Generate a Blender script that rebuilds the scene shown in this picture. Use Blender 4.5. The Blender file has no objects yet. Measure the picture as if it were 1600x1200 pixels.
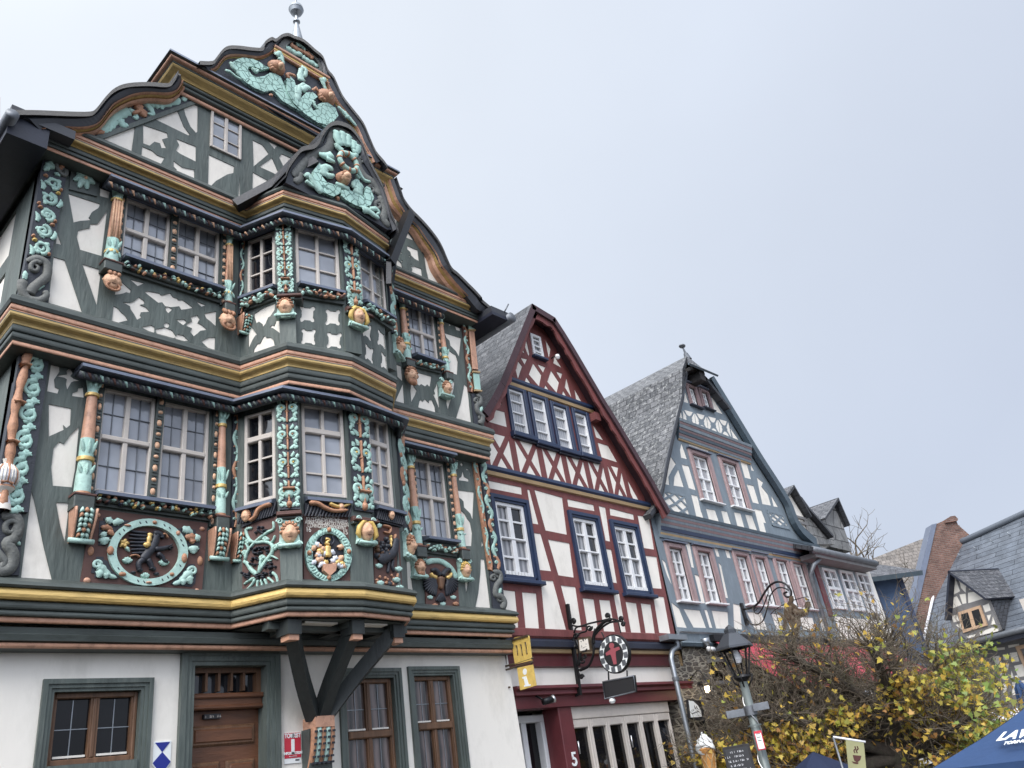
import bpy, bmesh, math, random
from math import sin, cos, pi, radians, sqrt, atan2
from mathutils import Vector, Matrix, noise
from mathutils.geometry import delaunay_2d_cdt
SC = bpy.context.scene
COL = SC.collection
rnd = random.Random(7)
# ---------------- camera ----------------
F, PIT, ROL, AZ = 1245.0, radians(26.83), radians(-9.25), radians(40.0)
CAM = Vector((0, 0, 1.6))
_rt = Vector((sin(AZ), -cos(AZ), 0)); _fh = Vector((cos(AZ), sin(AZ), 0))
FW = _fh*cos(PIT) + Vector((0, 0, 1))*sin(PIT)
_up = _rt.cross(FW)
R2 = _rt*cos(ROL) + _up*sin(ROL); U2 = -_rt*sin(ROL) + _up*cos(ROL)
cam = bpy.data.cameras.new('camera'); camo = bpy.data.objects.new('camera', cam); COL.objects.link(camo)
cam.sensor_width = 36; cam.lens = F/1600*36; cam.clip_end = 3000; cam.clip_start = 0.05
M = Matrix((R2, U2, -FW)).transposed().to_4x4(); M.translation = CAM; camo.matrix_world = M
SC.camera = camo
# ---------------- sky, sun, exposure ----------------
SUN_EL, SUN_AZ = radians(48), radians(205)     # SUN_AZ: direction towards the sun in the XY plane, measured from +X
w = bpy.data.worlds.new('World'); SC.world = w; w.use_nodes = True
nt = w.node_tree; nt.nodes.clear()
N = nt.nodes.new; Lk = nt.links.new
out = N('ShaderNodeOutputWorld'); bg = N('ShaderNodeBackground'); bg.inputs[1].default_value = 0.105
sky = N('ShaderNodeTexSky'); sky.sky_type = 'NISHITA'; sky.sun_disc = False
sky.sun_elevation = SUN_EL; sky.sun_rotation = pi/2 - SUN_AZ; sky.dust_density = 4; sky.air_density = 1.2
tc = N('ShaderNodeTexCoord')
# overcast veil: pale cloud sheet over the clear sky, brighter over one side of the street
sep = N('ShaderNodeSeparateXYZ'); Lk(tc.outputs['Generated'], sep.inputs[0])
dot = N('ShaderNodeVectorMath'); dot.operation = 'DOT_PRODUCT'
dv = Vector((-0.30, 0.55, 0.75)).normalized(); dot.inputs[1].default_value = dv
nrmv = N('ShaderNodeVectorMath'); nrmv.operation = 'NORMALIZE'; Lk(tc.outputs['Generated'], nrmv.inputs[0]); Lk(nrmv.outputs[0], dot.inputs[0])
cr = N('ShaderNodeValToRGB'); e = cr.color_ramp.elements
e[0].position = 0.0; e[0].color = (4.8, 5.3, 6.35, 1); e[1].position = 0.93; e[1].color = (7.3, 7.75, 8.3, 1)
m_ = e.new(0.45); m_.color = (6.3, 6.85, 7.8, 1)
Lk(dot.outputs['Value'], cr.inputs[0])
nz = N('ShaderNodeTexNoise'); nz.inputs['Scale'].default_value = 1.6; nz.inputs['Detail'].default_value = 5; Lk(nrmv.outputs[0], nz.inputs['Vector'])
mr = N('ShaderNodeMapRange'); mr.inputs[3].default_value = 0.88; mr.inputs[4].default_value = 1.10; Lk(nz.outputs[0], mr.inputs[0])
mul = N('ShaderNodeVectorMath'); mul.operation = 'SCALE'; Lk(cr.outputs[0], mul.inputs[0]); Lk(mr.outputs[0], mul.inputs['Scale'])
mx = N('ShaderNodeMixRGB'); mx.inputs[0].default_value = 0.9; Lk(sky.outputs[0], mx.inputs[1]); Lk(mul.outputs[0], mx.inputs[2])
d2 = N('ShaderNodeVectorMath'); d2.operation = 'DOT_PRODUCT'; d2.inputs[1].default_value = (cos(SUN_AZ)*cos(SUN_EL), sin(SUN_AZ)*cos(SUN_EL), sin(SUN_EL)); Lk(nrmv.outputs[0], d2.inputs[0])
mr2 = N('ShaderNodeMapRange'); mr2.interpolation_type = 'SMOOTHSTEP'; mr2.inputs[1].default_value = .25; mr2.inputs[2].default_value = 1; mr2.inputs[3].default_value = 1; mr2.inputs[4].default_value = 3.4; Lk(d2.outputs['Value'], mr2.inputs[0])   # cloud glows round the hidden sun
sc2 = N('ShaderNodeVectorMath'); sc2.operation = 'SCALE'; Lk(mx.outputs[0], sc2.inputs[0]); Lk(mr2.outputs[0], sc2.inputs['Scale'])
Lk(sc2.outputs[0], bg.inputs[0]); Lk(bg.outputs[0], out.inputs[0])
sl = bpy.data.lights.new('sun', 'SUN'); sl.energy = 2.4; sl.angle = radians(35); sl.color = (1, .97, .93)
so = bpy.data.objects.new('sun', sl); COL.objects.link(so)
sd = Vector((cos(SUN_AZ)*cos(SUN_EL), sin(SUN_AZ)*cos(SUN_EL), sin(SUN_EL)))
so.rotation_euler = (-sd).to_track_quat('-Z', 'Y').to_euler()
SC.view_settings.view_transform = 'Standard'; SC.view_settings.look = 'None'; SC.view_settings.exposure = 0.32; SC.view_settings.gamma = 1

# ---------------- helpers: pixels to planes ----------------
def ray(x, y): return R2*((x-800)/F) - U2*((y-600)/F) + FW
def onZ(x, y, z): d = ray(x, y); return CAM + d*((z-CAM.z)/d.z)
class Pl:
    """vertical plane through two plan points; s along it, z up, d towards the street"""
    def __init__(s, p0, p1):
        s.o = Vector((p0[0], p0[1], 0)); s.u = Vector((p1[0]-p0[0], p1[1]-p0[1], 0)); s.len = s.u.length; s.u.normalize()
        s.n = Vector((s.u.y, -s.u.x, 0))
    def px(s, x, y):
        d = ray(x, y); t = (s.o-CAM).dot(s.n)/d.dot(s.n); p = CAM + d*t
        return ((p-s.o).dot(s.u), p.z)
    def w(s, a, z, d=0): return s.o + s.u*a + s.n*d + Vector((0, 0, z))
    def P(s, pts): return [s.px(*p) for p in pts]
def YP(y): return Pl((0, y), (1, y))
def Zm(ox, oy, k=4.0): return lambda pts: [(ox+x/k, oy+y/k) for x, y in pts]
# ---------------- mesh builder ----------------
class MB:
    def __init__(s): s.v = []; s.f = []; s.m = []; s.sm = []; s.mats = []; s.uv = []
    def mi(s, mat):
        if mat not in s.mats: s.mats.append(mat)
        return s.mats.index(mat)
    def add(s, vs, fs, mat, smooth=False, uvs=None):
        b = len(s.v); s.v += [tuple(p) for p in vs]; i = s.mi(mat)
        for k, f in enumerate(fs):
            s.f.append([b+j for j in f]); s.m.append(i); s.sm.append(smooth)
            s.uv.append(uvs[k] if uvs else None)
    def build(s, name, parent=None, **kw):
        me = bpy.data.meshes.new(name); me.from_pydata(s.v, [], s.f)
        for m in s.mats: me.materials.append(MAT[m])
        me.polygons.foreach_set('material_index', s.m); me.polygons.foreach_set('use_smooth', s.sm)
        if any(s.uv):
            ul = me.uv_layers.new(name='UVMap')
            for p, uv in zip(me.polygons, s.uv):
                if uv:
                    for li, c in zip(p.loop_indices, uv): ul.data[li].uv = c
        me.update()
        o = bpy.data.objects.new(name, me); COL.objects.link(o)
        if parent: o.parent = parent; o.matrix_parent_inverse = parent.matrix_world.inverted() if False else Matrix.Translation(-parent.location)
        for k, v in kw.items(): o[k] = v
        return o
def thing(name, loc, label, cat, group=None):
    o = bpy.data.objects.new(name, None); o.empty_display_size = .3; o.location = loc; COL.objects.link(o)
    o['label'] = label; o['category'] = cat
    if group: o['group'] = group
    return o
def tag(o, label, cat, group=None):
    o['label'] = label; o['category'] = cat
    if group: o['group'] = group
    return o
# ---------------- shapes ----------------
def inpoly(x, y, P):
    c = False; j = len(P)-1
    for i in range(len(P)):
        a, b = P[i], P[j]
        if (a[1] > y) != (b[1] > y) and x < (b[0]-a[0])*(y-a[1])/(b[1]-a[1])+a[0]: c = not c
        j = i
    return c
def plate(mb, pl, adds, subs, d0, d1, mat, bev=0, back=False, sidemat=None):
    """solid sheet from d0 to d1 (front) over union(adds) minus union(subs), in (s,z)"""
    vs = []; es = []
    for P in list(adds)+list(subs):
        b = len(vs); n = len(P); vs += [Vector(p) for p in P]; es += [(b+i, b+(i+1) % n) for i in range(n)]
    r = delaunay_2d_cdt(vs, es, [], 0, 1e-5)
    V, T = r[0], r[2]; keep = []
    for t in T:
        cx = sum(V[i][0] for i in t)/len(t); cy = sum(V[i][1] for i in t)/len(t)
        if any(inpoly(cx, cy, P) for P in adds) and not any(inpoly(cx, cy, P) for P in subs): keep.append(list(t))
    used = sorted({i for t in keep for i in t}); ix = {v: k for k, v in enumerate(used)}; n = len(used)
    front = [pl.w(V[i][0], V[i][1], d1) for i in used]; bk = [pl.w(V[i][0], V[i][1], d0) for i in used]
    mb.add(front, [[ix[i] for i in t] for t in keep], mat)
    ed = {}
    for t in keep:
        for a, b in zip(t, t[1:]+t[:1]): ed[(a, b)] = 1
    sides = [(a, b) for (a, b) in ed if (b, a) not in ed]
    if abs(d1-d0) > 1e-6:
        vv = front+bk
        mb.add(vv, [[ix[a], n+ix[a], n+ix[b], ix[b]] for a, b in sides], sidemat or mat)
    if back: mb.add(bk, [[ix[i] for i in t][::-1] for t in keep], mat)
def box(mb, c0, c1, mat):
    x0, y0, z0 = [min(a, b) for a, b in zip(c0, c1)]; x1, y1, z1 = [max(a, b) for a, b in zip(c0, c1)]
    mb.add([(x0,y0,z0),(x1,y0,z0),(x1,y1,z0),(x0,y1,z0),(x0,y0,z1),(x1,y0,z1),(x1,y1,z1),(x0,y1,z1)],
           [(0,3,2,1),(4,5,6,7),(0,1,5,4),(1,2,6,5),(2,3,7,6),(3,0,4,7)], mat)
def pbox(mb, pl, s0, z0, s1, z1, d0, d1, mat, bev=0):
    if bev:
        b = bev
        v = [pl.w(s0,z0,d0),pl.w(s1,z0,d0),pl.w(s1,z1,d0),pl.w(s0,z1,d0),pl.w(s0,z0,d1-b),pl.w(s1,z0,d1-b),pl.w(s1,z1,d1-b),pl.w(s0,z1,d1-b),
             pl.w(s0+b,z0+b,d1),pl.w(s1-b,z0+b,d1),pl.w(s1-b,z1-b,d1),pl.w(s0+b,z1-b,d1)]
        mb.add(v, [(0,1,5,4),(1,2,6,5),(2,3,7,6),(3,0,4,7),(4,5,9,8),(5,6,10,9),(6,7,11,10),(7,4,8,11),(8,9,10,11),(3,2,1,0)], mat); return
    v = [pl.w(s, z, d) for d in (d0, d1) for s, z in ((s0, z0), (s1, z0), (s1, z1), (s0, z1))]
    mb.add(v, [(4,5,6,7),(0,1,5,4),(1,2,6,5),(2,3,7,6),(3,0,4,7),(3,2,1,0)], mat)
def quadbox(mb, pl, q, d0, d1, mat):
    """q: four (s,z) corners, front at d1"""
    v = [pl.w(s, z, d) for d in (d0, d1) for s, z in q]
    mb.add(v, [(4,5,6,7),(0,1,5,4),(1,2,6,5),(2,3,7,6),(3,0,4,7),(3,2,1,0)], mat)
def beam(mb, a, b, wx, wz, mat, up=Vector((0,0,1))):
    a, b = Vector(a), Vector(b); t = (b-a).normalized(); s = t.cross(up)
    if s.length < 1e-4: s = Vector((1,0,0))
    s.normalize(); u = s.cross(t)
    v = [p+s*(i*wx/2)+u*(j*wz/2) for p in (a, b) for i, j in ((-1,-1),(1,-1),(1,1),(-1,1))]
    mb.add(v, [(0,3,2,1),(4,5,6,7),(0,1,5,4),(1,2,6,5),(2,3,7,6),(3,0,4,7)], mat)
def tube(mb, pts, r, mat, n=8, closed=False, cap=True):
    pts = [Vector(p) for p in pts]; k = len(pts); rr = r if isinstance(r, (list, tuple)) else [r]*k
    vs = []; prev = None
    for i, p in enumerate(pts):
        a = pts[(i-1) % k] if (closed or i) else p; b = pts[(i+1) % k] if (closed or i < k-1) else p
        t = (b-a).normalized(); 
        if prev is None: s = t.orthogonal().normalized()
        else: s = (prev - t*prev.dot(t)); s = s.normalized() if s.length > 1e-6 else t.orthogonal().normalized()
        prev = s; u = t.cross(s)
        for j in range(n): an = 2*pi*j/n; vs.append(p+(s*cos(an)+u*sin(an))*rr[i])
    fs = []
    for i in range(k if closed else k-1):
        i2 = (i+1) % k
        for j in range(n): j2 = (j+1) % n; fs.append((i*n+j, i*n+j2, i2*n+j2, i2*n+j))
    if cap and not closed: fs += [tuple(range(n))[::-1], tuple((k-1)*n+j for j in range(n))]
    mb.add(vs, fs, mat, True)
def lathe(mb, c, prof, mat, n=16, ax=None, arc=(0, 2*pi), smooth=True):
    """prof: (r, h[, mat]) rings about the vertical (or ax) through c"""
    c = Vector(c); ax = Vector(ax or (0,0,1)).normalized(); s = ax.orthogonal().normalized() if abs(ax.z) < .9 else Vector((1,0,0)); u = ax.cross(s)
    full = abs(arc[1]-arc[0]-2*pi) < 1e-6; m = n if full else n+1
    rings = [[c+ax*p[1]+(s*cos(arc[0]+(arc[1]-arc[0])*j/n)+u*sin(arc[0]+(arc[1]-arc[0])*j/n))*p[0] for j in range(m)] for p in prof]
    for i in range(len(prof)-1):
        mt = prof[i][2] if len(prof[i]) > 2 else mat
        mb.add(rings[i]+rings[i+1], [(j, (j+1) % m, m+(j+1) % m, m+j) for j in range(n)], mt, smooth)
def stroke(mb, pl, pts, wd, h, d0, mat, dome=True):
    """carved ridge along (s,z) points; wd half width number or list"""
    k = len(pts)
    if k < 2: return
    W_ = wd if isinstance(wd, (list, tuple)) else [wd]*k
    prof = ((-1, 0), (-.86, .82), (0, 1), (.86, .82), (1, 0)) if dome else ((-1, 0), (-1, .9), (0, 1), (1, .9), (1, 0))
    vs = []
    for i, p in enumerate(pts):
        a = pts[max(0, i-1)]; b = pts[min(k-1, i+1)]; tx, tz = b[0]-a[0], b[1]-a[1]; l = sqrt(tx*tx+tz*tz) or 1; nx, nz_ = -tz/l, tx/l
        hh = h*(min(1, W_[i]/max(1e-6, max(W_)))*.5+.5) if dome else h
        for q, e_ in prof: vs.append(pl.w(p[0]+nx*q*W_[i], p[1]+nz_*q*W_[i], d0+e_*hh))
    fs = [(i*5+j, (i+1)*5+j, (i+1)*5+j+1, i*5+j+1) for i in range(k-1) for j in range(4)]
    mb.add(vs, fs, mat, dome)
def blob(mb, pl, s, z, rs, rz, h, d0, mat, n=10, k=3):
    vs = []
    for i in range(k):
        a = pi/2*i/k
        for j in range(n): t = 2*pi*j/n; vs.append(pl.w(s+rs*cos(a)*cos(t), z+rz*cos(a)*sin(t), d0+h*sin(a)))
    vs.append(pl.w(s, z, d0+h)); fs = [(i*n+j, i*n+(j+1) % n, (i+1)*n+(j+1) % n, (i+1)*n+j) for i in range(k-1) for j in range(n)]
    fs += [((k-1)*n+j, (k-1)*n+(j+1) % n, k*n) for j in range(n)]
    mb.add(vs, fs, mat, True)
def spiral(cx, cz, r0, r1, a0, turns, n=14):
    return [(cx+(r0+(r1-r0)*t)*cos(a0+2*pi*turns*t), cz+(r0+(r1-r0)*t)*sin(a0+2*pi*turns*t)) for t in [i/n for i in range(n+1)]]
def smoothline(P, n=4):
    """Catmull-Rom through 2-D or 3-D points"""
    Q = [Vector(p) for p in P]; o = []
    for i in range(len(Q)-1):
        a, b, c, d = Q[max(0, i-1)], Q[i], Q[i+1], Q[min(len(Q)-1, i+2)]
        for j in range(n):
            t = j/n; o.append(tuple(.5*((2*b)+(c-a)*t+(2*a-5*b+4*c-d)*t*t+(3*b-a-3*c+d)*t**3)))
    o.append(tuple(Q[-1])); return o
def curve(mb, pl, pts, w0, w1, h, d0, mat, n=4, lob=0, dome=True):
    """smooth tapering ridge; lob>0 scallops its edge into leaf lobes"""
    q = smoothline(pts, n); k = len(q)
    W_ = [(w0+(w1-w0)*i/(k-1))*(1 if i not in (0, k-1) else .3)*(1+lob*sin(i*2.1)) for i in range(k)]
    stroke(mb, pl, q, W_, h, d0, mat, dome)
def moulding(mb, path, prof, closed_ends=True):
    """prof: list of (out, z, mat) top to bottom; path: plan points left to right (street on the right-hand side)"""
    P = [Vector((x, y, 0)) for x, y in path]; k = len(P); D = []
    for i in range(k):
        ns = []
        if i: u = (P[i]-P[i-1]).normalized(); ns.append(Vector((u.y, -u.x, 0)))
        if i < k-1: u = (P[i+1]-P[i]).normalized(); ns.append(Vector((u.y, -u.x, 0)))
        m = sum(ns, Vector()).normalized(); D.append(m/max(.3, m.dot(ns[0])))
    for a in range(len(prof)-1):
        o0, z0, mt = prof[a]; o1, z1, _ = prof[a+1]
        vs = [P[i]+D[i]*o+Vector((0, 0, z)) for o, z in ((o0, z0), (o1, z1)) for i in range(k)]
        mb.add(vs, [(k+i, k+i+1, i+1, i) for i in range(k-1)], mt)
    for e in (0, k-1):
        vs = [P[e]+D[e]*p[0]+Vector((0, 0, p[1])) for p in prof]+[P[e]+Vector((0,0,prof[-1][1])), P[e]+Vector((0,0,prof[0][1]))]
        mb.add(vs, [tuple(range(len(vs))) if e else tuple(range(len(vs)))[::-1]], prof[len(prof)//2][2])
def rollprof(prof):
    """expand ('r', out, z0, z1, bulge, mat) rolls into points"""
    o = []
    for p in prof:
        if p[0] == 'r':
            _, ou, z0, z1, b, mt = p
            for i in range(6): a = pi*i/6; o.append((ou+b*sin(a), z0+(z1-z0)*(1-cos(a))/2, mt))
            o.append((ou, z1, mt))
        elif p[0] == 'c':                       # cyma: from out0 to out1
            _, o0, o1, z0, z1, mt = p
            for i in range(7): t = i/6; o.append((o0+(o1-o0)*(.5-.5*cos(pi*t))+.012*sin(2*pi*t), z0+(z1-z0)*t, mt))
        else: o.append(p)
    return o
def text(pl, s, z, d, body, size, mat, parent, name='lettering', align='CENTER', ext=.002, shear=0, sx=1, rot=0, bold=0):
    c = bpy.data.curves.new(name, 'FONT'); c.body = body; c.size = size; c.align_x = align; c.align_y = 'CENTER'; c.extrude = ext; c.shear = shear; c.offset = bold
    t = bpy.data.objects.new(name, c); COL.objects.link(t); dg = bpy.context.evaluated_depsgraph_get()
    me = bpy.data.meshes.new_from_object(t.evaluated_get(dg)); bpy.data.objects.remove(t); bpy.data.curves.remove(c)
    me.materials.clear(); me.materials.append(MAT[mat]); me.name = name
    up = Vector((0,0,1)); u = pl.u*cos(rot)+up*sin(rot); v = -pl.u*sin(rot)+up*cos(rot)
    Mx = Matrix((u*sx, v, pl.n)).transposed().to_4x4(); Mx.translation = pl.w(s, z, d); me.transform(Mx)
    o = bpy.data.objects.new(name, me); COL.objects.link(o); o.parent = parent; o.matrix_parent_inverse = Matrix.Translation(-(parent.location if parent.type == 'EMPTY' else Vector()))
    return o
def scrib(mb, pl, s, z, w_, h, d, mat, seed=1, rot=0):
    """a line of small marks, for writing too small to read"""
    r = random.Random(seed); x = s-w_/2
    while x < s+w_/2:
        k = r.uniform(.3, .9)*h; zz = z+(x-s)*rot
        if r.random() < .85:
            if r.random() < .5: pbox(mb, pl, x, zz-h/2, x+k*.3, zz+h/2*r.uniform(.3, 1), d, d+.002, mat)
            else: pbox(mb, pl, x, zz-h/2, x+k, zz-h/2+h*.3, d, d+.002, mat); pbox(mb, pl, x, zz+h*.1, x+k*.8, zz+h*.35, d, d+.002, mat)
        x += k+h*.22+(h*.6 if r.random() < .15 else 0)
# ---------------- materials ----------------
MAT = {}
def srgb(c): return tuple((x/255/12.92 if x <= 10 else ((x/255+.055)/1.055)**2.4) for x in c)
def mat(name, col, rough=.7, metal=0, var=.12, scale=3, bump=.15, bscale=40, spec=.5, stretch=None, dirt=None, dscale=6, damt=.5, wave=None):
    m = bpy.data.materials.new(name); m.use_nodes = True; t = m.node_tree; b = t.nodes['Principled BSDF']; n = t.nodes.new; L = t.links.new
    b.inputs['Roughness'].default_value = rough; b.inputs['Metallic'].default_value = metal; b.inputs['Specular IOR Level'].default_value = spec
    tc = n('ShaderNodeTexCoord'); mp = n('ShaderNodeMapping'); L(tc.outputs['Object'], mp.inputs[0])
    if stretch: mp.inputs['Scale'].default_value = stretch
    nz = n('ShaderNodeTexNoise'); nz.inputs['Scale'].default_value = scale; nz.inputs['Detail'].default_value = 6; nz.inputs['Roughness'].default_value = .65; L(mp.outputs[0], nz.inputs[0])
    rp = n('ShaderNodeValToRGB'); c0 = tuple(x*(1-var) for x in col); c1 = tuple(min(1, x*(1+var)) for x in col)
    rp.color_ramp.elements[0].position = .3; rp.color_ramp.elements[0].color = (*c0, 1); rp.color_ramp.elements[1].position = .7; rp.color_ramp.elements[1].color = (*c1, 1)
    L(nz.outputs[0], rp.inputs[0]); last = rp.outputs[0]
    if dirt:
        n2 = n('ShaderNodeTexNoise'); n2.inputs['Scale'].default_value = dscale; n2.inputs['Detail'].default_value = 8; n2.inputs['Roughness'].default_value = .7; L(mp.outputs[0], n2.inputs[0])
        r2 = n('ShaderNodeValToRGB'); r2.color_ramp.elements[0].position = .5; r2.color_ramp.elements[1].position = .72; r2.color_ramp.elements[1].color = (damt, damt, damt, 1); L(n2.outputs[0], r2.inputs[0])
        mx = n('ShaderNodeMixRGB'); L(r2.outputs[0], mx.inputs[0]); L(last, mx.inputs[1]); mx.inputs[2].default_value = (*dirt, 1); last = mx.outputs[0]
    L(last, b.inputs['Base Color'])
    if bump:
        n3 = n('ShaderNodeTexNoise'); n3.inputs['Scale'].default_value = bscale; n3.inputs['Detail'].default_value = 5; L(mp.outputs[0], n3.inputs[0])
        bp = n('ShaderNodeBump'); bp.inputs['Strength'].default_value = bump; bp.inputs['Distance'].default_value = .02; L(n3.outputs[0], bp.inputs['Height']); L(bp.outputs[0], b.inputs['Normal'])
    MAT[name] = m; return m
mat('white plaster', (.78,.735,.66), .9, var=.04, scale=1.2, bump=.25, bscale=14, dirt=(.52,.48,.42), dscale=2.6, damt=.6, stretch=(1,1,.5))
mat('smooth plaster', (.78,.74,.67), .9, var=.04, scale=.8, bump=.22, bscale=7, dirt=(.50,.47,.41), dscale=1.6, damt=.55, stretch=(1,1,.45))
mat('cream plaster', (.72,.68,.61), .9, var=.05, scale=1.5, bump=.15, bscale=20, dirt=(.55,.51,.45), dscale=3, damt=.4)
mat('green timber', (.084,.102,.092), .6, var=.3, scale=6, bump=.6, bscale=26, stretch=(1,1,.18), dirt=(.17,.185,.165), dscale=9, damt=.5)
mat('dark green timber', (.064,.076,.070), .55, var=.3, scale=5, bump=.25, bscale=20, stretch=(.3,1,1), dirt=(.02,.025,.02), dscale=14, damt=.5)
mat('shaded green timber', (.026,.031,.030), .6, var=.3, scale=6, bump=.4, bscale=22, stretch=(1,1,.25))  # green timber darkened, so its colour carries the shadow below the oriel
mat('dark field', (.030,.034,.044), .6, var=.25, scale=8, bump=.3, bscale=60)
mat('mint', (.36,.54,.47), .65, var=.14, scale=9, bump=.2, bscale=60, dirt=(.08,.13,.11), dscale=34, damt=.7)
mat('pale mint', (.42,.60,.53), .65, var=.14, scale=9, bump=.2, bscale=60, dirt=(.12,.2,.17), dscale=22, damt=.5)
mat('copper paint', (.53,.29,.19), .5, var=.16, scale=5, bump=.2, bscale=50, dirt=(.13,.06,.04), dscale=12, damt=.6)
mat('orange carving', (.42,.21,.12), .6, var=.2, scale=18, bump=.2, bscale=60, dirt=(.12,.05,.035), dscale=26, damt=.7)
mat('flesh carving', (.66,.40,.25), .6, var=.15, scale=18, bump=.1, bscale=60, dirt=(.2,.08,.05), dscale=22, damt=.6)
mat('gold', (.70,.48,.17), .36, metal=.3, var=.18, scale=7, bump=.25, bscale=22, dirt=(.13,.09,.035), dscale=7, damt=.75, stretch=(.45,1,2.2))
mat('aged gold', (.46,.32,.12), .45, metal=.2, var=.2, scale=7, bump=.25, bscale=22, dirt=(.12,.085,.045), dscale=8, damt=.6, stretch=(.45,1,2.2))
mat('yellow paint', (.66,.45,.13), .55, var=.15, scale=20, bump=.1)
mat('brown panel', (.098,.047,.038), .7, var=.2, scale=4, bump=.2, bscale=25, stretch=(.35,1,1))
mat('black carving', (.022,.024,.032), .5, var=.3, scale=20, bump=.2, bscale=70)
mat('white carving', (.62,.64,.68), .6, var=.1)
mat('grey scroll', (.12,.124,.115), .65, var=.25, scale=14, bump=.3, bscale=60, dirt=(.22,.22,.19), dscale=30, damt=.5)
mat('lead sheet', (.135,.155,.205), .42, metal=.3, var=.12, scale=4, bump=.1, bscale=12, spec=.6)
mat('window paint', (.52,.47,.42), .5, var=.06, scale=10, bump=.05)
mat('white paint', (.68,.68,.68), .45, var=.04, scale=10, bump=.05)
mat('brown wood', (.13,.066,.034), .5, var=.35, scale=6, bump=.3, bscale=30, stretch=(3,1,.3))
mat('door wood', (.115,.046,.021), .45, var=.35, scale=5, bump=.2, bscale=30, stretch=(.4,1,2.5))
mat('red timber', (.155,.043,.04), .65, var=.25, scale=5, bump=.35, bscale=20, stretch=(1,1,.3), dirt=(.24,.10,.09), dscale=12, damt=.35)
mat('dark red paint', (.11,.022,.026), .5, var=.15, scale=5, bump=.1)
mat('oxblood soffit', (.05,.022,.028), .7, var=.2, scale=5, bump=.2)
mat('navy paint', (.017,.031,.072), .45, var=.15, scale=6, bump=.1)
mat('new wood', (.50,.33,.21), .6, var=.12, scale=6, bump=.2)
mat('blue wall', (.035,.065,.125), .7, var=.2, scale=3, bump=.15)
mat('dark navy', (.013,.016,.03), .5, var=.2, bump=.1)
mat('ochre paint', (.42,.29,.15), .5, var=.15, bump=.1)
mat('blue grey timber', (.165,.20,.228), .65, var=.15, scale=5, bump=.25, bscale=20, stretch=(1,1,.3), dirt=(.24,.29,.31), dscale=10, damt=.3)
mat('deep blue grey', (.06,.085,.105), .6, var=.2, scale=5, bump=.2)
mat('pink stone', (.33,.235,.23), .75, var=.12, scale=8, bump=.2)
mat('pink brown', (.22,.15,.15), .7, var=.12, scale=8, bump=.2)
mat('grey timber', (.16,.155,.155), .7, var=.15, scale=5, bump=.25)
mat('dark metal', (.02,.021,.024), .4, metal=.6, var=.2, bump=.1)
mat('lantern grey', (.045,.05,.058), .35, metal=.3, var=.15, bump=.05)
mat('iron', (.012,.012,.013), .45, metal=.4, var=.2, bump=.1)
mat('zinc', (.27,.29,.31), .4, metal=.7, var=.15, scale=6, bump=.08)
mat('dull zinc', (.15,.16,.175), .5, metal=.5, var=.2, scale=6, bump=.1)
mat('pole paint', (.12,.14,.135), .45, metal=.2, var=.1, bump=.05)
mat('sign gold', (.62,.43,.11), .5, var=.12, scale=12, bump=.05, dirt=(.25,.16,.05), dscale=10, damt=.5)
mat('bronze', (.075,.05,.028), .6, metal=.2, var=.4, scale=10, bump=.3, bscale=40)
mat('sign white', (.75,.77,.76), .5, var=.03, bump=0)
mat('sign black', (.02,.02,.022), .45, var=.1, bump=0)
mat('sign brown', (.085,.05,.028), .5, var=.1, bump=0)
mat('sign red', (.50,.028,.05), .5, var=.05, bump=0)
mat('figure red', (.30,.075,.09), .5, var=.05, bump=0)
mat('sign blue', (.012,.022,.22), .5, var=.05, bump=0)
mat('awning red', (.34,.04,.06), .8, var=.10, scale=3, bump=.15, bscale=30)
mat('parasol blue', (.016,.045,.12), .8, var=.15, scale=2, bump=.15, bscale=20)
mat('dark parasol', (.006,.014,.045), .8, var=.15, scale=2, bump=.15)
mat('banner', (.25,.245,.13), .8, var=.1, scale=3, bump=.1)
mat('banner white', (.5,.49,.47), .8, var=.2, scale=5, bump=.1)
mat('cup brown', (.06,.018,.015), .8, var=.1, bump=0)
mat('wafer', (.50,.24,.07), .7, var=.2, scale=30, bump=.2)
mat('stall green', (.03,.17,.10), .7, var=.15, scale=3, bump=.1)
mat('dark stuff', (.02,.018,.018), .8, var=.4, scale=4, bump=.2)
mat('bark', (.055,.045,.036), .9, var=.35, scale=12, bump=.6, bscale=30, dirt=(.09,.10,.06), dscale=8, damt=.5)
mat('twig', (.115,.09,.066), .9, var=.35, scale=9, bump=.2, dirt=(.13,.135,.075), dscale=3, damt=.7)
mat('bright metal', (.6,.6,.6), .3, metal=.8, var=.05, bump=0)
mat('blind', (.62,.62,.64), .7, var=.06, scale=30, bump=.05)
def nodes(name, rough=.6, spec=.5, metal=0):
    m = bpy.data.materials.new(name); m.use_nodes = True; t = m.node_tree; b = t.nodes['Principled BSDF']
    b.inputs['Roughness'].default_value = rough; b.inputs['Specular IOR Level'].default_value = spec; b.inputs['Metallic'].default_value = metal
    MAT[name] = m; return t, t.nodes.new, t.links.new, b
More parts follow.
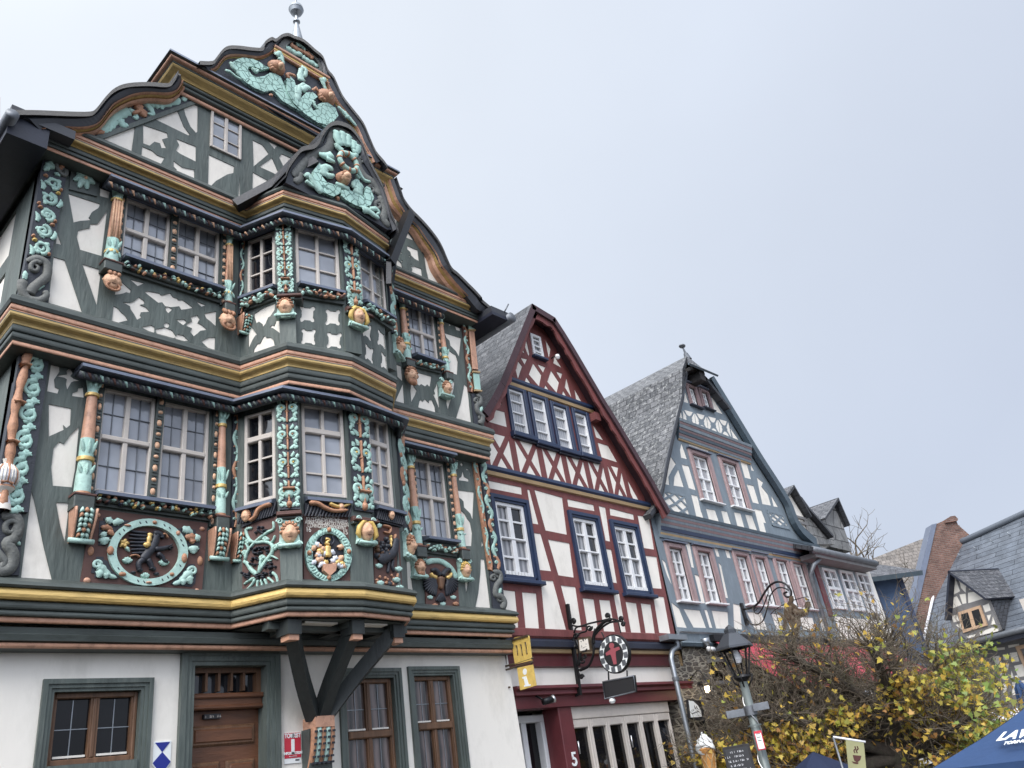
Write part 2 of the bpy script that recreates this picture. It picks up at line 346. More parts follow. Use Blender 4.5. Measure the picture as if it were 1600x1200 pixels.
def slate(name, c1, c2, mortar, row=.17, wid=.2, rough=.5, lichen=None, lam=.4, bumpd=.03):
    t, n, L, b = nodes(name, rough, .5)
    uv = n('ShaderNodeUVMap'); nz0 = n('ShaderNodeTexNoise'); nz0.inputs['Scale'].default_value = 3; L(uv.outputs[0], nz0.inputs[0])
    ad = n('ShaderNodeMixRGB'); ad.blend_type = 'ADD'; ad.inputs[0].default_value = .03; L(uv.outputs[0], ad.inputs[1]); L(nz0.outputs[1], ad.inputs[2])
    br = n('ShaderNodeTexBrick'); br.inputs['Color1'].default_value = (*c1, 1); br.inputs['Color2'].default_value = (*c2, 1); br.inputs['Mortar'].default_value = (*mortar, 1)
    br.inputs['Scale'].default_value = 1; br.inputs['Mortar Size'].default_value = .012; br.inputs['Mortar Smooth'].default_value = .3; br.inputs['Bias'].default_value = 0
    br.inputs['Brick Width'].default_value = wid; br.inputs['Row Height'].default_value = row; L(ad.outputs[0], br.inputs[0])
    nz = n('ShaderNodeTexNoise'); nz.inputs['Scale'].default_value = 2.2; nz.inputs['Detail'].default_value = 9; nz.inputs['Roughness'].default_value = .75; L(uv.outputs[0], nz.inputs[0])
    rp = n('ShaderNodeValToRGB'); rp.color_ramp.elements[0].position = .3; rp.color_ramp.elements[0].color = (.55,.55,.55,1); rp.color_ramp.elements[1].position = .72; rp.color_ramp.elements[1].color = (1.5,1.5,1.5,1); L(nz.outputs[0], rp.inputs[0])
    mu = n('ShaderNodeMixRGB'); mu.blend_type = 'MULTIPLY'; mu.inputs[0].default_value = 1; L(br.outputs[0], mu.inputs[1]); L(rp.outputs[0], mu.inputs[2]); last = mu.outputs[0]
    if lichen:
        n2 = n('ShaderNodeTexNoise'); n2.inputs['Scale'].default_value = 9; n2.inputs['Detail'].default_value = 8; n2.inputs['Roughness'].default_value = .8; L(uv.outputs[0], n2.inputs[0])
        r2 = n('ShaderNodeValToRGB'); r2.color_ramp.elements[0].position = .52; r2.color_ramp.elements[1].position = .66; r2.color_ramp.elements[1].color = (lam,)*3+(1,); L(n2.outputs[0], r2.inputs[0])
        m2 = n('ShaderNodeMixRGB'); L(r2.outputs[0], m2.inputs[0]); L(last, m2.inputs[1]); m2.inputs[2].default_value = (*lichen, 1); last = m2.outputs[0]
    L(last, b.inputs[0])
    sp = n('ShaderNodeSeparateXYZ'); L(ad.outputs[0], sp.inputs[0]); dv_ = n('ShaderNodeMath'); dv_.operation = 'DIVIDE'; L(sp.outputs[1], dv_.inputs[0]); dv_.inputs[1].default_value = row
    fr = n('ShaderNodeMath'); fr.operation = 'FRACT'; L(dv_.outputs[0], fr.inputs[0])
    mm = n('ShaderNodeMath'); mm.operation = 'MULTIPLY_ADD'; L(br.outputs['Fac'], mm.inputs[0]); mm.inputs[1].default_value = -.5; L(fr.outputs[0], mm.inputs[2])
    m3 = n('ShaderNodeMath'); m3.operation = 'MULTIPLY_ADD'; L(nz.outputs[0], m3.inputs[0]); m3.inputs[1].default_value = .6; L(mm.outputs[0], m3.inputs[2])
    bp = n('ShaderNodeBump'); bp.inputs['Strength'].default_value = 1; bp.inputs['Distance'].default_value = bumpd; L(m3.outputs[0], bp.inputs['Height']); L(bp.outputs[0], b.inputs['Normal'])
slate('dark slate', (.030,.033,.040), (.048,.050,.058), (.012,.012,.014), .16, .2, .5, (.12,.12,.11), .2)
slate('old slate', (.05,.052,.058), (.10,.10,.108), (.022,.022,.024), .19, .24, .4, (.36,.36,.36), .6, .05)
slate('grey slate', (.055,.057,.062), (.125,.125,.13), (.02,.02,.022), .17, .21, .45, (.50,.50,.48), .8, .05)
slate('blue slate', (.085,.098,.118), (.105,.118,.138), (.025,.03,.04), .26, 1.9, .42, None, 0, .045)
slate('brown slate', (.10,.088,.078), (.17,.15,.135), (.05,.045,.04), .28, .3, .7, (.26,.24,.21), .4)
slate('slate cladding', (.17,.17,.165), (.27,.265,.255), (.05,.05,.05), .3, .32, .6, (.4,.39,.37), .4)
slate('brick', (.12,.058,.045), (.19,.10,.075), (.17,.14,.12), .075, .24, .85, (.07,.04,.035), .45, .012)
def glass(name, base, var=.3, rough=.05, spec=.9, folds=0, curtain=(.5,.5,.5), wob=.02, lead=0):
    t, n, L, b = nodes(name, rough, spec)
    b.inputs['IOR'].default_value = 1.7
    tc = n('ShaderNodeTexCoord'); nz = n('ShaderNodeTexNoise'); nz.inputs['Scale'].default_value = 1.3; nz.inputs['Detail'].default_value = 3; L(tc.outputs['Object'], nz.inputs[0])
    rp = n('ShaderNodeValToRGB'); rp.color_ramp.elements[0].position = .35; rp.color_ramp.elements[1].position = .65
    rp.color_ramp.elements[0].color = (*[x*(1-var) for x in base], 1); rp.color_ramp.elements[1].color = (*[x*(1+var) for x in base], 1); L(nz.outputs[0], rp.inputs[0]); last = rp.outputs[0]
    if folds:
        wv = n('ShaderNodeTexWave'); wv.wave_type = 'BANDS'; wv.bands_direction = 'X'; wv.inputs['Scale'].default_value = folds; wv.inputs['Distortion'].default_value = 4; wv.inputs['Detail'].default_value = 2; wv.inputs['Detail Scale'].default_value = .6
        L(tc.outputs['Object'], wv.inputs[0]); m = n('ShaderNodeMixRGB'); L(wv.outputs[0], m.inputs[0]); L(last, m.inputs[1]); m.inputs[2].default_value = (*curtain, 1); last = m.outputs[0]
    L(last, b.inputs[0])
    n2 = n('ShaderNodeTexNoise'); n2.inputs['Scale'].default_value = 2.5; L(tc.outputs['Object'], n2.inputs[0])
    bp = n('ShaderNodeBump'); bp.inputs['Strength'].default_value = .6; bp.inputs['Distance'].default_value = wob; L(n2.outputs[0], bp.inputs['Height']); L(bp.outputs[0], b.inputs['Normal'])
glass('pane', (.25,.265,.295), .35)  # base colour raised to stand in for reflected sky
glass('dark pane', (.008,.009,.012), .5, spec=.5, wob=.01)
glass('black pane', (.005,.005,.006), .5, spec=.25, wob=.01)
glass('curtain pane', (.10,.105,.115), .4, .12, .5, 3.0, (.33,.33,.34))
glass('brown curtain pane', (.02,.017,.016), .5, .08, .5, 2.2, (.16,.12,.11))
glass('net pane', (.27,.28,.30), .3, .2, .5, 5, (.40,.40,.41))
def voro(name, base, line, scale=9, thr=.05, rough=.7, dist='DISTANCE_TO_EDGE', var=.2, stretch=(1,1,1), bumpd=.01, coords='Object', colvar=None):
    t, n, L, b = nodes(name, rough)
    tc = n('ShaderNodeTexCoord'); mp = n('ShaderNodeMapping'); mp.inputs['Scale'].default_value = stretch; L(tc.outputs[coords], mp.inputs[0])
    nz = n('ShaderNodeTexNoise'); nz.inputs['Scale'].default_value = 4; nz.inputs['Detail'].default_value = 5; L(mp.outputs[0], nz.inputs[0])
    ad = n('ShaderNodeMixRGB'); ad.blend_type = 'ADD'; ad.inputs[0].default_value = .12; L(mp.outputs[0], ad.inputs[1]); L(nz.outputs[1], ad.inputs[2])
    v = n('ShaderNodeTexVoronoi'); v.feature = dist; v.inputs['Scale'].default_value = scale; L(ad.outputs[0], v.inputs['Vector'])
    rp = n('ShaderNodeValToRGB'); rp.color_ramp.elements[0].position = thr*.5; rp.color_ramp.elements[1].position = thr; L(v.outputs['Distance'], rp.inputs[0])
    r2 = n('ShaderNodeValToRGB'); r2.color_ramp.elements[0].position = .3; r2.color_ramp.elements[1].position = .7; r2.color_ramp.elements[0].color = (*[x*(1-var) for x in base],1); r2.color_ramp.elements[1].color = (*[x*(1+var) for x in base],1)
    L(nz.outputs[0], r2.inputs[0]); src = r2.outputs[0]
    if colvar:
        v2 = n('ShaderNodeTexVoronoi'); v2.inputs['Scale'].default_value = scale; L(ad.outputs[0], v2.inputs['Vector']); sp = n('ShaderNodeSeparateXYZ'); L(v2.outputs['Color'], sp.inputs[0])
        r3 = n('ShaderNodeValToRGB'); r3.color_ramp.elements[0].color = (*colvar[0],1); r3.color_ramp.elements[1].color = (*colvar[2],1); e = r3.color_ramp.elements.new(.5); e.color = (*colvar[1],1); L(sp.outputs[0], r3.inputs[0])
        mu = n('ShaderNodeMixRGB'); mu.inputs[0].default_value = .8; L(src, mu.inputs[1]); L(r3.outputs[0], mu.inputs[2]); src = mu.outputs[0]
    m = n('ShaderNodeMixRGB'); L(rp.outputs[0], m.inputs[0]); m.inputs[1].default_value = (*line, 1); L(src, m.inputs[2]); L(m.outputs[0], b.inputs[0])
    ma = n('ShaderNodeMath'); ma.operation = 'MULTIPLY_ADD'; L(nz.outputs[0], ma.inputs[0]); ma.inputs[1].default_value = .5; L(rp.outputs[0], ma.inputs[2])
    bp = n('ShaderNodeBump'); bp.inputs['Strength'].default_value = .8; bp.inputs['Distance'].default_value = bumpd; L(ma.outputs[0], bp.inputs['Height']); L(bp.outputs[0], b.inputs['Normal'])
voro('scaled mint', (.38,.58,.51), (.12,.22,.19), 10, .055, .65, bumpd=.012)
voro('rubble stone', (.13,.11,.09), (.30,.265,.21), 4.6, .16, .9, stretch=(1,1,2.7), bumpd=.08, colvar=((.065,.052,.045),(.13,.11,.09),(.19,.165,.135)))
voro('cobbles', (.26,.25,.235), (.12,.115,.11), 7, .10, .8, bumpd=.02, colvar=((.20,.195,.19),(.27,.26,.245),(.34,.325,.30)))
voro('dotted mint', (.38,.58,.51), (.045,.08,.07), 26, .10, .65, dist='F1', bumpd=.004, stretch=(1,1,.6))
def vcol(name, rough=.7, trans=0):
    t, n, L, b = nodes(name, rough)
    a = n('ShaderNodeVertexColor'); a.layer_name = 'Col'; L(a.outputs[0], b.inputs[0])
    if trans:
        tr = n('ShaderNodeBsdfTranslucent'); L(a.outputs[0], tr.inputs[0]); mx = n('ShaderNodeMixShader'); mx.inputs[0].default_value = trans
        o = [x for x in t.nodes if x.type == 'OUTPUT_MATERIAL'][0]; L(b.outputs[0], mx.inputs[1]); L(tr.outputs[0], mx.inputs[2]); L(mx.outputs[0], o.inputs[0])
vcol('leaf', .55, .35)
t, n, L, b = nodes('lamp glow', .4); b.inputs['Emission Color'].default_value = (1, .78, .5, 1); b.inputs['Emission Strength'].default_value = 5; b.inputs[0].default_value = (.9,.8,.6,1)
# ---------------- setting: the ground ----------------
g = MB(); S = 400
gx = [(-S,0),(5,0),(13,-1.2),(S,-1.2)]
for (xa,za),(xb,zb_) in zip(gx, gx[1:]): g.add([(xa,-S,za),(xb,-S,zb_),(xb,S,zb_),(xa,S,za)], [(0,1,2,3)], 'cobbles'); o = g.build('ground'); o['kind'] = 'structure'
g = MB(); box(g, (-3, 7.0, -1.3), (8.6, 9, .12), 'rubble stone'); o = g.build('pavement'); o['kind'] = 'structure'
# ---------------- shared builders ----------------
def window(pl, s0, z0, s1, z1, parent, fm='window paint', pm='pane', cols=2, rows=(0.55,), muntin=(), vm=0, d=0.0, fr=.04, mul=.045, mw=.02, sill=None, label=None, recess=.05, pmats=None, trans=.07, lead=0):
    """casement window: frame sits from d-recess to d; rows = transom heights (fraction), muntin = thin bars (fraction), vm = thin vertical bars per leaf; returns frame object (pane is its child)"""
    mb = MB(); W = s1-s0; H = z1-z0; a, b_ = d-recess-.03, d
    for r in ((s0, z0, s0+fr, z1), (s1-fr, z0, s1, z1), (s0+fr, z0, s1-fr, z0+fr), (s0+fr, z1-fr, s1-fr, z1)): pbox(mb, pl, *r, a, b_, fm, .006)
    for c in range(1, cols): x = s0+W*c/cols; pbox(mb, pl, x-mul/2, z0+fr, x+mul/2, z1-fr, a, b_-.004, fm, .006)
    for r in rows: z = z0+H*r; pbox(mb, pl, s0+fr, z-trans/2, s1-fr, z+trans/2, a, b_+.006, fm, .01)
    for r in muntin: z = z0+H*r; pbox(mb, pl, s0+fr, z-mw/2, s1-fr, z+mw/2, a, b_-.018, fm)
    for c in range(cols):
        for k in range(1, vm+1): x = s0+W*(c+k/(vm+1))/cols; pbox(mb, pl, x-mw/2, z0+fr, x+mw/2, z1-fr, a, b_-.018, fm)
    o = mb.build('window', parent)
    if label: o['label'] = label
    zs = [z0]+[z0+H*r for r in sorted(rows)]+[z1]; p = MB(); dd = d-recess
    lead_d = MB()
    for c in range(cols):
        for i in range(len(zs)-1):
            x0, x1, y0, y1 = s0+W*c/cols, s0+W*(c+1)/cols, zs[i], zs[i+1]
            j = [rnd.uniform(-.004, .004) for _ in range(3)]
            mt = pmats[(i*cols+c) % len(pmats)] if pmats else pm
            p.add([pl.w(x0,y0,dd+j[0]),pl.w(x1,y0,dd+j[1]),pl.w(x1,y1,dd+j[2]+j[1]-j[0]),pl.w(x0,y1,dd+j[2])], [(0,1,2,3)], mt)
            if lead:
                xm = (x0+x1)/2; pbox(lead_d, pl, xm-.004, y0, xm+.004, y1, dd, dd+.012, 'dull zinc')
                for k in range(1, lead+1): zz = y0+(y1-y0)*k/(lead+1); pbox(lead_d, pl, x0, zz-.004, x1, zz+.004, dd, dd+.012, 'dull zinc')
    p.build('pane', o)
    if lead: lead_d.build('leading', o)
    if sill:
        q = MB(); dep, hgt, mt = sill; pbox(q, pl, s0-.04, z0-hgt, s1+.04, z0-.002, d-.1, d+dep, mt, .008); q.build('sill', o)
    return o
def wpx(pl, tl, br, bl=None, tr=None):
    A = pl.px(*tl); B = pl.px(*br); s0, z1 = A; s1, z0 = B
    if bl: C_ = pl.px(*bl); s0 = (s0+C_[0])/2; z0 = (z0+C_[1])/2
    if tr: D_ = pl.px(*tr); s1 = (s1+D_[0])/2; z1 = (z1+D_[1])/2
    return s0, z0, s1, z1
class Quad:
    """bilinear strip in (s,z): a across 0..1 left to right, b along 0..1 bottom to top"""
    def __init__(s, pl, tl, tr, br, bl): s.pl = pl; s.q = pl.P([bl, br, tr, tl]); s.W = abs(s.q[1][0]-s.q[0][0]); s.H = abs(s.q[3][1]-s.q[0][1])
    def __call__(s, a, b):
        q = s.q; return ((q[0][0]*(1-a)+q[1][0]*a)*(1-b)+(q[3][0]*(1-a)+q[2][0]*a)*b, (q[0][1]*(1-a)+q[1][1]*a)*(1-b)+(q[3][1]*(1-a)+q[2][1]*a)*b)
def carve_strip(name, Q, parent, d=.03, n=4, style='mirror', seed=1, mint='mint', accent='orange carving', bgd='dark field', yel=True, vase=False):
    """carved strip of scrolling acanthus: dark field, mint scrolls, coloured stems and buds"""
    r = random.Random(seed); mb = MB(); pl = Q.pl; W = Q.W
    quadbox(mb, pl, [Q(0,0), Q(1,0), Q(1,1), Q(0,1)], -.05, d, bgd)
    h = .017
    def sc(ca, cb, r0, r1, a0, turns, w0, w1, m, flip=1):
        c = Q(ca, cb); pts = spiral(0, 0, r0, r1, a0, turns, 16); pts = [(c[0]+flip*x, c[1]+z) for x, z in pts]; k = len(pts)
        stroke(mb, pl, pts, [w0+(w1-w0)*i/(k-1) for i in range(k)], h, d, m)
    def leaf(ca, cb, ang, ln, wd, m, lob=.3):
        c = Q(ca, cb); pts = [(c[0]+cos(ang)*ln*t+sin(ang)*ln*.18*sin(pi*t), c[1]+sin(ang)*ln*t) for t in [i/7 for i in range(8)]]
        stroke(mb, pl, pts, [wd*(.25+sin(pi*min(1, .15+t*.85)))*(1+lob*(i % 2)) for i, t in enumerate([j/7 for j in range(8)])], h*.9, d, m)
    if style in ('mirror','vine'): n = max(2, round(Q.H/(W*(1.45 if style == 'mirror' else .95))))
    for i in range(n):
        b0 = (i+.5)/n; u = 1/n; rr = min(W*.255, Q.H*u*.34)
        if style == 'mirror':
            for fl in (-1, 1):
                ca = .5+fl*.25
                sc(ca, b0+u*.10, rr*1.0, rr*.18, -pi/2, 1.25, rr*.36, rr*.24, mint, fl)
                for k in range(4): leaf(.5+fl*(.30+.03*k), b0+u*(-.40+.22*k), pi/2-fl*(1.0-.25*k), rr*.95, rr*.27, mint, .4)
                leaf(.5+fl*.1, b0-u*.42, pi/2-fl*.75, rr*1.6, rr*.28, mint); leaf(.5+fl*.14, b0+u*.30, pi/2-fl*.4, rr*1.3, rr*.24, mint)
                leaf(.5+fl*.36, b0-u*.12, -pi/2+fl*.4, rr*1.1, rr*.24, mint)
                c = Q(ca, b0+u*.10); blob(mb, pl, c[0], c[1], rr*.26, rr*.26, .03, d, 'yellow paint' if yel and i % 2 else accent, 8, 2)
            a, b2 = Q(.5, b0-u*.46), Q(.5, b0+u*.44)
            pts = [(a[0]+(b2[0]-a[0])*t, a[1]+(b2[1]-a[1])*t) for t in [k/8 for k in range(9)]]
            stroke(mb, pl, pts, [rr*.22*(.4+.6*abs(sin(pi*t*1.5+.4))) for t in [k/8 for k in range(9)]], .035, d, accent)
            c = Q(.5, b0-u*.05); blob(mb, pl, c[0], c[1], W*.12, rr*.18, .04, d, accent, 8, 2)
        elif style == 'vine':
            fl = -1 if i % 2 else 1; ca = .5+fl*.02
            sc(ca, b0, W*.36, W*.07, -pi/2*fl, 1.4, W*.10, W*.06, mint, fl)
            for k in range(5): leaf(.5+fl*.04*k*(1 if k % 2 else -1), b0+u*(-.3+.15*k), r.uniform(0, 2*pi), W*.28, W*.08, mint, .4)
            leaf(.5-fl*.35, b0-u*.45, pi/2+fl*.2, u*Q.H*.55, W*.08, mint); c = Q(.5-fl*.3, b0+u*.42)
            blob(mb, pl, c[0], c[1], W*.12, W*.09, .035, d, 'yellow paint' if r.random() < .5 else accent, 8, 2); c = Q(.5+fl*.38, b0-u*.35)
            blob(mb, pl, c[0], c[1], W*.09, W*.09, .035, d, accent, 8, 2)
        elif style == 'big':
            fl = -1 if i % 2 else 1
            sc(.60, b0+u*.05, W*.32, W*.06, pi*.5, 1.3, W*.085, W*.05, mint, 1)
            for k in range(4): leaf(.45, b0-u*.5+u*.25*k, .35+.25*k+(pi*.0), W*.42, W*.075, mint, .45)
            leaf(.62, b0-u*.3, -.6, W*.3, W*.06, mint, .3)
        elif style == 'narrow':
            fl = -1 if i % 2 else 1; c = Q(.5, b0)
            pts = [Q(.5+fl*.32*sin(pi*t), b0-u*.5+u*t) for t in [k/6 for k in range(7)]]
            stroke(mb, pl, pts, [W*(.16+.12*sin(pi*k/6)) for k in range(7)], h*.8, d, mint if i % 3 else accent)
            sc(.5-fl*.12, b0, W*.22, W*.06, 0, 1.1, W*.10, W*.06, mint, fl)
            c = Q(.5-fl*.28, b0+u*.45); blob(mb, pl, c[0], c[1], W*.15, W*.15, .025, d, accent, 6, 2)
    if style == 'big':
        pts = [Q(.18+.05*sin(8*t), t) for t in [k/24 for k in range(25)]]; stroke(mb, pl, pts, [W*.12*(1+.25*sin(k*1.7)) for k in range(25)], .07, d, accent)
        for k in range(4):
            c = [Q(.02, (k+.6)/4), Q(.2, (k+.62)/4), Q(.38, (k+.57)/4)]; stroke(mb, pl, c, W*.05, .09, d, accent)
    if vase:
        c = Q(.5, .13); blob(mb, pl, c[0], c[1], W*.27, W*.27, .035, d, mint, 12); c = Q(.5, .13); 
        pts = [Q(.2, .17), Q(.8, .17)]; stroke(mb, pl, pts, W*.06, .06, d, accent)
        c = Q(.5, .04); blob(mb, pl, c[0], c[1], W*.16, W*.2, .05, d, accent, 8)
    return mb.build(name, parent)
def beads(pl, q, parent, n=7, name='beaded_strip', d=.03, bgm='dark green timber', bead='flesh carving', w=.3):
    mb = MB(); Q = Quad(pl, *q); quadbox(mb, pl, [Q(0,0), Q(1,0), Q(1,1), Q(0,1)], -.05, d, bgm)
    for i in range(n):
        c = Q(.5, (i+.5)/n); e = .042 if i % 2 == 0 else .022
        blob(mb, pl, c[0], c[1], Q.W*w, min(e, Q.H/n*.4), .02, d, bead, 8, 2)
        for k in (-.32, .32): c = Q(.5, (i+.5+k*1.1)/n); pbox(mb, pl, c[0]-Q.W*.28, c[1]-.006, c[0]+Q.W*.28, c[1]+.006, d, d+.012, bgm)
    return mb.build(name, parent)
def halfcol(pl, top, bot, parent, r=.065, d=.04, style=0, name='half_column', shaft='copper paint', fr=(.14,.47)):
    """attached column between two pixel points of its axis; capital, shaft, leafy foot, pedestal"""
    r = r*.86; T, B = pl.px(*top), pl.px(*bot); H = T[1]-B[1]; s = (T[0]+B[0])/2; mb = MB()
    up = [( 0, r*1.15, 'pale mint'), (.05, r*1.25, 'pale mint'), (fr[0]-.02, r*.85, 'pale mint'), (fr[0], r*1.2, 'gold'), (fr[0]+.022, r*1.2, 'gold'), (fr[0]+.024, r*.88, shaft),
          (fr[1], r*1.12, shaft), (fr[1]+.005, r*1.16, 'dotted mint'), (fr[1]+.14, r*1.2, 'dotted mint'), (fr[1]+.145, r*1.42, 'gold'), (fr[1]+.17, r*1.42, 'gold'), (fr[1]+.175, r*1.1, 'pale mint'),
          (.80, r*1.3, 'pale mint'), (.9, r*1.35, 'orange carving'), (.93, r*1.5, 'gold'), (.945, r*1.6, 'dark green timber'), (1, r*1.6, 'dark green timber')]
    r_in = r; c = pl.w(s, T[1], d)
    prof = [(rr, -f*H, m) for f, rr, m in up]
    ang = atan2(pl.n.y, pl.n.x); n = 14; vs = []
    for rr, h, m in prof:
        for j in range(n+1): a = -pi*.55+pi*1.1*j/n; vs.append(c+(pl.n*cos(a)*rr+pl.u*sin(a)*rr)+Vector((0, 0, h)))
    for i in range(len(prof)-1):
        mb.add([vs[i*(n+1)+j] for j in range(n+1)]+[vs[(i+1)*(n+1)+j] for j in range(n+1)], [(n+1+j, n+2+j, j+1, j) for j in range(n)], prof[i][2], True)
    if style:      # fluted shaft of reeds
        for k in range(4): x = s+(k-1.5)*r*.5; tube(mb, [pl.w(x, T[1]-(fr[0]+.02)*H, d+r*.85), pl.w(x, T[1]-(fr[1])*H, d+r*1.0)], r*.22, 'flesh carving', 6)
    for f0, f1 in ((.02, .11), (fr[1]+.02, fr[1]+.12), (fr[1]+.2, .78)):   # leaves on capital and foot
        for k in (-1, 0, 1):
            x = s+k*r*.62; stroke(mb, pl, [(x+k*.01*j, T[1]-(f1+(f0-f1)*j/4)*H) for j in range(5)], [r*.08, r*.3, r*.33, r*.25, r*.1], .02, d+r*(1.12 if k == 0 else .8), 'mint')
    a, b_ = T[1]-.93*H, T[1]-1.03*H; pbox(mb, pl, s-r*1.7, b_, s+r*1.7, a, -.05, d+r*1.75, 'dark green timber', .01); pbox(mb, pl, s-r*1.85, a-.012, s+r*1.85, a+.012, -.05, d+r*1.9, 'brown panel', .006)
    return mb.build(name, parent)
def console(pl, tl, br, parent, d=.03, name='console_bracket', mint='pale mint'):
    a, b_ = pl.px(*tl), pl.px(*br); s0, s1, z1, z0 = a[0], b_[0], a[1], b_[1]; W = s1-s0; H = z1-z0; mb = MB(); k = 7; vs = []
    prof = [(.09*sin(pi*.5*(1-t))+.025+.03*max(0, 1-abs(t-.93)/.08), t) for t in [i/k for i in range(k+1)]]
    for q in (0, 1):
        for o_, t in prof: x = (s0 if q == 0 else s1)+(1 if q == 0 else -1)*W*.10*t; vs.append(pl.w(x, z1-H*t, d+o_))
    n = k+1; mb.add(vs, [(i, i+1, n+i+1, n+i) for i in range(k)], 'dark green timber', True)
    for q in (0, 1):
        side = [vs[q*n+i] for i in range(n)]+[pl.w((s0 if q == 0 else s1)+(1 if q == 0 else -1)*W*.10*t, z1-H*t, 0) for _, t in prof[::-1]]
        mb.add(side, [tuple(range(len(side))) if q == 0 else tuple(range(len(side)))[::-1]], 'copper paint')
    for e in (.06, .94):
        tube(mb, [pl.w(s0+W*(e+(.5-e)*.2*t), z1-H*t, d+o_+.008) for o_, t in prof], W*.06, 'copper paint', 6)
    for i in range(k):                                # leaf rows down the face
        t = (i+.5)/k; o_ = prof[i][0]*.5+prof[i+1][0]*.5
        for x in (-.2, 0, .2):
            c = pl.w((s0+s1)/2+x*W*(1-.25*t), z1-H*t, d+o_+.006); wv = W*.17*(1.15 if x == 0 else .9)
            tube(mb, [c+Vector((0,0,.5*H/k))-pl.u*x*.02, c+pl.n*.012-Vector((0,0,.2*H/k)), c-Vector((0,0,.75*H/k))+pl.u*x*.1], [wv*.25, wv*.62, wv*.1], mint if (i+int(x*5)) % 4 else 'orange carving', 6)
    tube(mb, [pl.w(s0-W*.02, z0+H*.03, d+.05), pl.w(s1+W*.02, z0+H*.03, d+.05)], W*.12, mint, 8)
    return mb.build(name, parent)
def mask(pl, c, h, parent, d=.04, hair='orange carving', face='flesh carving', name='carved_mask', plaque='pale mint', wide=.72, yaw=0, kind=0):
    """carved head: egg-shaped face with brow, eyes, nose, mouth, chin and curled hair on a scrolled plaque; c pixel centre, h pixel height"""
    s, z = pl.px(*c); z1 = pl.px(c[0], c[1]-h/2)[1]; z0 = pl.px(c[0], c[1]+h/2)[1]; H = z1-z0; z = (z0+z1)/2; R = H*.5; mb = MB()
    q = pl.u*cos(yaw)+pl.n*sin(yaw); nn = pl.n*cos(yaw)-pl.u*sin(yaw); C0 = pl.w(s, z, d)
    def W3(x, zz, dd): return C0+q*x+nn*dd+Vector((0, 0, zz))
    if plaque:
        pts = [(-1, 1.05), (-.55, 1.3), (0, 1.22), (.55, 1.3), (1, 1.05), (.8, .2), (.95, -.75), (1.05, -1.15), (0, -1.3), (-1.05, -1.15), (-.95, -.75), (-.8, .2)]
        P = [(s+x*R*.95, z+y*R) for x, y in pts]; plate(mb, pl, [P], [], -.03, d+.015, plaque)
        for fl in (-1, 1):
            for yy in (1.12, -1.1): stroke(mb, pl, [(s+fl*(R*.8)+x*fl, z+R*yy+y) for x, y in spiral(0, 0, R*.3, R*.06, 0, 1.3, 12)], R*.09, .03, d+.015, plaque)
        tube(mb, [pl.w(s-R*.95, z-R*1.12, d+.05), pl.w(s+R*.95, z-R*1.12, d+.05)], R*.16, plaque, 8)
    nu, nv = 18, 14; vs = []; D = R*.72
    for j in range(nv+1):
        v = -1+2*j/nv; rw = sqrt(max(0, 1-v*v))
        if v < -.1: rw *= 1-.22*(-v-.1)
        for i in range(nu+1):
            a = -pi*.55+pi*1.1*i/nu; x = sin(a)*rw*wide; dd = cos(a)*rw
            e = 0
            e += .28*math.exp(-(x/.13)**2-((v+.08)/.20)**2)*(1 if v < .15 else .4)      # nose
            e += .10*math.exp(-((abs(x)-.24)/.2)**2-((v-.25)/.08)**2)              # brow
            e -= .12*math.exp(-((abs(x)-.26)/.12)**2-((v-.12)/.09)**2)             # eye hollow
            e += .06*math.exp(-((abs(x)-.26)/.08)**2-((v-.11)/.05)**2)             # eyeball
            e += .10*math.exp(-((abs(x)-.38)/.18)**2-((v+.15)/.16)**2)             # cheek
            e -= .08*math.exp(-(x/.2)**2-((v+.43)/.03)**2)                         # mouth line
            e += .07*math.exp(-(x/.2)**2-((v+.36)/.04)**2)+.07*math.exp(-(x/.18)**2-((v+.5)/.05)**2)
            e += .12*math.exp(-(x/.2)**2-((v+.78)/.12)**2)                         # chin
            vs.append(W3(x*R, v*R*.98, (dd*.85+e)*D+.02))
    mb.add(vs, [(j*(nu+1)+i, j*(nu+1)+i+1, (j+1)*(nu+1)+i+1, (j+1)*(nu+1)+i) for j in range(nv) for i in range(nu)], face, True)
    for fl in (-1, 1):      # eyes and brows painted dark
        tube(mb, [W3(fl*R*x, R*y, D*dz) for x, y, dz in ((.13, .13, .96), (.24, .17, .93), (.36, .13, .83))], R*.035, 'black carving', 5)
        tube(mb, [W3(fl*R*x, R*y, D*dz) for x, y, dz in ((.10, .27, 1.02), (.25, .34, .98), (.42, .27, .84))], R*.04, hair, 5)
        tube(mb, [W3(fl*R*(wide*.95), R*.12, D*.25), W3(fl*R*(wide*1.05), 0, D*.28), W3(fl*R*(wide*.95), -R*.12, D*.25)], R*.08, face, 6)
    tube(mb, [W3(-R*.2, -R*.42, D*.93), W3(0, -R*.45, D*1.02), W3(R*.2, -R*.42, D*.93)], R*.03, 'cup brown', 5)
    rr = random.Random(int(s*100))
    if kind in (0, 1):       # curls round the brow
        for i in range(9):
            a = pi*(.02+.96*i/8); x, y = cos(a)*wide*1.02, sin(a)*.98
            tube(mb, [W3(R*x*.86, R*y*.84, D*.55), W3(R*x*1.05, R*(y*1.03+.02), D*.45), W3(R*x*1.12, R*(y*1.06-.1), D*.2)], [R*.17, R*.14, R*.06], hair, 6)
        for i in range(7):
            a = pi*(.1+.8*i/6); x, y = cos(a)*wide*.78, sin(a)*.75
            tube(mb, [W3(R*x*.9, R*(y*.9+.05), D*.85), W3(R*x, R*(y+.12), D*.72)], [R*.12, R*.13], hair, 6)
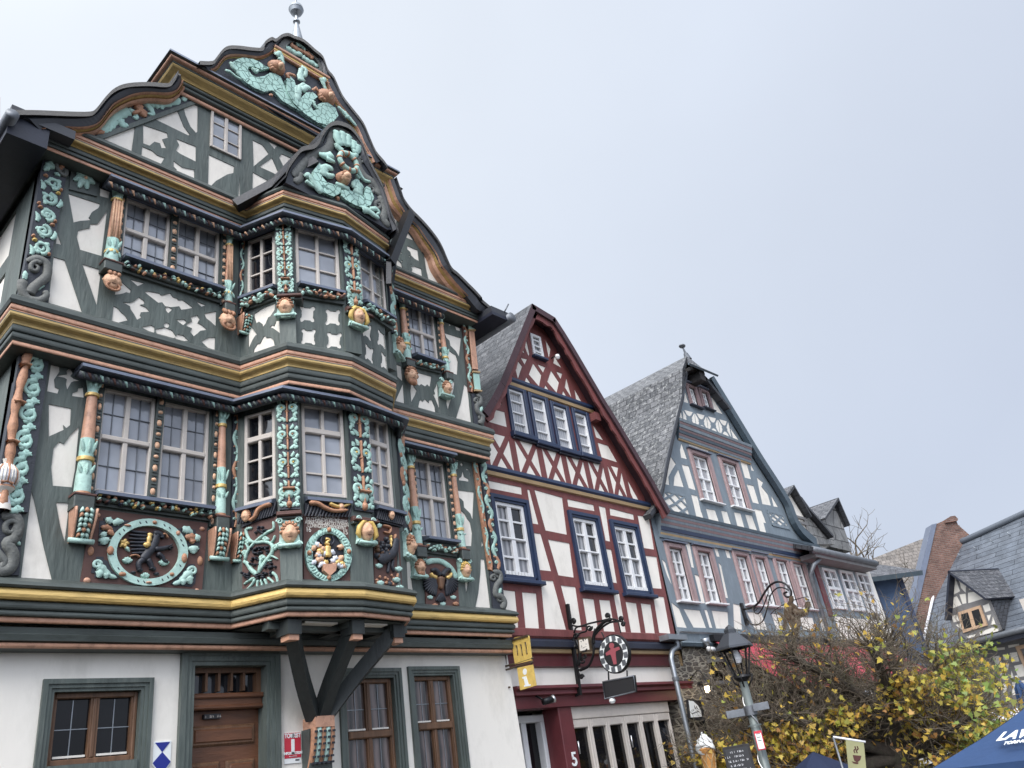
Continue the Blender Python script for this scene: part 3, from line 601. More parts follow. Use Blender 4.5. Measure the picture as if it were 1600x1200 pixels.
    if kind == 1:            # beard
        for i in range(7):
            x = (i-3)/3; tube(mb, [W3(R*x*.45, -R*.5, D*.8*(1-.25*abs(x))), W3(R*x*.4, -R*.85, D*.75*(1-.2*abs(x))), W3(R*x*.22, -R*1.12, D*.45)], [R*.1, R*.13, R*.05], hair, 6)
    if kind == 2:            # long side locks
        for fl in (-1, 1):
            tube(mb, [W3(0, R*.95, D*.5), W3(fl*R*.5, R*.82, D*.6), W3(fl*R*.88, R*.3, D*.45), W3(fl*R*1.02, -R*.3, D*.4), W3(fl*R*.75, -R*.75, D*.3)], [R*.15, R*.2, R*.24, R*.26, R*.1], hair, 8)
    if kind == 3:            # grinning head with a ring below
        tube(mb, [W3(R*.62*cos(a), -R*.72+R*.42*sin(a), D*.75) for a in [2*pi*i/14 for i in range(14)]], R*.13, hair, 6, closed=True)
        for fl in (-1, 0, 1): tube(mb, [W3(fl*R*.42, R*1.15, D*.3), W3(fl*R*.42, R*.75, D*.85), W3(fl*R*.32, R*.5, D*.95)], [R*.2, R*.22, R*.1], hair, 7)
    return mb.build(name, parent)
def garland(pl, q, parent, d=.04, n=16, seed=3, name='carved_garland', bgm='dark green timber', pal=('mint','orange carving','gold','pale mint','dark navy','mint','brown panel')):
    r = random.Random(seed); Q = Quad(pl, *q); mb = MB(); quadbox(mb, pl, [Q(0,0), Q(1,0), Q(1,1), Q(0,1)], -.05, d, bgm); H = Q.H
    tube(mb, [pl.w(*Q(a, .5-.12*sin(pi*a)), d+.02) for a in [i/8 for i in range(9)]], H*.2, bgm, 6)
    for i in range(n):
        a = (i+.5)/n; m = pal[int(r.random()*len(pal))]
        for k in range(3):
            c = Q(a+r.uniform(-.3, .3)/n, .5+r.uniform(-.32, .28)); ang = r.uniform(0, 2*pi); l = H*r.uniform(.2, .34)
            m = r.choice(pal)
            if r.random() < .55: stroke(mb, pl, [(c[0]+cos(ang)*l*t, c[1]+sin(ang)*l*.8*t) for t in (-.8,-.3,.3,.8)], [l*.1, l*.38, l*.4, l*.1], .04, d+.035, m)
            else: blob(mb, pl, c[0], c[1], l*.55, l*.5, .06, d+.02, m, 8, 2)
    return mb.build(name, parent)
def roll(path, z, r, parent, mats, d=0, name='carved_roll', pitch=.075, back='dark field'):
    """rope-like carved roll under a hood, following plan points"""
    P = [Vector((x, y, z)) for x, y in path]; mb = MB(); k = 0
    tube(mb, P, r*.9, back, 10)
    for a, b_ in zip(P, P[1:]):
        L_ = (b_-a).length; u = (b_-a)/L_; n_ = max(2, int(L_/pitch)); out = Vector((u.y, -u.x, 0))
        for i in range(n_):
            c = a+u*(L_*(i+.5)/n_); m = mats[k % len(mats)]; k += 1
            tube(mb, [c-u*pitch*.4+out*r*.2+Vector((0,0,r*.85)), c+out*r*.92+Vector((0,0,r*.1)), c+u*pitch*.4+out*r*.55-Vector((0,0,r*.8))], [pitch*.12, pitch*.27, pitch*.12], m, 6)
    return mb.build(name, parent)
# =============== HOUSE 1: richly carved green timbered house with an oriel ===============
GR, F1, F2, GB, UG = YP(8.0), YP(7.8), YP(7.6), YP(7.4), YP(7.17)
H = thing('timbered_house', (5, 8, 0), 'tall green timbered house with gold cornices, mint and orange carvings and an oriel', 'house')
A5, B7, C6, D8 = Zm(0,480), Zm(0,750), Zm(350,500), Zm(350,750)
E1, E2, E3, E4 = Zm(600,440,8), Zm(600,560,8), Zm(600,690,8), Zm(600,820,8)
K5, K6, K7, K8 = Zm(150,400,6.384), Zm(370,440,5.926), Zm(440,180,6.667), Zm(560,300,7.273)
L1, L2, L3 = Zm(100,780,6.154), Zm(370,770,5.926), Zm(340,40,5.714)
T1, T2, T3, T4 = Zm(0,0), Zm(300,0), Zm(0,200), Zm(350,250)
XL1, XR1, XL2, XR2 = 1.93, 8.31, 1.82, 8.24
# oriel plan, first and second floor
O1 = [(4.22,7.8),(4.52,7.22),(5.31,7.10),(6.03,7.20),(6.38,7.8)]
O2 = [(4.18,7.6),(4.44,7.0),(5.17,6.85),(5.93,7.02),(6.32,7.6)]
O3 = [(4.13,7.4),(4.34,6.86),(5.11,6.72),(5.92,6.90),(6.3,7.4)]
def rect(a, b, c, d): return [(a,b),(c,b),(c,d),(a,d)]
# ---- ground floor wall ----
wins = {}
gw = [wpx(GR,(67,1062),(231,1200)), wpx(GR,(519,1045),(636,1200)), wpx(GR,(636.5,1042),(745,1200))]
gw = [(gw[0][0]+.0,GR.px(85,1194)[1]-.12,gw[0][2],gw[0][3]), (5.64,1.2,6.55,gw[1][3]), (6.66,1.2,7.52,gw[2][3])]
dr = wpx(GR,(279,1016),(439,1200)); door = (dr[0]+.02, 0, dr[2]-.02, dr[3])
mb = MB()
plate(mb, GR, [[(1.93,0),(8.60,0),(8.53,2.3),(8.48,3.36),(1.93,3.36)]], [rect(*w_) for w_ in gw+[door]], -.35, 0, 'smooth plaster')
mb.build('ground_floor_wall', H)
def surround(nm, r, w_, parent, d=.035, bottom=True, m='green timber'):
    s0,z0,s1,z1 = r; mb = MB()
    for q, q2, dd in ((0, .4*w_, d), (w_*.4, w_*.72, d-.016), (w_*.72, w_, d-.032)):
        rr = [(s0+q, z0, s0+q2, z1-q2), (s1-q2, z0, s1-q, z1-q2), (s0+q, z1-q2, s1-q, z1-q)]
        for k in rr: pbox(mb, GR, *k, -.3, dd, m)
    if bottom: pbox(mb, GR, s0+w_, z0, s1-w_, z0+w_, -.3, d-.02, m)
    return mb.build(nm, parent)
for i, r in enumerate(gw):
    sw = .105; o = surround('window', r, sw, H, m='green timber')
    s0,z0,s1,z1 = r[0]+sw, r[1]+sw, r[2]-sw, r[3]-sw; fr = MB(); W_ = s1-s0
    tz = [] if i == 0 else [2.42 if i == 1 else 2.46]
    for k in ((s0,z0,s0+.035,z1),(s1-.035,z0,s1,z1),(s0+.035,z1-.05,s1-.035,z1),(s0+.035,z0,s1-.035,z0+.05),((s0+s1)/2-.018,z0+.05,(s0+s1)/2+.018,z1-.05)): pbox(fr, GR, *k, -.2, -.055, 'brown wood', .008)
    for z in tz: pbox(fr, GR, s0+.05, z-.04, s1-.05, z+.04, -.2, -.035, 'brown wood', .012)
    for c in (0, 1):
        x0 = s0+.035+c*(W_/2-.017); x1 = x0+W_/2-.053
        for k in ((x0,z0+.05,x0+.02,z1-.05),(x1-.02,z0+.05,x1,z1-.05)): pbox(fr, GR, *k, -.2, -.07, 'brown wood')
        xm = (x0+x1)/2; zz = [z0+.05]+tz+[z1-.06]
        for a, b_ in zip(zz, zz[1:]): pbox(fr, GR, xm-.004, a, xm+.004, b_, -.11, -.095, 'zinc'); pbox(fr, GR, x0, (a+b_)/2-.004, x1, (a+b_)/2+.004, -.11, -.094, 'zinc')
        for z in [z0+.05+.012]+[t_+.05 for t_ in tz]: pbox(fr, GR, x0+.03, z, x1-.03, z+.018, -.11, -.075, 'cream plaster')
    fr.build('casement', o)
    p = MB(); p.add([GR.w(s0,z0,-.105),GR.w(s1,z0,-.105),GR.w(s1,z1,-.105),GR.w(s0,z1,-.105)], [(0,1,2,3)], 'black pane' if i == 0 else 'brown curtain pane'); p.build('pane', o)
# door
o = surround('door', (door[0], 0, door[2], door[3]), .15, H, d=.05, bottom=False)
s0, s1, z1 = door[0]+.15, door[2]-.15, door[3]-.15; lf = MB()
zt0, zt1 = GR.px(345,1105)[1], GR.px(345,1085)[1]
for k, dd in (((s0,zt0,s1,zt1), -.06), ((s0-.0,zt1-.03,s1,zt1+.02), -.03), ((s0,zt0-.01,s1,zt0+.03), -.045)): pbox(lf, GR, *k, -.3, dd, 'door wood', .012)
for k in ((s0,zt1,s0+.05,z1),(s1-.05,zt1,s1,z1),(s0+.05,z1-.05,s1-.05,z1)): pbox(lf, GR, *k, -.3, -.1, 'brown wood')
for i in range(1, 5): x = s0+.05+(s1-s0-.1)*i/5; pbox(lf, GR, x-.013, zt1+.05, x+.013, z1-.05, -.2, -.11, 'brown wood')
lf.build('transom_frame', o); p = MB(); p.add([GR.w(s0,zt1,-.18),GR.w(s1,zt1,-.18),GR.w(s1,z1,-.18),GR.w(s0,z1,-.18)], [(0,1,2,3)], 'dark pane'); p.build('transom_pane', o)
lf = MB(); pbox(lf, GR, s0, 0, s1, zt0-.012, -.3, -.15, 'door wood')
zz_ = [GR.px(345, y)[1]/zt0 for y in (1130,1163,1187)]
for a, b_, c, d_ in ((.06,zz_[1],.94,zz_[0]),(.06,.05,.46,zz_[2]),(.54,.05,.94,zz_[2])):
    q = (s0+(s1-s0)*a, (zt0)*b_, s0+(s1-s0)*c, zt0*d_); pbox(lf, GR, *q, -.15, -.125, 'brown wood', .02); pbox(lf, GR, q[0]+.035, q[1]+.035, q[2]-.035, q[3]-.035, -.15, -.112, 'door wood', .012)
lf.build('door_leaf', o); hb = MB(); tube(hb, [GR.w(s1-.09,1.05,-.15),GR.w(s1-.09,1.05,-.07),GR.w(s1-.2,1.05,-.07)], .012, 'gold'); hb.build('handle', o)
# ---- cornices (path: main wall, round the oriel, main wall) ----
g_ = 'dark green timber'
def cornice(nm, zt, O, Y, xl, xr, prof):
    k_ = .55 if Y < 7.75 else .72; prof = [(p[0]*k_ if p[0] > 0 else p[0], p[1], p[2]) for p in prof]; prof = [(o_, 1.6+(z_-1.6)*(Y-max(o_, 0))/(Y-.1), m_) for o_, z_, m_ in prof]
    mb = MB(); path = [(xl, Y+5.0), (xl, Y)]+O+[(xr, Y), (xr, Y+1.2)]; moulding(mb, path, prof)
    return mb.build(nm, H)
p1 = rollprof([(0,3.86,g_),(.19,3.83,g_),(.215,3.80,g_),(.19,3.775,g_),('r',.13,3.775,3.665,.065,'gold'),('r',.105,3.66,3.585,.035,g_),('r',.09,3.58,3.53,.03,g_),('r',.055,3.525,3.475,.02,'copper paint'),(.02,3.47,g_),(-.05,3.47,g_)])
cornice('cornice', 3.86, O1, 7.8, XL1, XR1, p1)
mb = MB(); lp = rollprof([(.0,3.47,g_),(.06,3.46,g_),(.05,3.41,g_),(.065,3.40,g_),(.05,3.35,g_),('r',.0,3.345,3.295,.03,'copper paint'),(0,3.294,g_),(-.15,3.29,g_)])
moulding(mb, [(XL1,14),(XL1,7.85),(8.45,7.85),(8.45,9)], lp); mb.build('wall_beam', H)
p2 = rollprof([(0,6.56,g_),(.17,6.545,g_),(.20,6.50,g_),(.17,6.455,g_),('r',.13,6.45,6.385,.03,'copper paint'),(.15,6.375,g_),('c',.15,.06,6.36,6.23,'aged gold'),('r',.04,6.225,6.15,.03,g_),('r',.02,6.145,6.075,.03,g_),(.03,6.07,g_),('r',.0,6.045,6.0,.02,'copper paint'),(0,5.998,g_),(-.3,5.99,g_)])
# cornice 2 sits between floors: its path follows the upper wall for the ledge
cornice('cornice', 6.56, O2, 7.6, XL2, XR2, p2)
p3 = rollprof([(0,8.76,g_),(.17,8.745,g_),(.20,8.72,g_),(.17,8.68,g_),('r',.13,8.675,8.615,.03,'copper paint'),(.15,8.60,g_),('c',.16,.06,8.585,8.47,'aged gold'),('r',.04,8.465,8.40,.03,g_),('r',.02,8.395,8.34,.03,g_),('r',.0,8.335,8.285,.02,'copper paint'),(0,8.284,g_),(-.3,8.28,g_)])
cornice('cornice', 8.76, O3, 7.4, 1.72, 8.22, p3)
# ---- first floor frame ----
win1 = [wpx(F1,*(A5([(655,515)])[0], A5([(915,1185)])[0], A5([(585,1140)])[0], A5([(970,580)])[0])), wpx(F1,(257.5,630),(318,788),(246,778),(327,645)), wpx(F1,(647,717),(702,843),(658,838),(692,727))]
P1 = [A5([(325,315),(410,335),(405,355),(370,360),(375,400),(340,450),(345,500),(370,510),(360,540),(295,525)]),
 A5([(438,375),(455,410),(442,428),(462,445),(505,460),(462,462),(445,470),(420,515),(412,480),(418,450),(400,440),(350,430),(400,420),(420,418),(415,400)]),
 A5([(520,500),(525,565),(450,555),(455,535),(485,525),(490,505)]),
 A5([(305,605),(445,632),(440,735),(415,755),(395,735),(400,765),(305,808)]),
 A5([(495,745),(470,1015),(450,1125),(330,1115),(320,1000),(335,880),(370,840),(400,855),(440,800)]),
 B7([(198,70),(215,130),(275,420),(330,640),(130,620),(165,330)]), B7([(350,140),(435,142),(405,390),(375,280)]),
 E3([(905,180),(1020,200),(1015,240),(975,240),(970,232),(910,240)]), E3([(860,230),(890,250),(900,330),(915,400),(915,480),(865,480)]),
 E3([(970,258),(990,290),(970,312),(955,285)]), E3([(905,312),(938,325),(912,340)]), E3([(1028,335),(1062,350),(1035,360)]), E3([(985,365),(1005,440),(1060,470),(1060,500),(938,482),(940,455),(968,440)]), E3([(1062,300),(1090,440),(1075,410)]),
 E3([(915,605),(1125,630),(1110,985),(1080,900),(1000,820),(995,750),(970,720),(940,700)]),
 E3([(915,790),(950,850),(1010,900),(1040,960),(1080,1010),(1105,1150)])+E4([(1103,110),(1095,265),(1000,265),(965,150),(950,40),(945,-30)]),
 E4([(1015,410),(1085,420),(1075,600),(1030,860),(1010,700)]), E4([(1210,430),(1255,430),(1340,1105),(1130,1100),(1180,850),(1205,600)]), E4([(1220,185),(1240,250),(1220,282)]),
 E4([(330,390),(345,640),(390,1070),(305,1070),(295,900),(262,520),(285,440)])]
def framed(nm, pl, outer, holes_px, holes=(), parent=H, tm='green timber', wm='white plaster', th=.16, rec=.010, wname='plaster_infill'):
    mb = MB(); hp = [pl.P(h) for h in holes_px]; plate(mb, pl, [outer], hp+list(holes), -th, 0, tm); o = mb.build(nm, parent)
    mb = MB(); plate(mb, pl, [outer], list(holes), -th, -rec, wm); mb.build(wname, parent); return o
framed('timber_frame', F1, rect(XL1,3.84,XR1,6.05), P1, [rect(w_[0]-.02,w_[1]-.02,w_[2]+.02,w_[3]+.02) for w_ in win1])
win1 = [(a-.02, b_-.02, c+.02, d_+.02) for a, b_, c, d_ in win1]
for w_, lead in zip(win1, (1,1,1)): window(F1, *w_, H, rows=(.52,), d=.0, lead=1, recess=.045, fr=.036, mul=.05, trans=.055)
# second floor
win2 = [wpx(F2,*T3([(795,450),(1035,905),(757,820),(1058,540)])), wpx(F2,*T3([(1115,570),(1355,1010),(1095,930),(1362,650)])), wpx(F2,*E1([(285,285),(665,1010),(345,925),(605,385)]))]
P2 = [T3(x) for x in ([(428,410),(628,475),(615,500),(575,525),(555,560),(570,575),(500,580),(460,590)], [(360,660),(385,730),(350,722)],
 [(670,515),(655,640),(635,800),(500,760),(480,680),(490,640),(530,630),(560,625),(565,600),(610,600),(640,560)], [(335,805),(405,825),(430,900),(525,1185),(300,1130)], [(515,850),(632,885),(605,1110),(560,980)], [(628,310),(665,320),(690,365),(680,440),(625,425)])]
P2 += [K5(x) for x in ([(215,220),(350,340),(340,370),(300,360),(280,370),(240,380),(190,385)], [(340,232),(485,270),(415,300)],
 [(485,360),(520,350),(630,370),(650,390),(690,385),(740,370),(770,410),(810,420),(820,440),(860,435),(970,515),(900,530),(850,535),(830,500),(750,510),(690,500),(660,460),(620,465)],
 [(265,460),(340,465),(380,450),(430,410),(485,450),(480,480),(440,485),(500,510),(535,555),(450,560),(440,590),(455,610),(410,635),(380,580),(345,530),(340,500)],
 [(175,500),(220,520),(250,560),(290,590),(320,640),(155,680)], [(275,725),(370,718),(435,770),(350,755)], [(450,710),(550,688),(585,710),(585,760),(560,765)],
 [(590,730),(690,712),(760,740),(800,800),(760,835),(720,815),(685,850),(660,810),(610,790)], [(785,820),(810,780),(870,790),(925,845),(850,850)],
 [(705+28*cos(a),690+26*sin(a)) for a in [2*pi*i/10 for i in range(10)]], [(690,515),(720,505),(765,530),(720,570),(700,545)], [(795,635),(880,632),(905,655),(870,690)],
 [(900,680),(960,650),(945,610),(1010,590),(1035,630),(1015,665),(1060,690),(1110,735),(1040,745),(1015,770),(975,800),(940,755),(960,720),(910,700)],
 [(1000,452),(1100,490),(1050,505)], [(1080,575),(1200,550),(1195,700),(1140,650),(1100,620)], [(1050,850),(1110,820),(1140,810),(1190,812),(1185,970),(1100,900)], [(945,920),(995,902),(1065,960)])]
P2 += [E1(x) for x in ([(715,400),(740,410),(745,550),(705,545)], [(890,440),(940,450),(955,620),(905,605),(890,560)], [(790,425),(830,437),(815,452)], [(760,465),(785,490),(762,512)], [(862,488),(865,528),(840,510)], [(812,548),(822,518),(842,552)], [(803,482),(832,500),(815,512)],
 [(755,640),(965,705),(940,940),(900,870),(830,800),(820,740),(780,700)], [(745,740),(800,850),(850,890),(900,920),(925,1000),(915,1165),(780,1115),(765,960),(745,850)])]
P2 += [E2(x) for x in ([(155,75),(215,95),(235,290),(170,230)], [(240,310),(260,620),(115,595),(190,430)], [(380,165),(595,225),(580,330),(570,355),(540,325),(515,350),(465,320),(440,340),(395,300),(375,220)],
 [(345,290),(370,340),(410,400),(395,450),(355,520),(345,560),(330,400)], [(430,600),(445,530),(470,515),(480,540),(515,510),(560,555),(565,520),(600,520),(635,600),(655,730),(430,665)],
 [(665,285),(680,480),(695,640),(640,500),(615,455),(640,440),(625,400),(650,350)], [(785,270),(885,295),(870,400),(800,645),(780,560),(790,450)], [(1005,320),(1045,360),(1095,840),(890,780),(960,560)])]
win2 = [(a-.02, b_-.02, c+.02, d_+.02) for a, b_, c, d_ in win2]
framed('timber_frame', F2, rect(XL2,6.5,XR2,8.32), P2, [rect(*w_) for w_ in win2])
for w_ in win2: window(F2, *w_, H, rows=(.5,), lead=1, recess=.045, fr=.036, mul=.05, trans=.055)
# ---- gable ----
Lc = T1([(270,800),(415,812),(490,818),(560,812),(630,790),(680,740),(720,690),(770,650),(850,615),(960,600),(1080,608),(1140,575),(1175,530)])       # inner edge of left curved moulding
Rc = K8([(300,-180),(370,20),(410,120),(500,230),(570,310),(650,390),(720,490),(790,600),(860,700),(900,820),(960,920),(1050,1040),(1150,1130),(1200,1165)])
gp = GB.P(T1([(265,815)])+Lc+[(300,128),(630,295)]+Rc)
gwin = wpx(GB,*T1([(1318,678),(1505,1005),(1308,920),(1505,765)]))
PG = [T1(x) for x in ([(610,875),(845,790),(820,970)], [(895,780),(1045,830),(1050,860),(1015,870),(1040,925),(1010,925),(1000,895),(965,885),(935,910),(895,895)],
 [(890,915),(950,940),(985,970),(1030,985),(1000,1035),(1025,1045),(1020,1060),(880,1000)], [(1100,865),(1225,915),(1225,1010),(1145,970),(1125,960),(1100,940),(1120,905)],
 [(1085,1005),(1140,1045),(1215,1060),(1217,1140),(1085,1090),(1105,1060),(1085,1040)], [(960,740),(1105,680),(1150,790),(1190,845),(1175,845)], [(1145,660),(1210,635),(1237,655),(1235,820),(1225,830),(1190,790),(1160,720)],
 [(1305,965),(1465,1040),(1460,1080),(1420,1090),(1350,1130),(1310,1170),(1300,1150)], [(1500,1090),(1500,1395),(1465,1455),(1340,1400),(1345,1375),(1400,1360),(1440,1340),(1480,1350)])]
PG += [T2(x) for x in ([(378,765),(400,780),(425,850),(380,830)], [(430,795),(575,860),(515,930),(465,870)], [(380,875),(440,905),(480,960),(385,1040)], [(600,890),(632,905),(628,965),(580,935)],
 [(560,960),(625,990),(625,1060),(590,1075),(545,985)], [(500,985),(550,1100),(440,1050),(420,1040)], [(380,1075),(480,1130),(378,1200)])]
PG += [K8(x) for x in ([(520,395),(630,555),(480,490)], [(375,200),(410,240),(440,300),(430,370),(385,290)], [(430,555),(490,570),(490,610),(475,630),(480,665),(440,650),(400,655)], [(555,610),(675,660),(690,785),(640,760),(600,720),(590,680),(555,650)],
 [(420,765),(450,770),(490,810),(495,840),(525,890),(405,865)], [(600,850),(640,845),(715,870),(728,970),(600,915),(615,880)], [(747,720),(1035,1085),(800,1005),(770,880)], [(472,680),(500,690),(490,705)], [(570,720),(590,728),(580,745)], [(490,770),(508,785),(495,800)], [(590,815),(605,825),(598,838)])]
framed('gable_frame', GB, gp, PG, [rect(*gwin)], th=.2)
window(GB, *gwin, H, rows=(), muntin=(.33,.66), recess=.035, fr=.035, mul=.045, mw=.012, d=.03)
def band(pl, up, lo, d0, d1, mat_, nm, parent=H, n=4, mb=None):
    """solid strip between two pixel lines"""
    a, b_ = smoothline(pl.P(up), n), smoothline(pl.P(lo), n); own = mb is None; mb = mb or MB(); k = 40
    def rs(L_):
        d = [0]
        for p, q in zip(L_, L_[1:]): d.append(d[-1]+math.dist(p, q))
        o = []; j = 0
        for i in range(k+1):
            t = d[-1]*i/k
            while j < len(d)-2 and d[j+1] < t: j += 1
            f = (t-d[j])/max(1e-9, d[j+1]-d[j]); o.append((L_[j][0]+(L_[j+1][0]-L_[j][0])*f, L_[j][1]+(L_[j+1][1]-L_[j][1])*f))
        return o
    a, b_ = rs(a), rs(b_)
    layers = mat_ if isinstance(mat_, list) else [(0, 1, d1, mat_)]
    for f0, f1, dd, m in layers:
        vs = []
        for p, q in zip(a, b_):
            u_ = (p[0]+(q[0]-p[0])*f0, p[1]+(q[1]-p[1])*f0); l_ = (p[0]+(q[0]-p[0])*f1, p[1]+(q[1]-p[1])*f1); md = ((u_[0]+l_[0])/2, (u_[1]+l_[1])/2)
            vs += [pl.w(*u_, d0), pl.w(*u_, dd*.8+d0*.2), pl.w(*md, dd), pl.w(*l_, dd*.8+d0*.2), pl.w(*l_, d0)]
        mb.add(vs, [(i*5+j, (i+1)*5+j, (i+1)*5+j+1, i*5+j+1) for i in range(k) for j in range(4)], m, False)
        mb.add(vs[:5], [(0,1,2,3,4)], m); mb.add(vs[-5:], [(4,3,2,1,0)], m)
    return mb.build(nm, parent) if own else None
SLo = T1([(150,775),(250,780),(380,775),(480,772),(560,760),(610,735),(660,665),(700,610),(760,585),(840,565),(930,562),(1050,565),(1110,540),(1140,480)])
Lo = T1([(262,800),(400,785),(480,788),(560,782),(620,755),(670,690),(710,640),(765,608),(840,578),(930,568),(1050,572),(1115,545),(1145,490)])
Louter = T1([(110,690),(250,692),(440,700),(560,700),(600,680),(660,605),(720,550),(800,522),(930,515),(1050,522),(1090,490),(1115,440)])
ml = [(0,.3,0,'copper paint'),(.3,.55,-.03,'aged gold'),(.55,1,-.06,'copper paint')]
band(YP(7.22), Lo, Lc, -.25, 0, ml, 'curved_moulding')
band(YP(7.2), Louter, Lo, -.22, 0, 'dark slate', 'slate_verge')
Ro_in = K8([(360,-170),(420,0),(450,80),(520,190),(580,290),(680,380),(770,510),(850,620),(910,720),(960,830),(1010,890),(1090,990),(1180,1090),(1260,1180)])+E1([(1180,300)])
Ro_in = Ro_in[:-1]
Ro_out = K8([(430,-170),(490,0),(520,80),(600,190),(700,290),(800,400),(900,530),(960,640),(1010,760),(1060,860),(1130,920),(1250,1040),(1330,1120),(1400,1200)])
band(YP(7.22), Ro_in, Rc, -.25, 0, ml, 'curved_moulding')
band(YP(7.2), Ro_out+E1([(1200,200),(1300,290)]), Ro_in+E1([(1190,330),(1260,360)]), -.22, 0, 'dark slate', 'slate_verge')
# roofs running back from the verges
def roofstrip(nm, pl, line, y0, y1, th, mat_, parent, n=3, under='dark slate', mb=None, flip=1):
    q = smoothline(pl.P(line), n); own = mb is None; mb = mb or MB(); L_ = 0; vs = []; fs = []; uv = []
    for i, p in enumerate(q):
        vs += [Vector((pl.o.x+p[0], y0, p[1])), Vector((pl.o.x+p[0], y1, p[1])), Vector((pl.o.x+p[0], y0, p[1]-th)), Vector((pl.o.x+p[0], y1, p[1]-th))]
    acc = [0]
    for a, b_ in zip(q, q[1:]): acc.append(acc[-1]+math.dist(a, b_))
    for i in range(len(q)-1):
        a, b_ = i*4, (i+1)*4; fs.append((a, b_, b_+1, a+1)); uv.append([(y0, -flip*acc[i]), (y0, -flip*acc[i+1]), (y1, -flip*acc[i+1]), (y1, -flip*acc[i])])
    mb.add(vs, fs, mat_, False, uv)
    mb.add(vs, [(i*4+2, i*4+3, i*4+7, i*4+6) for i in range(len(q)-1)]+[(i*4, i*4+2, i*4+6, i*4+4) for i in range(len(q)-1)]+[(i*4+1, i*4+5, i*4+7, i*4+3) for i in range(len(q)-1)], under)
    return mb.build(nm, parent) if own else None
roofstrip('roof', YP(7.18), T1([(60,690)])+Louter, 7.17, 15, .07, 'dark slate', H)
roofstrip('roof', YP(7.18), Ro_out+E1([(1200,200),(1300,290),(1360,335)]), 7.17, 15, .07, 'dark slate', H)
# upper gable
Uo = T2([(50,380),(130,380),(160,350),(190,310),(230,285),(300,285),(380,295),(445,295),(460,255),(500,230),(525,240),(560,215),(600,205),(640,220),(700,245),(770,305),(820,350),(850,430),(890,480),(940,590),(1000,670),(1070,760),(1110,850),(1150,940),(1200,1000),(1220,1030)])
Ui = T2([(110,428),(150,408),(180,370),(205,345),(240,332),(320,333),(410,345),(470,330),(510,300),(530,275),(555,248),(590,225),(640,222),(700,250),(755,300),(805,365),(828,430),(838,480),(880,560),(920,630),(985,710),(1045,795),(1085,890),(1125,960),(1160,1010)])
Ul = T2([(150,450),(185,440),(215,402),(245,372),(330,370),(420,378),(480,362),(520,335)])
Ulo = Ui[:10]
Ur = T2([(810,492),(858,590),(925,700),(995,785),(1035,850),(1078,940),(1110,1005)]); Uro = T2([(838,480),(880,560),(920,630),(985,710),(1045,795),(1085,890),(1125,960),(1150,1010)])
mb = MB(); plate(mb, UG, [UG.P(Ui+T2([(1125,1040),(0,400)]))], [], -.25, 0, 'dark field'); mb.build('gable_field', H)
band(YP(7.1), Uo[:-1], Ui[:-1]+[Ui[-1]], -.17, 0, 'dark slate', 'slate_verge')
band(YP(7.12), T2([(110,428),(150,408),(180,370),(205,345),(240,332),(320,333),(410,345),(470,330),(515,300)]), T2([(150,450),(185,440),(215,402),(245,372),(330,370),(420,378),(480,362),(528,325)]), -.16, 0, ml, 'curved_moulding')
band(YP(7.12), Uro, Ur, -.16, 0, ml, 'curved_moulding')
mb = MB(); a, b_ = UG.px(*T2([(515,300)])[0]), UG.px(*T2([(840,488)])[0])
for f0, f1, m in ((0,.05,'copper paint'),(.05,.1,'gold'),(.1,.14,'copper paint')): pbox(mb, UG, a[0]-.03, a[1]-f1, b_[0]+.03, a[1]-f0, 0, .05+.02*(f0 == 0), m, .01)
mb.build('gable_string_course', H)
roofstrip('roof', YP(7.08), Uo, 7.08, 15, .07, 'dark slate', H)
mb = MB(); c4 = rollprof([(0,10.60,'lead sheet'),(.26,10.55,'lead sheet'),(.27,10.51,g_),('r',.21,10.505,10.455,.03,'copper paint'),(.19,10.45,g_),(.2,10.42,g_),('c',.19,.11,10.41,10.29,'aged gold'),('r',.08,10.285,10.23,.03,g_),('r',.06,10.225,10.17,.03,g_),('r',.03,10.165,10.10,.025,'copper paint'),(.03,10.099,g_),(-.05,10.08,g_)])
moulding(mb, [(3.17,8.4),(3.17,7.4),(6.35,7.4),(6.35,8.4)], c4); mb.build('cornice', H)
# finial
mb = MB(); fx, fy = 4.9, 7.3
lathe(mb, (fx,fy,12.45), [(.11,-.25),(.085,.0),(.035,.30),(.03,.33),(.055,.36),(.055,.38),(.03,.41),(.025,.50),(.05,.53),(.09,.58),(.112,.64),(.118,.65),(.105,.71),(.06,.76),(.015,.785),(.010,1.2),(.0,1.22)], 'zinc', 20)
mb.build('finial', H)
# ---- left eave, gutter, side wall ----
mb = MB(); tube(mb, [(1.38,7.12,8.40),(1.38,15,8.40)], .065, 'dull zinc', 12); mb.build('gutter', H)
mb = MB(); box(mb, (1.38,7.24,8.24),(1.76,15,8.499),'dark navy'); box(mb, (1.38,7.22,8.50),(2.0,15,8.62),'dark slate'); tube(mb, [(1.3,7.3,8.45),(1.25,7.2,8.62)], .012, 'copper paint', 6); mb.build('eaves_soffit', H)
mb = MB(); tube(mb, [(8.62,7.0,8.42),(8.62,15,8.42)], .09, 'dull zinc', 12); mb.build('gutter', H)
mb = MB(); box(mb, (8.2,7.05,8.36),(8.6,15,8.42),'dark navy'); box(mb, (8.2,7.05,8.42),(8.62,15,8.52),'dark slate'); tube(mb, [(8.5,7.05,8.5),(8.58,7.0,8.66)], .012, 'dull zinc', 6); mb.build('eaves_soffit', H)
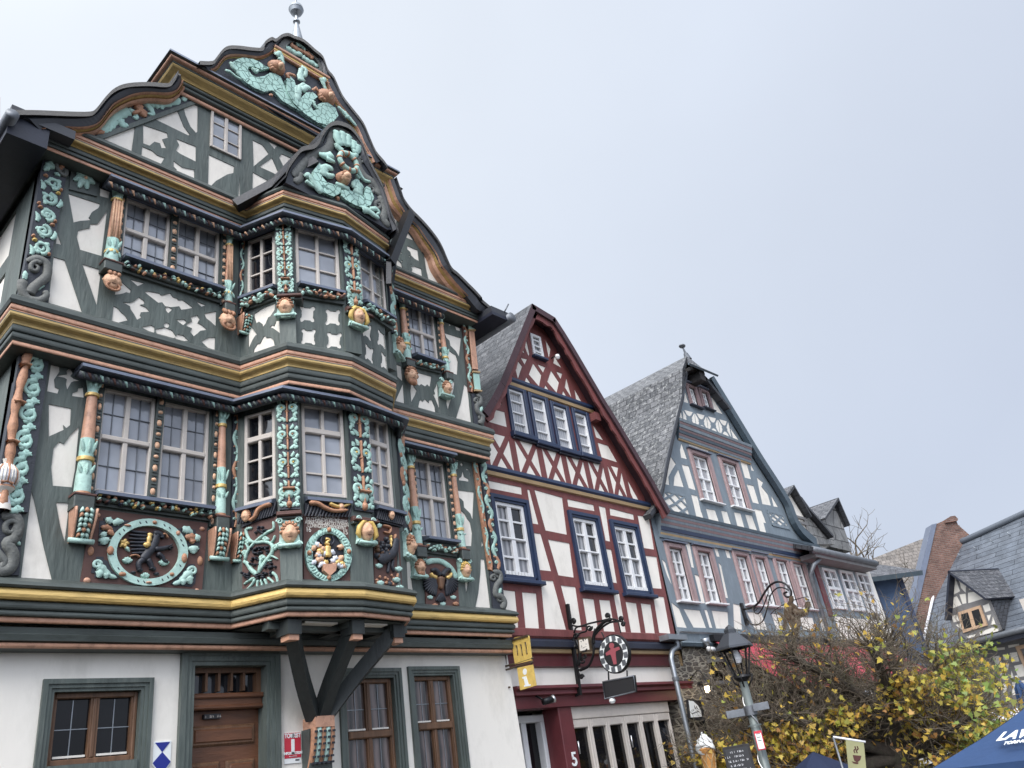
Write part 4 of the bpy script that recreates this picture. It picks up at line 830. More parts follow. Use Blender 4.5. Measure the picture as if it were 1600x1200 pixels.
for Zl, Zh, X in ((3.84,6.05,XL1),(6.5,8.4,XL2)):
    sp = Pl((X,15),(X,7.963 if X == XL1 else 7.763)); Ls = sp.len; holes = []
    for i in range(6):
        a = Ls-.35-(i+1)*1.05; b_ = a+.85; zm = (Zl+Zh)/2
        if a < .1: break
        holes += [[(a,Zl+.22),(b_-.15,Zl+.22),(a,zm-.25)], [(a+.15,zm-.12),(b_,Zl+.3),(b_,zm-.12)], [(a,zm+.1),(b_,zm+.1),(b_,Zh-.2),(a,Zh-.2)]]
    mb = MB(); plate(mb, sp, [rect(0,Zl,Ls,Zh)], holes, -.15, 0, 'green timber'); mb.build('side_frame', H)
    mb = MB(); plate(mb, sp, [rect(0,Zl,Ls,Zh)], [], -.15, -.02, 'white plaster'); mb.build('side_plaster', H)
mb = MB(); box(mb, (1.93,8.02,0),(2.2,15,3.4),'smooth plaster'); box(mb, (2.2,8.4,0),(8.3,15,8.4),'smooth plaster'); mb.build('side_wall', H)
# right flank above the neighbour's roof
mb = MB(); box(mb, (8.0,7.85,3.4),(8.22,15,8.4),'green timber'); mb.build('side_wall', H)
# ---- oriel walls ----
PL1 = [Pl(O1[i], O1[i+1]) for i in range(4)]; PL2 = [Pl(O2[i], O2[i+1]) for i in range(4)]
ow1 = [C6([(130,605),(325,1110),(125,1170),(320,545)]), C6([(478,520),(770,1105),(497,1100),(738,560)]), C6([(885,590),(1060,1180),(930,1140),(1020,650)])]
ow2 = [T4([(148,510),(325,780),(150,845),(315,445)]), T4([(433,420),(738,825),(462,780),(700,490)]), T4([(832,545),(1022,975),(860,890),(985,650)])]
def star(c, r, rot=.0, seed=0):
    q = random.Random(seed); P = []
    for i in range(4):
        a = rot+pi/4+i*pi/2
        for da, rr in ((-.70,.66),(-.32,.72),(-.24,.95),(-.10,1.12),(.12,1.06),(.26,.9),(.30,.76),(.70,.66)): P.append((c[0]+cos(a+da)*r*rr*(.95+q.random()*.1)*.92, c[1]+sin(a+da)*r*rr))
    return P
of2 = [[K6(x) for x in ([(160,300),(250,240),(355,200),(350,260),(310,320),(290,330),(265,390),(240,420),(235,390),(205,370),(180,385),(165,340)], [(385,290),(405,480),(370,455),(335,430),(305,425),(325,400),(345,410)],
  [(108,395),(150,440),(185,490),(170,500),(145,540),(108,620)], [(145,700),(160,620),(190,575),(215,570),(245,510),(262,500),(270,520),(310,515),(340,540),(355,620)])],
 [K6(star(c, 88, .05, i)) for i, c in enumerate(((655,300),(890,330),(665,510),(902,543)))], [K6([((x-c[0])*.62+c[0],(y-c[1])*1.05+c[1]+(x-c[0])*.35) for x, y in star(c, 82, .1, i+5)]) for i, c in enumerate(((1208,455),(1345,535),(1228,668),(1375,745)))]]
for i in range(4):
    L_ = PL1[i].len; w_ = [rect(*wpx(PL1[i], *ow1[i]))] if i < 3 else []
    mb = MB(); plate(mb, PL1[i], [rect(-.01,3.83,L_+.01,6.1)], w_, -.14, 0, 'green timber'); mb.build('oriel_wall', H)
    if i < 3: window(PL1[i], *wpx(PL1[i], *ow1[i]), H, rows=(.70,), muntin=(.235,.47), recess=.045, fr=.04, mul=.04, pm='dark pane' if i == 0 else 'pane', d=.01)
    L_ = PL2[i].len; w_ = [rect(*wpx(PL2[i], *ow2[i]))] if i < 3 else []
    hp = of2[i] if i < 3 else []
    framed('oriel_wall', PL2[i], rect(-.01,6.5,L_+.01,8.3), hp, w_, th=.14)
    if i < 3: window(PL2[i], *wpx(PL2[i], *ow2[i]), H, rows=(), muntin=(.33,.66), recess=.045, fr=.04, mul=.04, pm='dark pane' if i == 0 else 'pane', d=.01)
# floor of the oriel with its carrying struts
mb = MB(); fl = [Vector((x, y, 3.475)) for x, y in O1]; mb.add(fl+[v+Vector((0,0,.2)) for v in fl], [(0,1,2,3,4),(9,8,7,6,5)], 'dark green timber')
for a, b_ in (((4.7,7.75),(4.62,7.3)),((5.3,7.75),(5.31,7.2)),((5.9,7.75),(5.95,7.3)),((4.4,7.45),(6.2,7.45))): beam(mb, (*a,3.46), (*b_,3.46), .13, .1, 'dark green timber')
for a in ((4.95,7.5),(5.6,7.5),(5.6,7.3),(4.95,7.32)): box(mb, (a[0]-.2,a[1]-.06,3.455),(a[0]+.2,a[1]+.06,3.47),'smooth plaster')
mb.build('oriel_floor', H)
mb = MB(); base = Vector((5.28,7.86,2.62))
for x, y in ((4.60,7.30),(5.33,7.22),(5.98,7.34)):
    e_ = Vector((x, y, 3.42)); md = base.lerp(e_, .5)+Vector((0, .06, -.05)); q = smoothline([base+Vector(((x-5.2)*.12,0,0)), md, e_], 4)
    for a, b_ in zip(q, q[1:]): beam(mb, a, Vector(b_)+(Vector(b_)-Vector(a))*.04, .13, .15, 'shaded green timber')
    box(mb, (x-.08,y-.08,3.33),(x+.08,y+.14,3.475),'shaded green timber'); box(mb, (x-.06,y-.06,3.275),(x+.06,y+.09,3.33),'copper paint')
mb.build('oriel_struts', H)
mb = MB(); a, b_ = GR.px(478,1118), GR.px(508,1135)
box(mb, (5.17,7.76,2.5),(5.41,8,2.61),'copper paint'); k = 10
for i in range(5):      # fluted corbel: five swelling ribs
    x = 5.175+i*.055; tube(mb, [(x, 7.80+.12*(t**2)+.0*t, 2.5-.42*t) for t in [j/k for j in range(k+1)]], [.036*(1-.2*j/k) for j in range(k+1)], 'orange carving' if i % 2 == 0 else 'pale mint', 8)
    for j in range(6): box(mb, (x-.012, 7.755+.12*((j+.5)/6)**2, 2.47-.06*j),(x+.02,7.8, 2.45-.06*j), 'black carving')
box(mb, (5.15,7.85,2.06),(5.42,8,2.5),'dark green timber'); mb.build('corbel', H)
# =============== carvings of house 1 ===============
def offp(path, d):
    P = [Vector((x, y, 0)) for x, y in path]; o = []
    for i in range(len(P)):
        ns = []
        if i: u = (P[i]-P[i-1]).normalized(); ns.append(Vector((u.y, -u.x, 0)))
        if i < len(P)-1: u = (P[i+1]-P[i]).normalized(); ns.append(Vector((u.y, -u.x, 0)))
        m = sum(ns, Vector()).normalized(); p = P[i]+m*(d/max(.3, m.dot(ns[0]))); o.append((p.x, p.y))
    return o
class Cv:
    """carver: draws ridges, bosses and sheets given in photo pixels on one plane"""
    def __init__(s, pl, zm=None, d=.02, px=None): s.pl = pl; s.z = zm or (lambda q: q); s.d = d; s.mb = MB(); a, b_ = pl.px(*s.z([(0, 0)])[0]), pl.px(*s.z([(8, 0)])[0]); s.m = math.dist(a, b_)/8
    def sc(s, p): a, b_ = s.pl.px(*s.z([p])[0]), s.pl.px(*s.z([(p[0]+4, p[1])])[0]); c = s.pl.px(*s.z([(p[0], p[1]+4)])[0]); return (math.dist(a, b_)+math.dist(a, c))/8
    def st(s, m, w0, w1, pts, h=.03, d=None, lob=0, n=4):
        h = h*.75
        k = s.sc(pts[len(pts)//2]); curve(s.mb, s.pl, s.pl.P(s.z(pts)), w0*k, w1*k, h, s.d if d is None else d, m, n, lob)
    def bl(s, m, x, y, r, r2=None, h=.035, d=None):
        k = s.sc((x, y)); c = s.pl.px(*s.z([(x, y)])[0]); blob(s.mb, s.pl, c[0], c[1], r*k, (r2 or r)*k, h, s.d if d is None else d, m, 12, 3)
    def sp(s, m, x, y, r, a0, turns, w, fl=1, h=.03, d=None):
        P = spiral(0, 0, r, r*.18, a0, turns, 18); s.st(m, w, w*.6, [(x+fl*p[0], y-p[1]) for p in P], h, d, n=2)
    def sh(s, m, pts, d0, d1, subs=()): plate(s.mb, s.pl, [s.pl.P(s.z(pts))], [s.pl.P(s.z(q)) for q in subs], d0, d1, m)
    def leaf(s, m, x, y, ang, ln, w, h=.03, d=None, lob=.35):
        P = [(x+cos(ang)*ln*t, y-sin(ang)*ln*t-.12*ln*sin(pi*t)) for t in [i/6 for i in range(7)]]; k = s.sc((x, y))
        stroke(s.mb, s.pl, s.pl.P(s.z(P)), [w*k*(.2+sin(pi*min(1, .12+t*.88)))*(1+lob*(i % 2)) for i, t in enumerate([j/6 for j in range(7)])], h, s.d if d is None else d, m)
    def build(s, nm, parent=None): return s.mb.build(nm, parent or H)
def ell(cx, cy, rx, ry, n=40, rot=0): return [(cx+rx*cos(a)*cos(rot)-ry*sin(a)*sin(rot), cy+rx*cos(a)*sin(rot)+ry*sin(a)*cos(rot)) for a in [2*pi*i/n for i in range(n)]]
# hoods with carved rolls
for O, Y, x0, x1, z, pal in ((O1, 7.8, 2.45, 7.55, 6.03, ['green timber','brown panel','green timber','mint']), (O2, 7.6, 2.45, 7.5, 8.38, ['flesh carving','green timber','pale mint','brown panel'])):
    mb = MB(); path = [(x0, Y)]+O+[(x1, Y)]; moulding(mb, path, [(0,z+.05,'lead sheet'),(.235,z-.005,'lead sheet'),(.24,z-.04,'lead sheet'),(.0,z-.05,'dark green timber')]); mb.build('window_hood', H)
    roll(offp(path, .14), z-.095, .046, H, pal, pitch=.06)
# sills
def sill(pl, a, b_, dep=.14, h=.05, m='lead sheet'):
    A, B = pl.px(*a), pl.px(*b_); z = (A[1]+B[1])/2; mb = MB(); s0, s1 = A[0], B[0]
    vs = [pl.w(s0,z+h,-.06),pl.w(s1,z+h,-.06),pl.w(s1,z,dep),pl.w(s0,z,dep),pl.w(s0,z-h*.7,dep),pl.w(s1,z-h*.7,dep),pl.w(s1,z-h*.7,-.06),pl.w(s0,z-h*.7,-.06)]
    mb.add(vs, [(3,2,1,0),(4,5,2,3),(7,6,5,4),(0,7,4,3),(1,2,5,6)], m); return mb.build('window_sill', H)
sill(F1, (146,769), (328,800)); sill(F2, (189,404), (344,457)); sill(F2, *E1([(345,935),(705,1045)])); sill(F1, *E4([(480,170),(880,230)]))
for pl, a, b_ in ((PL1[0], (375,800), (432,782)), (PL1[1], (475,779), (545,788)), (PL1[2], (583,790), (627,806)), (PL2[0], (379,471), (434,447)), (PL2[1], (465,444), (535,461)), (PL2[2], (565,470), (611,500))): sill(pl, a, b_, .10)
# columns: axis top, axis bottom
for a, b_, kw in ((A5([(572,440)])[0], B7([(500,180)])[0], dict(fr=(.15,.50))), (A5([(1392,640)])[0], B7([(1352,300)])[0], dict(fr=(.15,.52), r=.05))): halfcol(F1, a, b_, H, **kw)
for a, b_, kw in ((E3([(283,145)])[0], E4([(415,395)])[0], dict(fr=(.15,.545), r=.058)), (E3([(835,250)])[0], E4([(950,425)])[0], dict(fr=(.155,.565), r=.05))): halfcol(F1, a, b_, H, **kw)
for a, b_, kw in ((T3([(720,370)])[0], T3([(690,915)])[0], dict(fr=(.18,.64), style=1)), (T3([(1435,660)])[0], T3([(1402,1150)])[0], dict(fr=(.18,.64), style=1, r=.045)), (E1([(200,235)])[0], E1([(275,1075)])[0], dict(fr=(.155,.53), r=.055)), (E1([(683,410)])[0], E1([(765,1225)])[0], dict(fr=(.165,.54), r=.045))): halfcol(F2, a, b_, H, **kw)
for pl, q, n in ((F1, A5([(612,455),(655,462),(572,1260),(530,1250)]), 11), (F1, A5([(980,560),(1030,570),(970,1200),(915,1190)]), 9), (F1, A5([(1330,640),(1368,645),(1335,1380),(1300,1375)]), 11),
    (F2, T3([(748,385),(790,392),(745,895),(705,885)]), 10), (F2, T3([(1070,515),(1113,525),(1095,920),(1045,905)]), 7), (F2, T3([(1380,650),(1415,660),(1405,1120),(1368,1110)]), 11),
    (F1, E3([(328,180),(362,185),(440,1180),(400,1180)])[:2]+E4([(465,350),(425,350)]), 15), (F1, E3([(750,250),(800,255)])+E4([(935,385),(880,380)]), 14), (F2, E1([(250,325),(285,330),(335,990),(300,990)]), 10), (F2, E1([(638,405),(665,410),(722,1130),(690,1125)]), 9)):
    beads(pl, q, H, n)
for a, b_ in (B7([(430,195),(560,410)]), B7([(1297,318),(1402,515)])): console(F1, a, b_, H)
console(F1, *B7([(1437,348),(1512,530)]), H, mint='mint')
# lion heads, faces
mask(F2, T3([(682,985)])[0], 27, H, hair='orange carving', plaque=None, kind=3, d=.06, wide=.85); mask(F2, K5([(1277,680)])[0], 27, H, plaque=None, kind=3, d=.06, wide=.8)
console(F2, *K5([(1402,620),(1520,825)]), H, mint='mint')
mask(F1, E4([(405,555)])[0], 25, H, kind=1, d=.05); mask(F1, E4([(975,590)])[0], 25, H, kind=0, d=.05, hair='yellow paint')
mask(F2, E2([(290,255)])[0], 26, H, kind=1, plaque=None, d=.06); mask(F2, E2([(740,405)])[0], 20, H, kind=0, d=.06)
def postplane(O, i):
    a, b_, c = [Vector((*O[k], 0)) for k in (i-1, i, i+1)]; t = ((b_-a).normalized()+(c-b_).normalized()).normalized(); return Pl(((b_-t)).xy, ((b_+t)).xy)
def greenpost(pl, q, d0=-.22, d=.02, m='green timber', nm='corner_post'):
    mb = MB(); quadbox(mb, pl, [pl.px(*p) for p in (q[3], q[2], q[1], q[0])], d0, d, m); return mb.build(nm, H)
PB1, PC1, PD1 = postplane(O1,1), postplane(O1,2), postplane(O1,3)
PB2, PC2, PD2 = postplane(O2,1), postplane(O2,2), postplane(O2,3)
greenpost(PB1, C6([(315,490),(468,485)])+D8([(492,655),(358,690)])); greenpost(PC1, C6([(745,520),(880,550)])+D8([(932,660),(788,650)]))
greenpost(PD1, C6([(1045,640),(1105,690)])+D8([(1150,690),(1100,690)]), d=.0)
carve_strip('carved_post', Quad(PB1, *C6([(330,500),(455,492),(475,1190),(348,1195)])), H, n=4, seed=2, vase=True, d=.05)
carve_strip('carved_post', Quad(PC1, *(C6([(762,535),(880,555)])+D8([(922,212),(802,195)]))), H, n=5, seed=3, vase=True, d=.05)
carve_strip('carved_post', Quad(PD1, *(C6([(1068,660),(1105,700)])+D8([(1160,310),(1118,300)]))), H, n=7, style='narrow', seed=4, d=.03)
greenpost(PB2, T4([(312,360),(425,360)])+K6([(555,590),(405,590)]), m='green timber'); greenpost(PC2, T4([(712,450),(820,480)])+K6([(1150,680),(1000,650)]))
greenpost(PD2, T4([(1005,650),(1045,660)])+K6([(1480,830),(1420,800)]), d=0)
carve_strip('carved_post', Quad(PB2, *T4([(322,375),(415,372),(440,850),(345,850)])), H, n=4, seed=5, vase=True, d=.05)
carve_strip('carved_post', Quad(PC2, *T4([(725,455),(815,485),(852,925),(760,915)])), H, n=4, seed=6, vase=True, d=.05)
carve_strip('carved_post', Quad(PD2, *T4([(1010,660),(1042,675),(1070,1090),(1040,1080)])), H, n=5, style='narrow', seed=7, d=.03)
for pl, c in ((PB1, (338,213)), (PC1, (786,237)), (PB2, (340,862)), (PC2, (752,930))):      # moulded caps above the heads
    z = (D8 if pl in (PB1, PC1) else T4)([c])[0]; s_, zz = pl.px(*z); mb = MB()
    s_e = pl.px(z[0]+36, z[1])[0]
    for dd, hh, m in ((.09,.035,'brown panel'), (.12,.02,'brown panel'), (.075,.03,'dark green timber')):
        pbox(mb, pl, s_-.01, zz-hh, s_e+.01, zz, -.1, dd, m, .008); zz -= hh
    mb.build('post_cap', H)
mask(PB1, L2([(490,392)])[0], 34, H, kind=0, d=.04, yaw=-.15); mask(PC1, L2([(1165,378)])[0], 32, H, kind=2, hair='yellow paint', d=.05, yaw=0)
mask(PD1, L2([(1562,500)])[0], 31, H, kind=0, d=.03); mask(PB2, K6([(455,262)])[0], 25, H, kind=0, d=.04); mask(PC2, K6([(1092,352)])[0], 26, H, kind=2, hair='yellow paint', d=.05); mask(PD2, K6([(1468,612)])[0], 23, H, kind=0, d=.03)
# narrow carved strips beside the oriel
for pl, q, sd in ((F1, A5([(1450,680),(1490,682)])+B7([(1478,300),(1438,305)]), 8), (F2, T3([(1495,700),(1525,700),(1508,1168),(1485,1168)]), 9)): carve_strip('carved_strip', Quad(pl, *q), H, n=7, style='narrow', seed=sd, d=.03)
# corner posts, left
carve_strip('carved_corner_post', Quad(F1, (29,553),(75,557),(41,803),(-14,800)), H, n=6, style='big', seed=10, d=.05, mint='dotted mint')
c = Cv(F1, B7, .0); c.sh('dark field', [(-60,205),(140,210),(115,600),(-95,590)], -.05, .02); c.d = .02
c.sp('grey scroll', 60, 310, 62, -1.2, 1.3, 22, h=.05); c.st('grey scroll', 34, 40, [(0,235),(80,232),(110,290),(85,370),(40,400),(75,470),(60,550),(0,575),(-60,560)], .05); c.st('grey scroll', 30, 24, [(-60,430),(-10,480),(20,520),(-10,565)], .05); c.leaf('mint', 70, 380, -.6, 60, 14); c.leaf('mint', 60, 360, -.1, 55, 12); c.build('carved_scroll')
c = Cv(F1, B7, .0); V_ = Quad(F1, *A5([(10,950),(90,960),(70,1190),(0,1180)])); c.build  # (vase below is part of the corner carving)
mb = MB(); v0 = F1.px(*A5([(45,1090)])[0])
lathe(mb, F1.w(v0[0]-.03, v0[1], .04), [(.03,.2),(.05,.19),(.035,.15,'cream plaster'),(.06,.13),(.10,.07,'white carving'),(.105,.0,'white carving'),(.085,-.07,'orange carving'),(.09,-.09,'cream plaster'),(.05,-.14,'orange carving'),(.055,-.16,'white carving'),(.075,-.24),(.085,-.30)], 'cream plaster', 16)
for i in range(13):
    a = pi+pi*i/12; tube(mb, [F1.w(v0[0]-.03+cos(a)*r, v0[1]+h, .04-sin(a)*r) for r, h in ((.062,.13),(.103,.07),(.108,.0),(.088,-.06))], .007, 'orange carving' if i % 3 == 0 else 'cream plaster', 5)
mb.build('carved_vase', H)
carve_strip('carved_corner_post', Quad(F2, *T3([(245,300),(405,325),(310,820),(160,808)])), H, n=4, style='vine', seed=12, d=.04)
c = Cv(F2, T3); c.sh('dark field', [(268,190),(430,225),(405,322),(243,300)], -.05, .03); c.d = .03
c.st('grey scroll', 12, 12, [(290,200),(335,205),(345,260),(380,305),(405,300),(400,270)], .04); c.sp('grey scroll', 385, 285, 20, 0, 1, 8)
for a in (.2,1.2,2.2,3.6): c.leaf('mint', 300, 260, a, 40, 12)
c.leaf('orange carving', 365, 275, 1.0, 45, 10); c.leaf('mint', 330, 300, -.4, 40, 9); c.build('carved_scroll'); c = Cv(F2, T3)
c.sh('dark field', [(160,808),(310,822),(292,1100),(105,1088)], -.05, .03); c.d = .03
c.sp('grey scroll', 212, 885, 40, .5, 1.2, 15, h=.05); c.st('grey scroll', 22, 30, [(165,850),(220,828),(280,860),(285,930),(235,980),(190,1020),(175,1050)], .05); c.st('grey scroll', 28, 18, [(135,960),(130,1020),(160,1075),(230,1090),(280,1060),(265,1030)], .05)
c.leaf('mint', 195, 1040, .5, 85, 10); c.leaf('mint', 190, 1030, .9, 70, 9); c.leaf('mint', 150, 960, 1.6, 55, 10); c.leaf('mint', 140, 955, 1.2, 40, 8); c.build('carved_scroll')
# square flower
c = Cv(F2, T3); c.sh('dark green timber', [(445,240),(630,302),(602,432),(428,388)], -.05, .02); c.d = .02
for i in range(8): c.leaf('pale mint' if i % 2 else 'mint', 525, 322, i*pi/4+.2, 72, 15, .035)
c.bl('flesh carving', 525, 325, 14, h=.05); c.build('carved_rosette')
# right corner strips
carve_strip('carved_corner_post', Quad(F1, *(E3([(1090,235),(1150,242)])+E4([(1345,590),(1295,560)]))), H, n=8, style='narrow', seed=14, d=.03, bgd='orange carving')
carve_strip('carved_corner_post', Quad(F1, *(E3([(1162,240),(1240,250)])+E4([(1430,575),(1352,560)]))), H, n=9, style='narrow', seed=15, d=.05)
carve_strip('carved_corner_post', Quad(F2, *(E1([(955,465),(1008,480)])+E2([(1100,440),(1050,420)]))), H, n=8, style='narrow', seed=16, d=.03, bgd='brown panel')
mb = MB(); Q_ = Quad(F2, *(E1([(1015,500),(1085,505)])+E2([(1175,440),(1105,430)])))
quadbox(mb, F2, [Q_(0,0),Q_(1,0),Q_(1,1),Q_(0,1)], -.05, .05, 'brown wood')
for i in range(4): stroke(mb, F2, [Q_(.15+.23*i, .3), Q_(.15+.23*i, .84)], .014, .02, .05, 'copper paint')
quadbox(mb, F2, [Q_(-.02,.86),Q_(1.02,.86),Q_(1.02,1),Q_(-.02,1)], .05, .07, 'dotted mint'); quadbox(mb, F2, [Q_(0,.02),Q_(1,.02),Q_(1,.24),Q_(0,.24)], .05, .07, 'dotted mint')
for b_ in (.84,.25,.0): quadbox(mb, F2, [Q_(-.1,b_),Q_(1.1,b_),Q_(1.1,b_+.02),Q_(-.1,b_+.02)], .05, .085, 'ochre paint')
mb.build('corner_pilaster', H)
for pl, zm, q, pts in ((F2, E2, [(1080,450),(1190,455),(1225,835),(1115,840)], [(1130,480),(1180,500),(1185,570),(1140,600),(1150,680),(1200,730),(1205,790),(1170,830)]), (F1, E4, [(1310,590),(1445,590),(1505,1095),(1350,1080)], [(1340,600),(1420,610),(1430,700),(1380,770),(1370,880),(1440,910),(1480,980),(1450,1060)])):
    c = Cv(pl, zm); c.sh('dark field', q, -.05, .03); c.d = .03; k = q[1][0]-q[0][0]
    c.st('grey scroll', k*.2, k*.26, pts, .05); c.sp('grey scroll', pts[0][0]+k*.05, pts[0][1]+k*.55, k*.34, 0, 1.3, k*.12); c.sp('grey scroll', pts[-3][0]-k*.05, pts[-3][1]+k*.2, k*.36, 0, 1.3, k*.12); c.leaf('mint', pts[4][0]+k*.3, pts[4][1], 1.2, k*.6, k*.12); c.build('carved_scroll')
# garlands under the sills
garland(F1, B7([(590,90),(1300,195),(1300,262),(585,165)]), H, n=17, seed=4); garland(F2, K5([(245,70),(1235,385),(1215,480),(235,165)]), H, n=16, seed=5)
garland(F2, E1([(350,985),(695,1065),(690,1160),(345,1070)]), H, n=7, seed=6, pal=('mint','mint','orange carving','pale mint')); garland(F1, E4([(480,222),(885,260),(890,410),(490,355)]), H, n=8, seed=7, pal=('mint','pale mint','orange carving','mint'))
for i, q in enumerate((K6([(55,185),(375,85),(378,170),(90,280)]), K6([(560,70),(985,125),(985,225),(560,160)]), K6([(1160,200),(1430,365),(1420,460),(1170,290)]))): garland(PL2[i], q, H, n=8, seed=20+i, pal=('mint','pale mint','brown panel','orange carving','mint'))
for i, q in enumerate((D8([(110,195),(335,140),(335,215),(125,300)]), D8([(497,150),(785,160),(785,215),(497,215)]), D8([(938,170),(1105,215),(1100,300),(940,260)]))):
    mb = MB(); pl = PL1[i]; quadbox(mb, pl, [pl.px(*p) for p in (q[3],q[2],q[1],q[0])], -.05, .04, 'black carving')
    a, b_ = pl.px(*q[0]), pl.px(*q[1])
    for k in range(14): x = a[0]+(b_[0]-a[0])*(k+.5)/14; z = a[1]+(b_[1]-a[1])*(k+.5)/14; stroke(mb, pl, [(x+.02, z-.02), (x, z-.09), (x-.03, z-.16)], .012, .02, .04, 'black carving')
    mb.build('carved_wing_panel', H)
for i, p, h, hair in ((0, (118,232), 19, 'orange carving'), (1, (940,150), 13, 'gold'), (2, (1392,222), 15, 'brown panel')): mask(PL1[i], L2([p])[0], h, H, plaque=None, kind=0, hair=hair, d=.05)
c = Cv(PL1[0], L2, .06); c.st('orange carving', 12, 22, [(150,275),(200,240),(230,180),(290,135),(360,120)], .06); c.build('carved_horn')
c = Cv(PL1[1], L2, .06); c.st('orange carving', 20, 12, [(640,115),(720,120),(790,160),(880,188),(1000,180)], .06); c.st('gold', 16, 10, [(830,115),(880,140),(940,150),(1030,120)], .05); c.build('carved_horn')
# griffin panel
c = Cv(F1, L1); c.sh('brown panel', [(258,95),(1372,235),(1315,915),(150,815)], -.05, .02, [ell(790,522,382,322)]); c.sh('brown panel', ell(790,522,383,323), -.05, .005)
for q in ([(330,215),(370,215),(370,185),(620,215),(560,250),(470,330),(420,380),(380,455),(320,450)], [(1080,285),(1255,300),(1255,340),(1295,345),(1290,500),(1240,530),(1190,510),(1170,400)], [(300,560),(370,560),(370,590),(410,600),(440,680),(520,760),(490,775),(285,760),(285,720),(250,715),(270,595),(300,590)], [(1190,630),(1245,630),(1240,665),(1265,670),(1250,815),(1215,850),(1010,825),(1130,700)]): c.sh('dark field', q, .0, .026)
c.d = .03
for m, x, y, a, l, w_ in (('pale mint',440,240,2.6,70,26),('pale mint',450,250,.2,110,24),('pale mint',370,380,-1.5,70,38),('pale mint',370,375,2.0,50,26),('orange carving',340,290,-.1,110,20),('orange carving',400,320,-.6,80,20),('pale mint',1120,300,-.4,110,28),('pale mint',1240,400,.4,60,26),('orange carving',1150,385,0,120,24),('orange carving',1210,420,1.5,80,22),('orange carving',1215,400,-1.4,40,22),('pale mint',1225,460,-1.5,75,38)): c.leaf(m, x, y, a, l, w_)
for fl, x, y in ((1,360,690),(-1,1160,750)):
    c.sp('pale mint', x-fl*58, y-50, 42, 0, 1.3, 17, fl); c.st('pale mint', 46, 14, [(x-fl*50,y-40),(x,y-10),(x+fl*60,y+50),(x+fl*130,y+75)], .03, lob=.15); c.leaf('pale mint', x-fl*10, y+10, -pi/2-fl*.5, 75, 30); c.leaf('pale mint', x+fl*30, y+30, -pi/2, 55, 26)
c.sh('pale mint', ell(790,522,382,322), .0, .05, [ell(790,522,305,255)])
for m, x, y, r, r2 in (('orange carving',250,505,30,48),('orange carving',425,508,32,46),('orange carving',1135,580,28,48),('orange carving',1298,598,27,46),('copper paint',213,788,34,32),('copper paint',1267,888,26,26),('copper paint',318,160,24,24),('copper paint',1318,290,24,20),('orange carving',850,238,22,18),('orange carving',1015,735,22,18),('orange carving',540,735,36,22),('copper paint',590,268,34,12),('copper paint',1075,340,20,24),('copper paint',793,815,30,12)): c.bl(m, x, y, r, r2, .02, .052 if ((x-790)/382)**2+((y-522)/322)**2 < 1.1 else .02)
for i in range(36):
    a = 2*pi*i/36+.12; x, y = 790+343*cos(a), 522+288*sin(a)
    if i % 4 in (1, 2): c.st('dark field', 5, 5, [(x-8,y-12),(x+8,y+12)], .006, .05)
c.build('carved_panel'); c = Cv(F1, L1, .01)
for pts, a, b_ in (([(885,330),(870,400),(840,470),(790,530),(740,600)], 34, 46), ([(850,340),(890,335),(930,360),(925,385)], 26, 20), ([(850,490),(940,480),(1000,460)], 26, 16), ([(1000,460),(1035,435)], 9, 4), ([(1000,465),(1040,470)], 9, 4), ([(990,480),(1025,490)], 8, 4), ([(880,530),(930,560),(950,600),(990,610)], 24, 14), ([(760,580),(710,620),(715,680),(745,695)], 32, 14), ([(715,680),(690,695)], 12, 5), ([(790,580),(820,630),(840,670),(870,685)], 28, 14), ([(835,670),(810,680)], 10, 5)): c.st('black carving', a, b_, pts, .06)
for k in range(7): y = 335+k*30; c.st('black carving', 17, 9, [(790,y+10*(k > 3)),(710,y-8+k*3),(610+abs(k-2)*7,y-22+k*6)], .05)
c.st('gold', 24, 22, [(815,335),(800,400),(790,470)], .07, lob=.2); c.st('gold', 22, 30, [(745,440),(800,465)], .08); c.st('orange carving', 10, 6, [(930,350),(960,345),(990,385)], .06); c.st('orange carving', 8, 7, [(720,570),(680,545),(620,555)], .05)
for i in range(5): c.leaf('gold', 570, 435, i*1.26, 50, 13)
c.leaf('mint', 580, 470, -.8, 60, 12)
for x, y in ((600,620),(950,640),(770,760)):
    for a in (.5,1,1.5,2,2.6): c.leaf('mint', x, y, a, 60 if x != 770 else 50, 13)
for x, y in ((658,710),(882,722)): c.bl('black carving', x, y, 28, 15)
c.build('carved_griffin')
# vine panel on the oriel
c = Cv(PL1[0], L2); c.sh('brown panel', [(58,300),(412,215),(412,845),(62,950)], -.05, .02); c.d = .02
for a, b_, pts in ((11,16,[(160,330),(100,350),(130,440),(190,465),(280,460),(340,490),(340,560),(280,640),(215,740)]),(9,12,[(350,270),(355,340),(300,370),(220,430),(160,490),(110,560),(90,630)]),(14,20,[(75,640),(110,660),(150,720),(205,765)]),(9,7,[(95,470),(120,520),(100,590)]),(9,6,[(370,400),(350,450),(320,470)]),(10,6,[(330,590),(360,600),(395,620)]),(9,7,[(300,640),(340,630)]),(12,14,[(240,600),(230,680),(220,750)]),(12,5,[(180,790),(110,830),(80,855)]),(12,5,[(190,800),(150,860),(90,915)]),(12,5,[(215,810),(205,860),(210,905)]),(12,5,[(240,805),(250,860),(235,905)]),(12,5,[(270,800),(290,850),(285,890)]),(12,5,[(300,790),(340,820),(360,850)]),(14,6,[(340,740),(380,780),(395,850)])): c.st('mint', a, b_, pts, .04)
r_ = random.Random(3)
for x, y, n_ in ((240,355,16),(185,540,12),(265,540,12),(185,640,9),(325,690,12),(110,775,12),(230,790,12),(300,760,8)):
    for k in range(n_): c.bl('black carving', x+r_.uniform(-48,48), y+r_.uniform(-32,32), 12, h=.045)
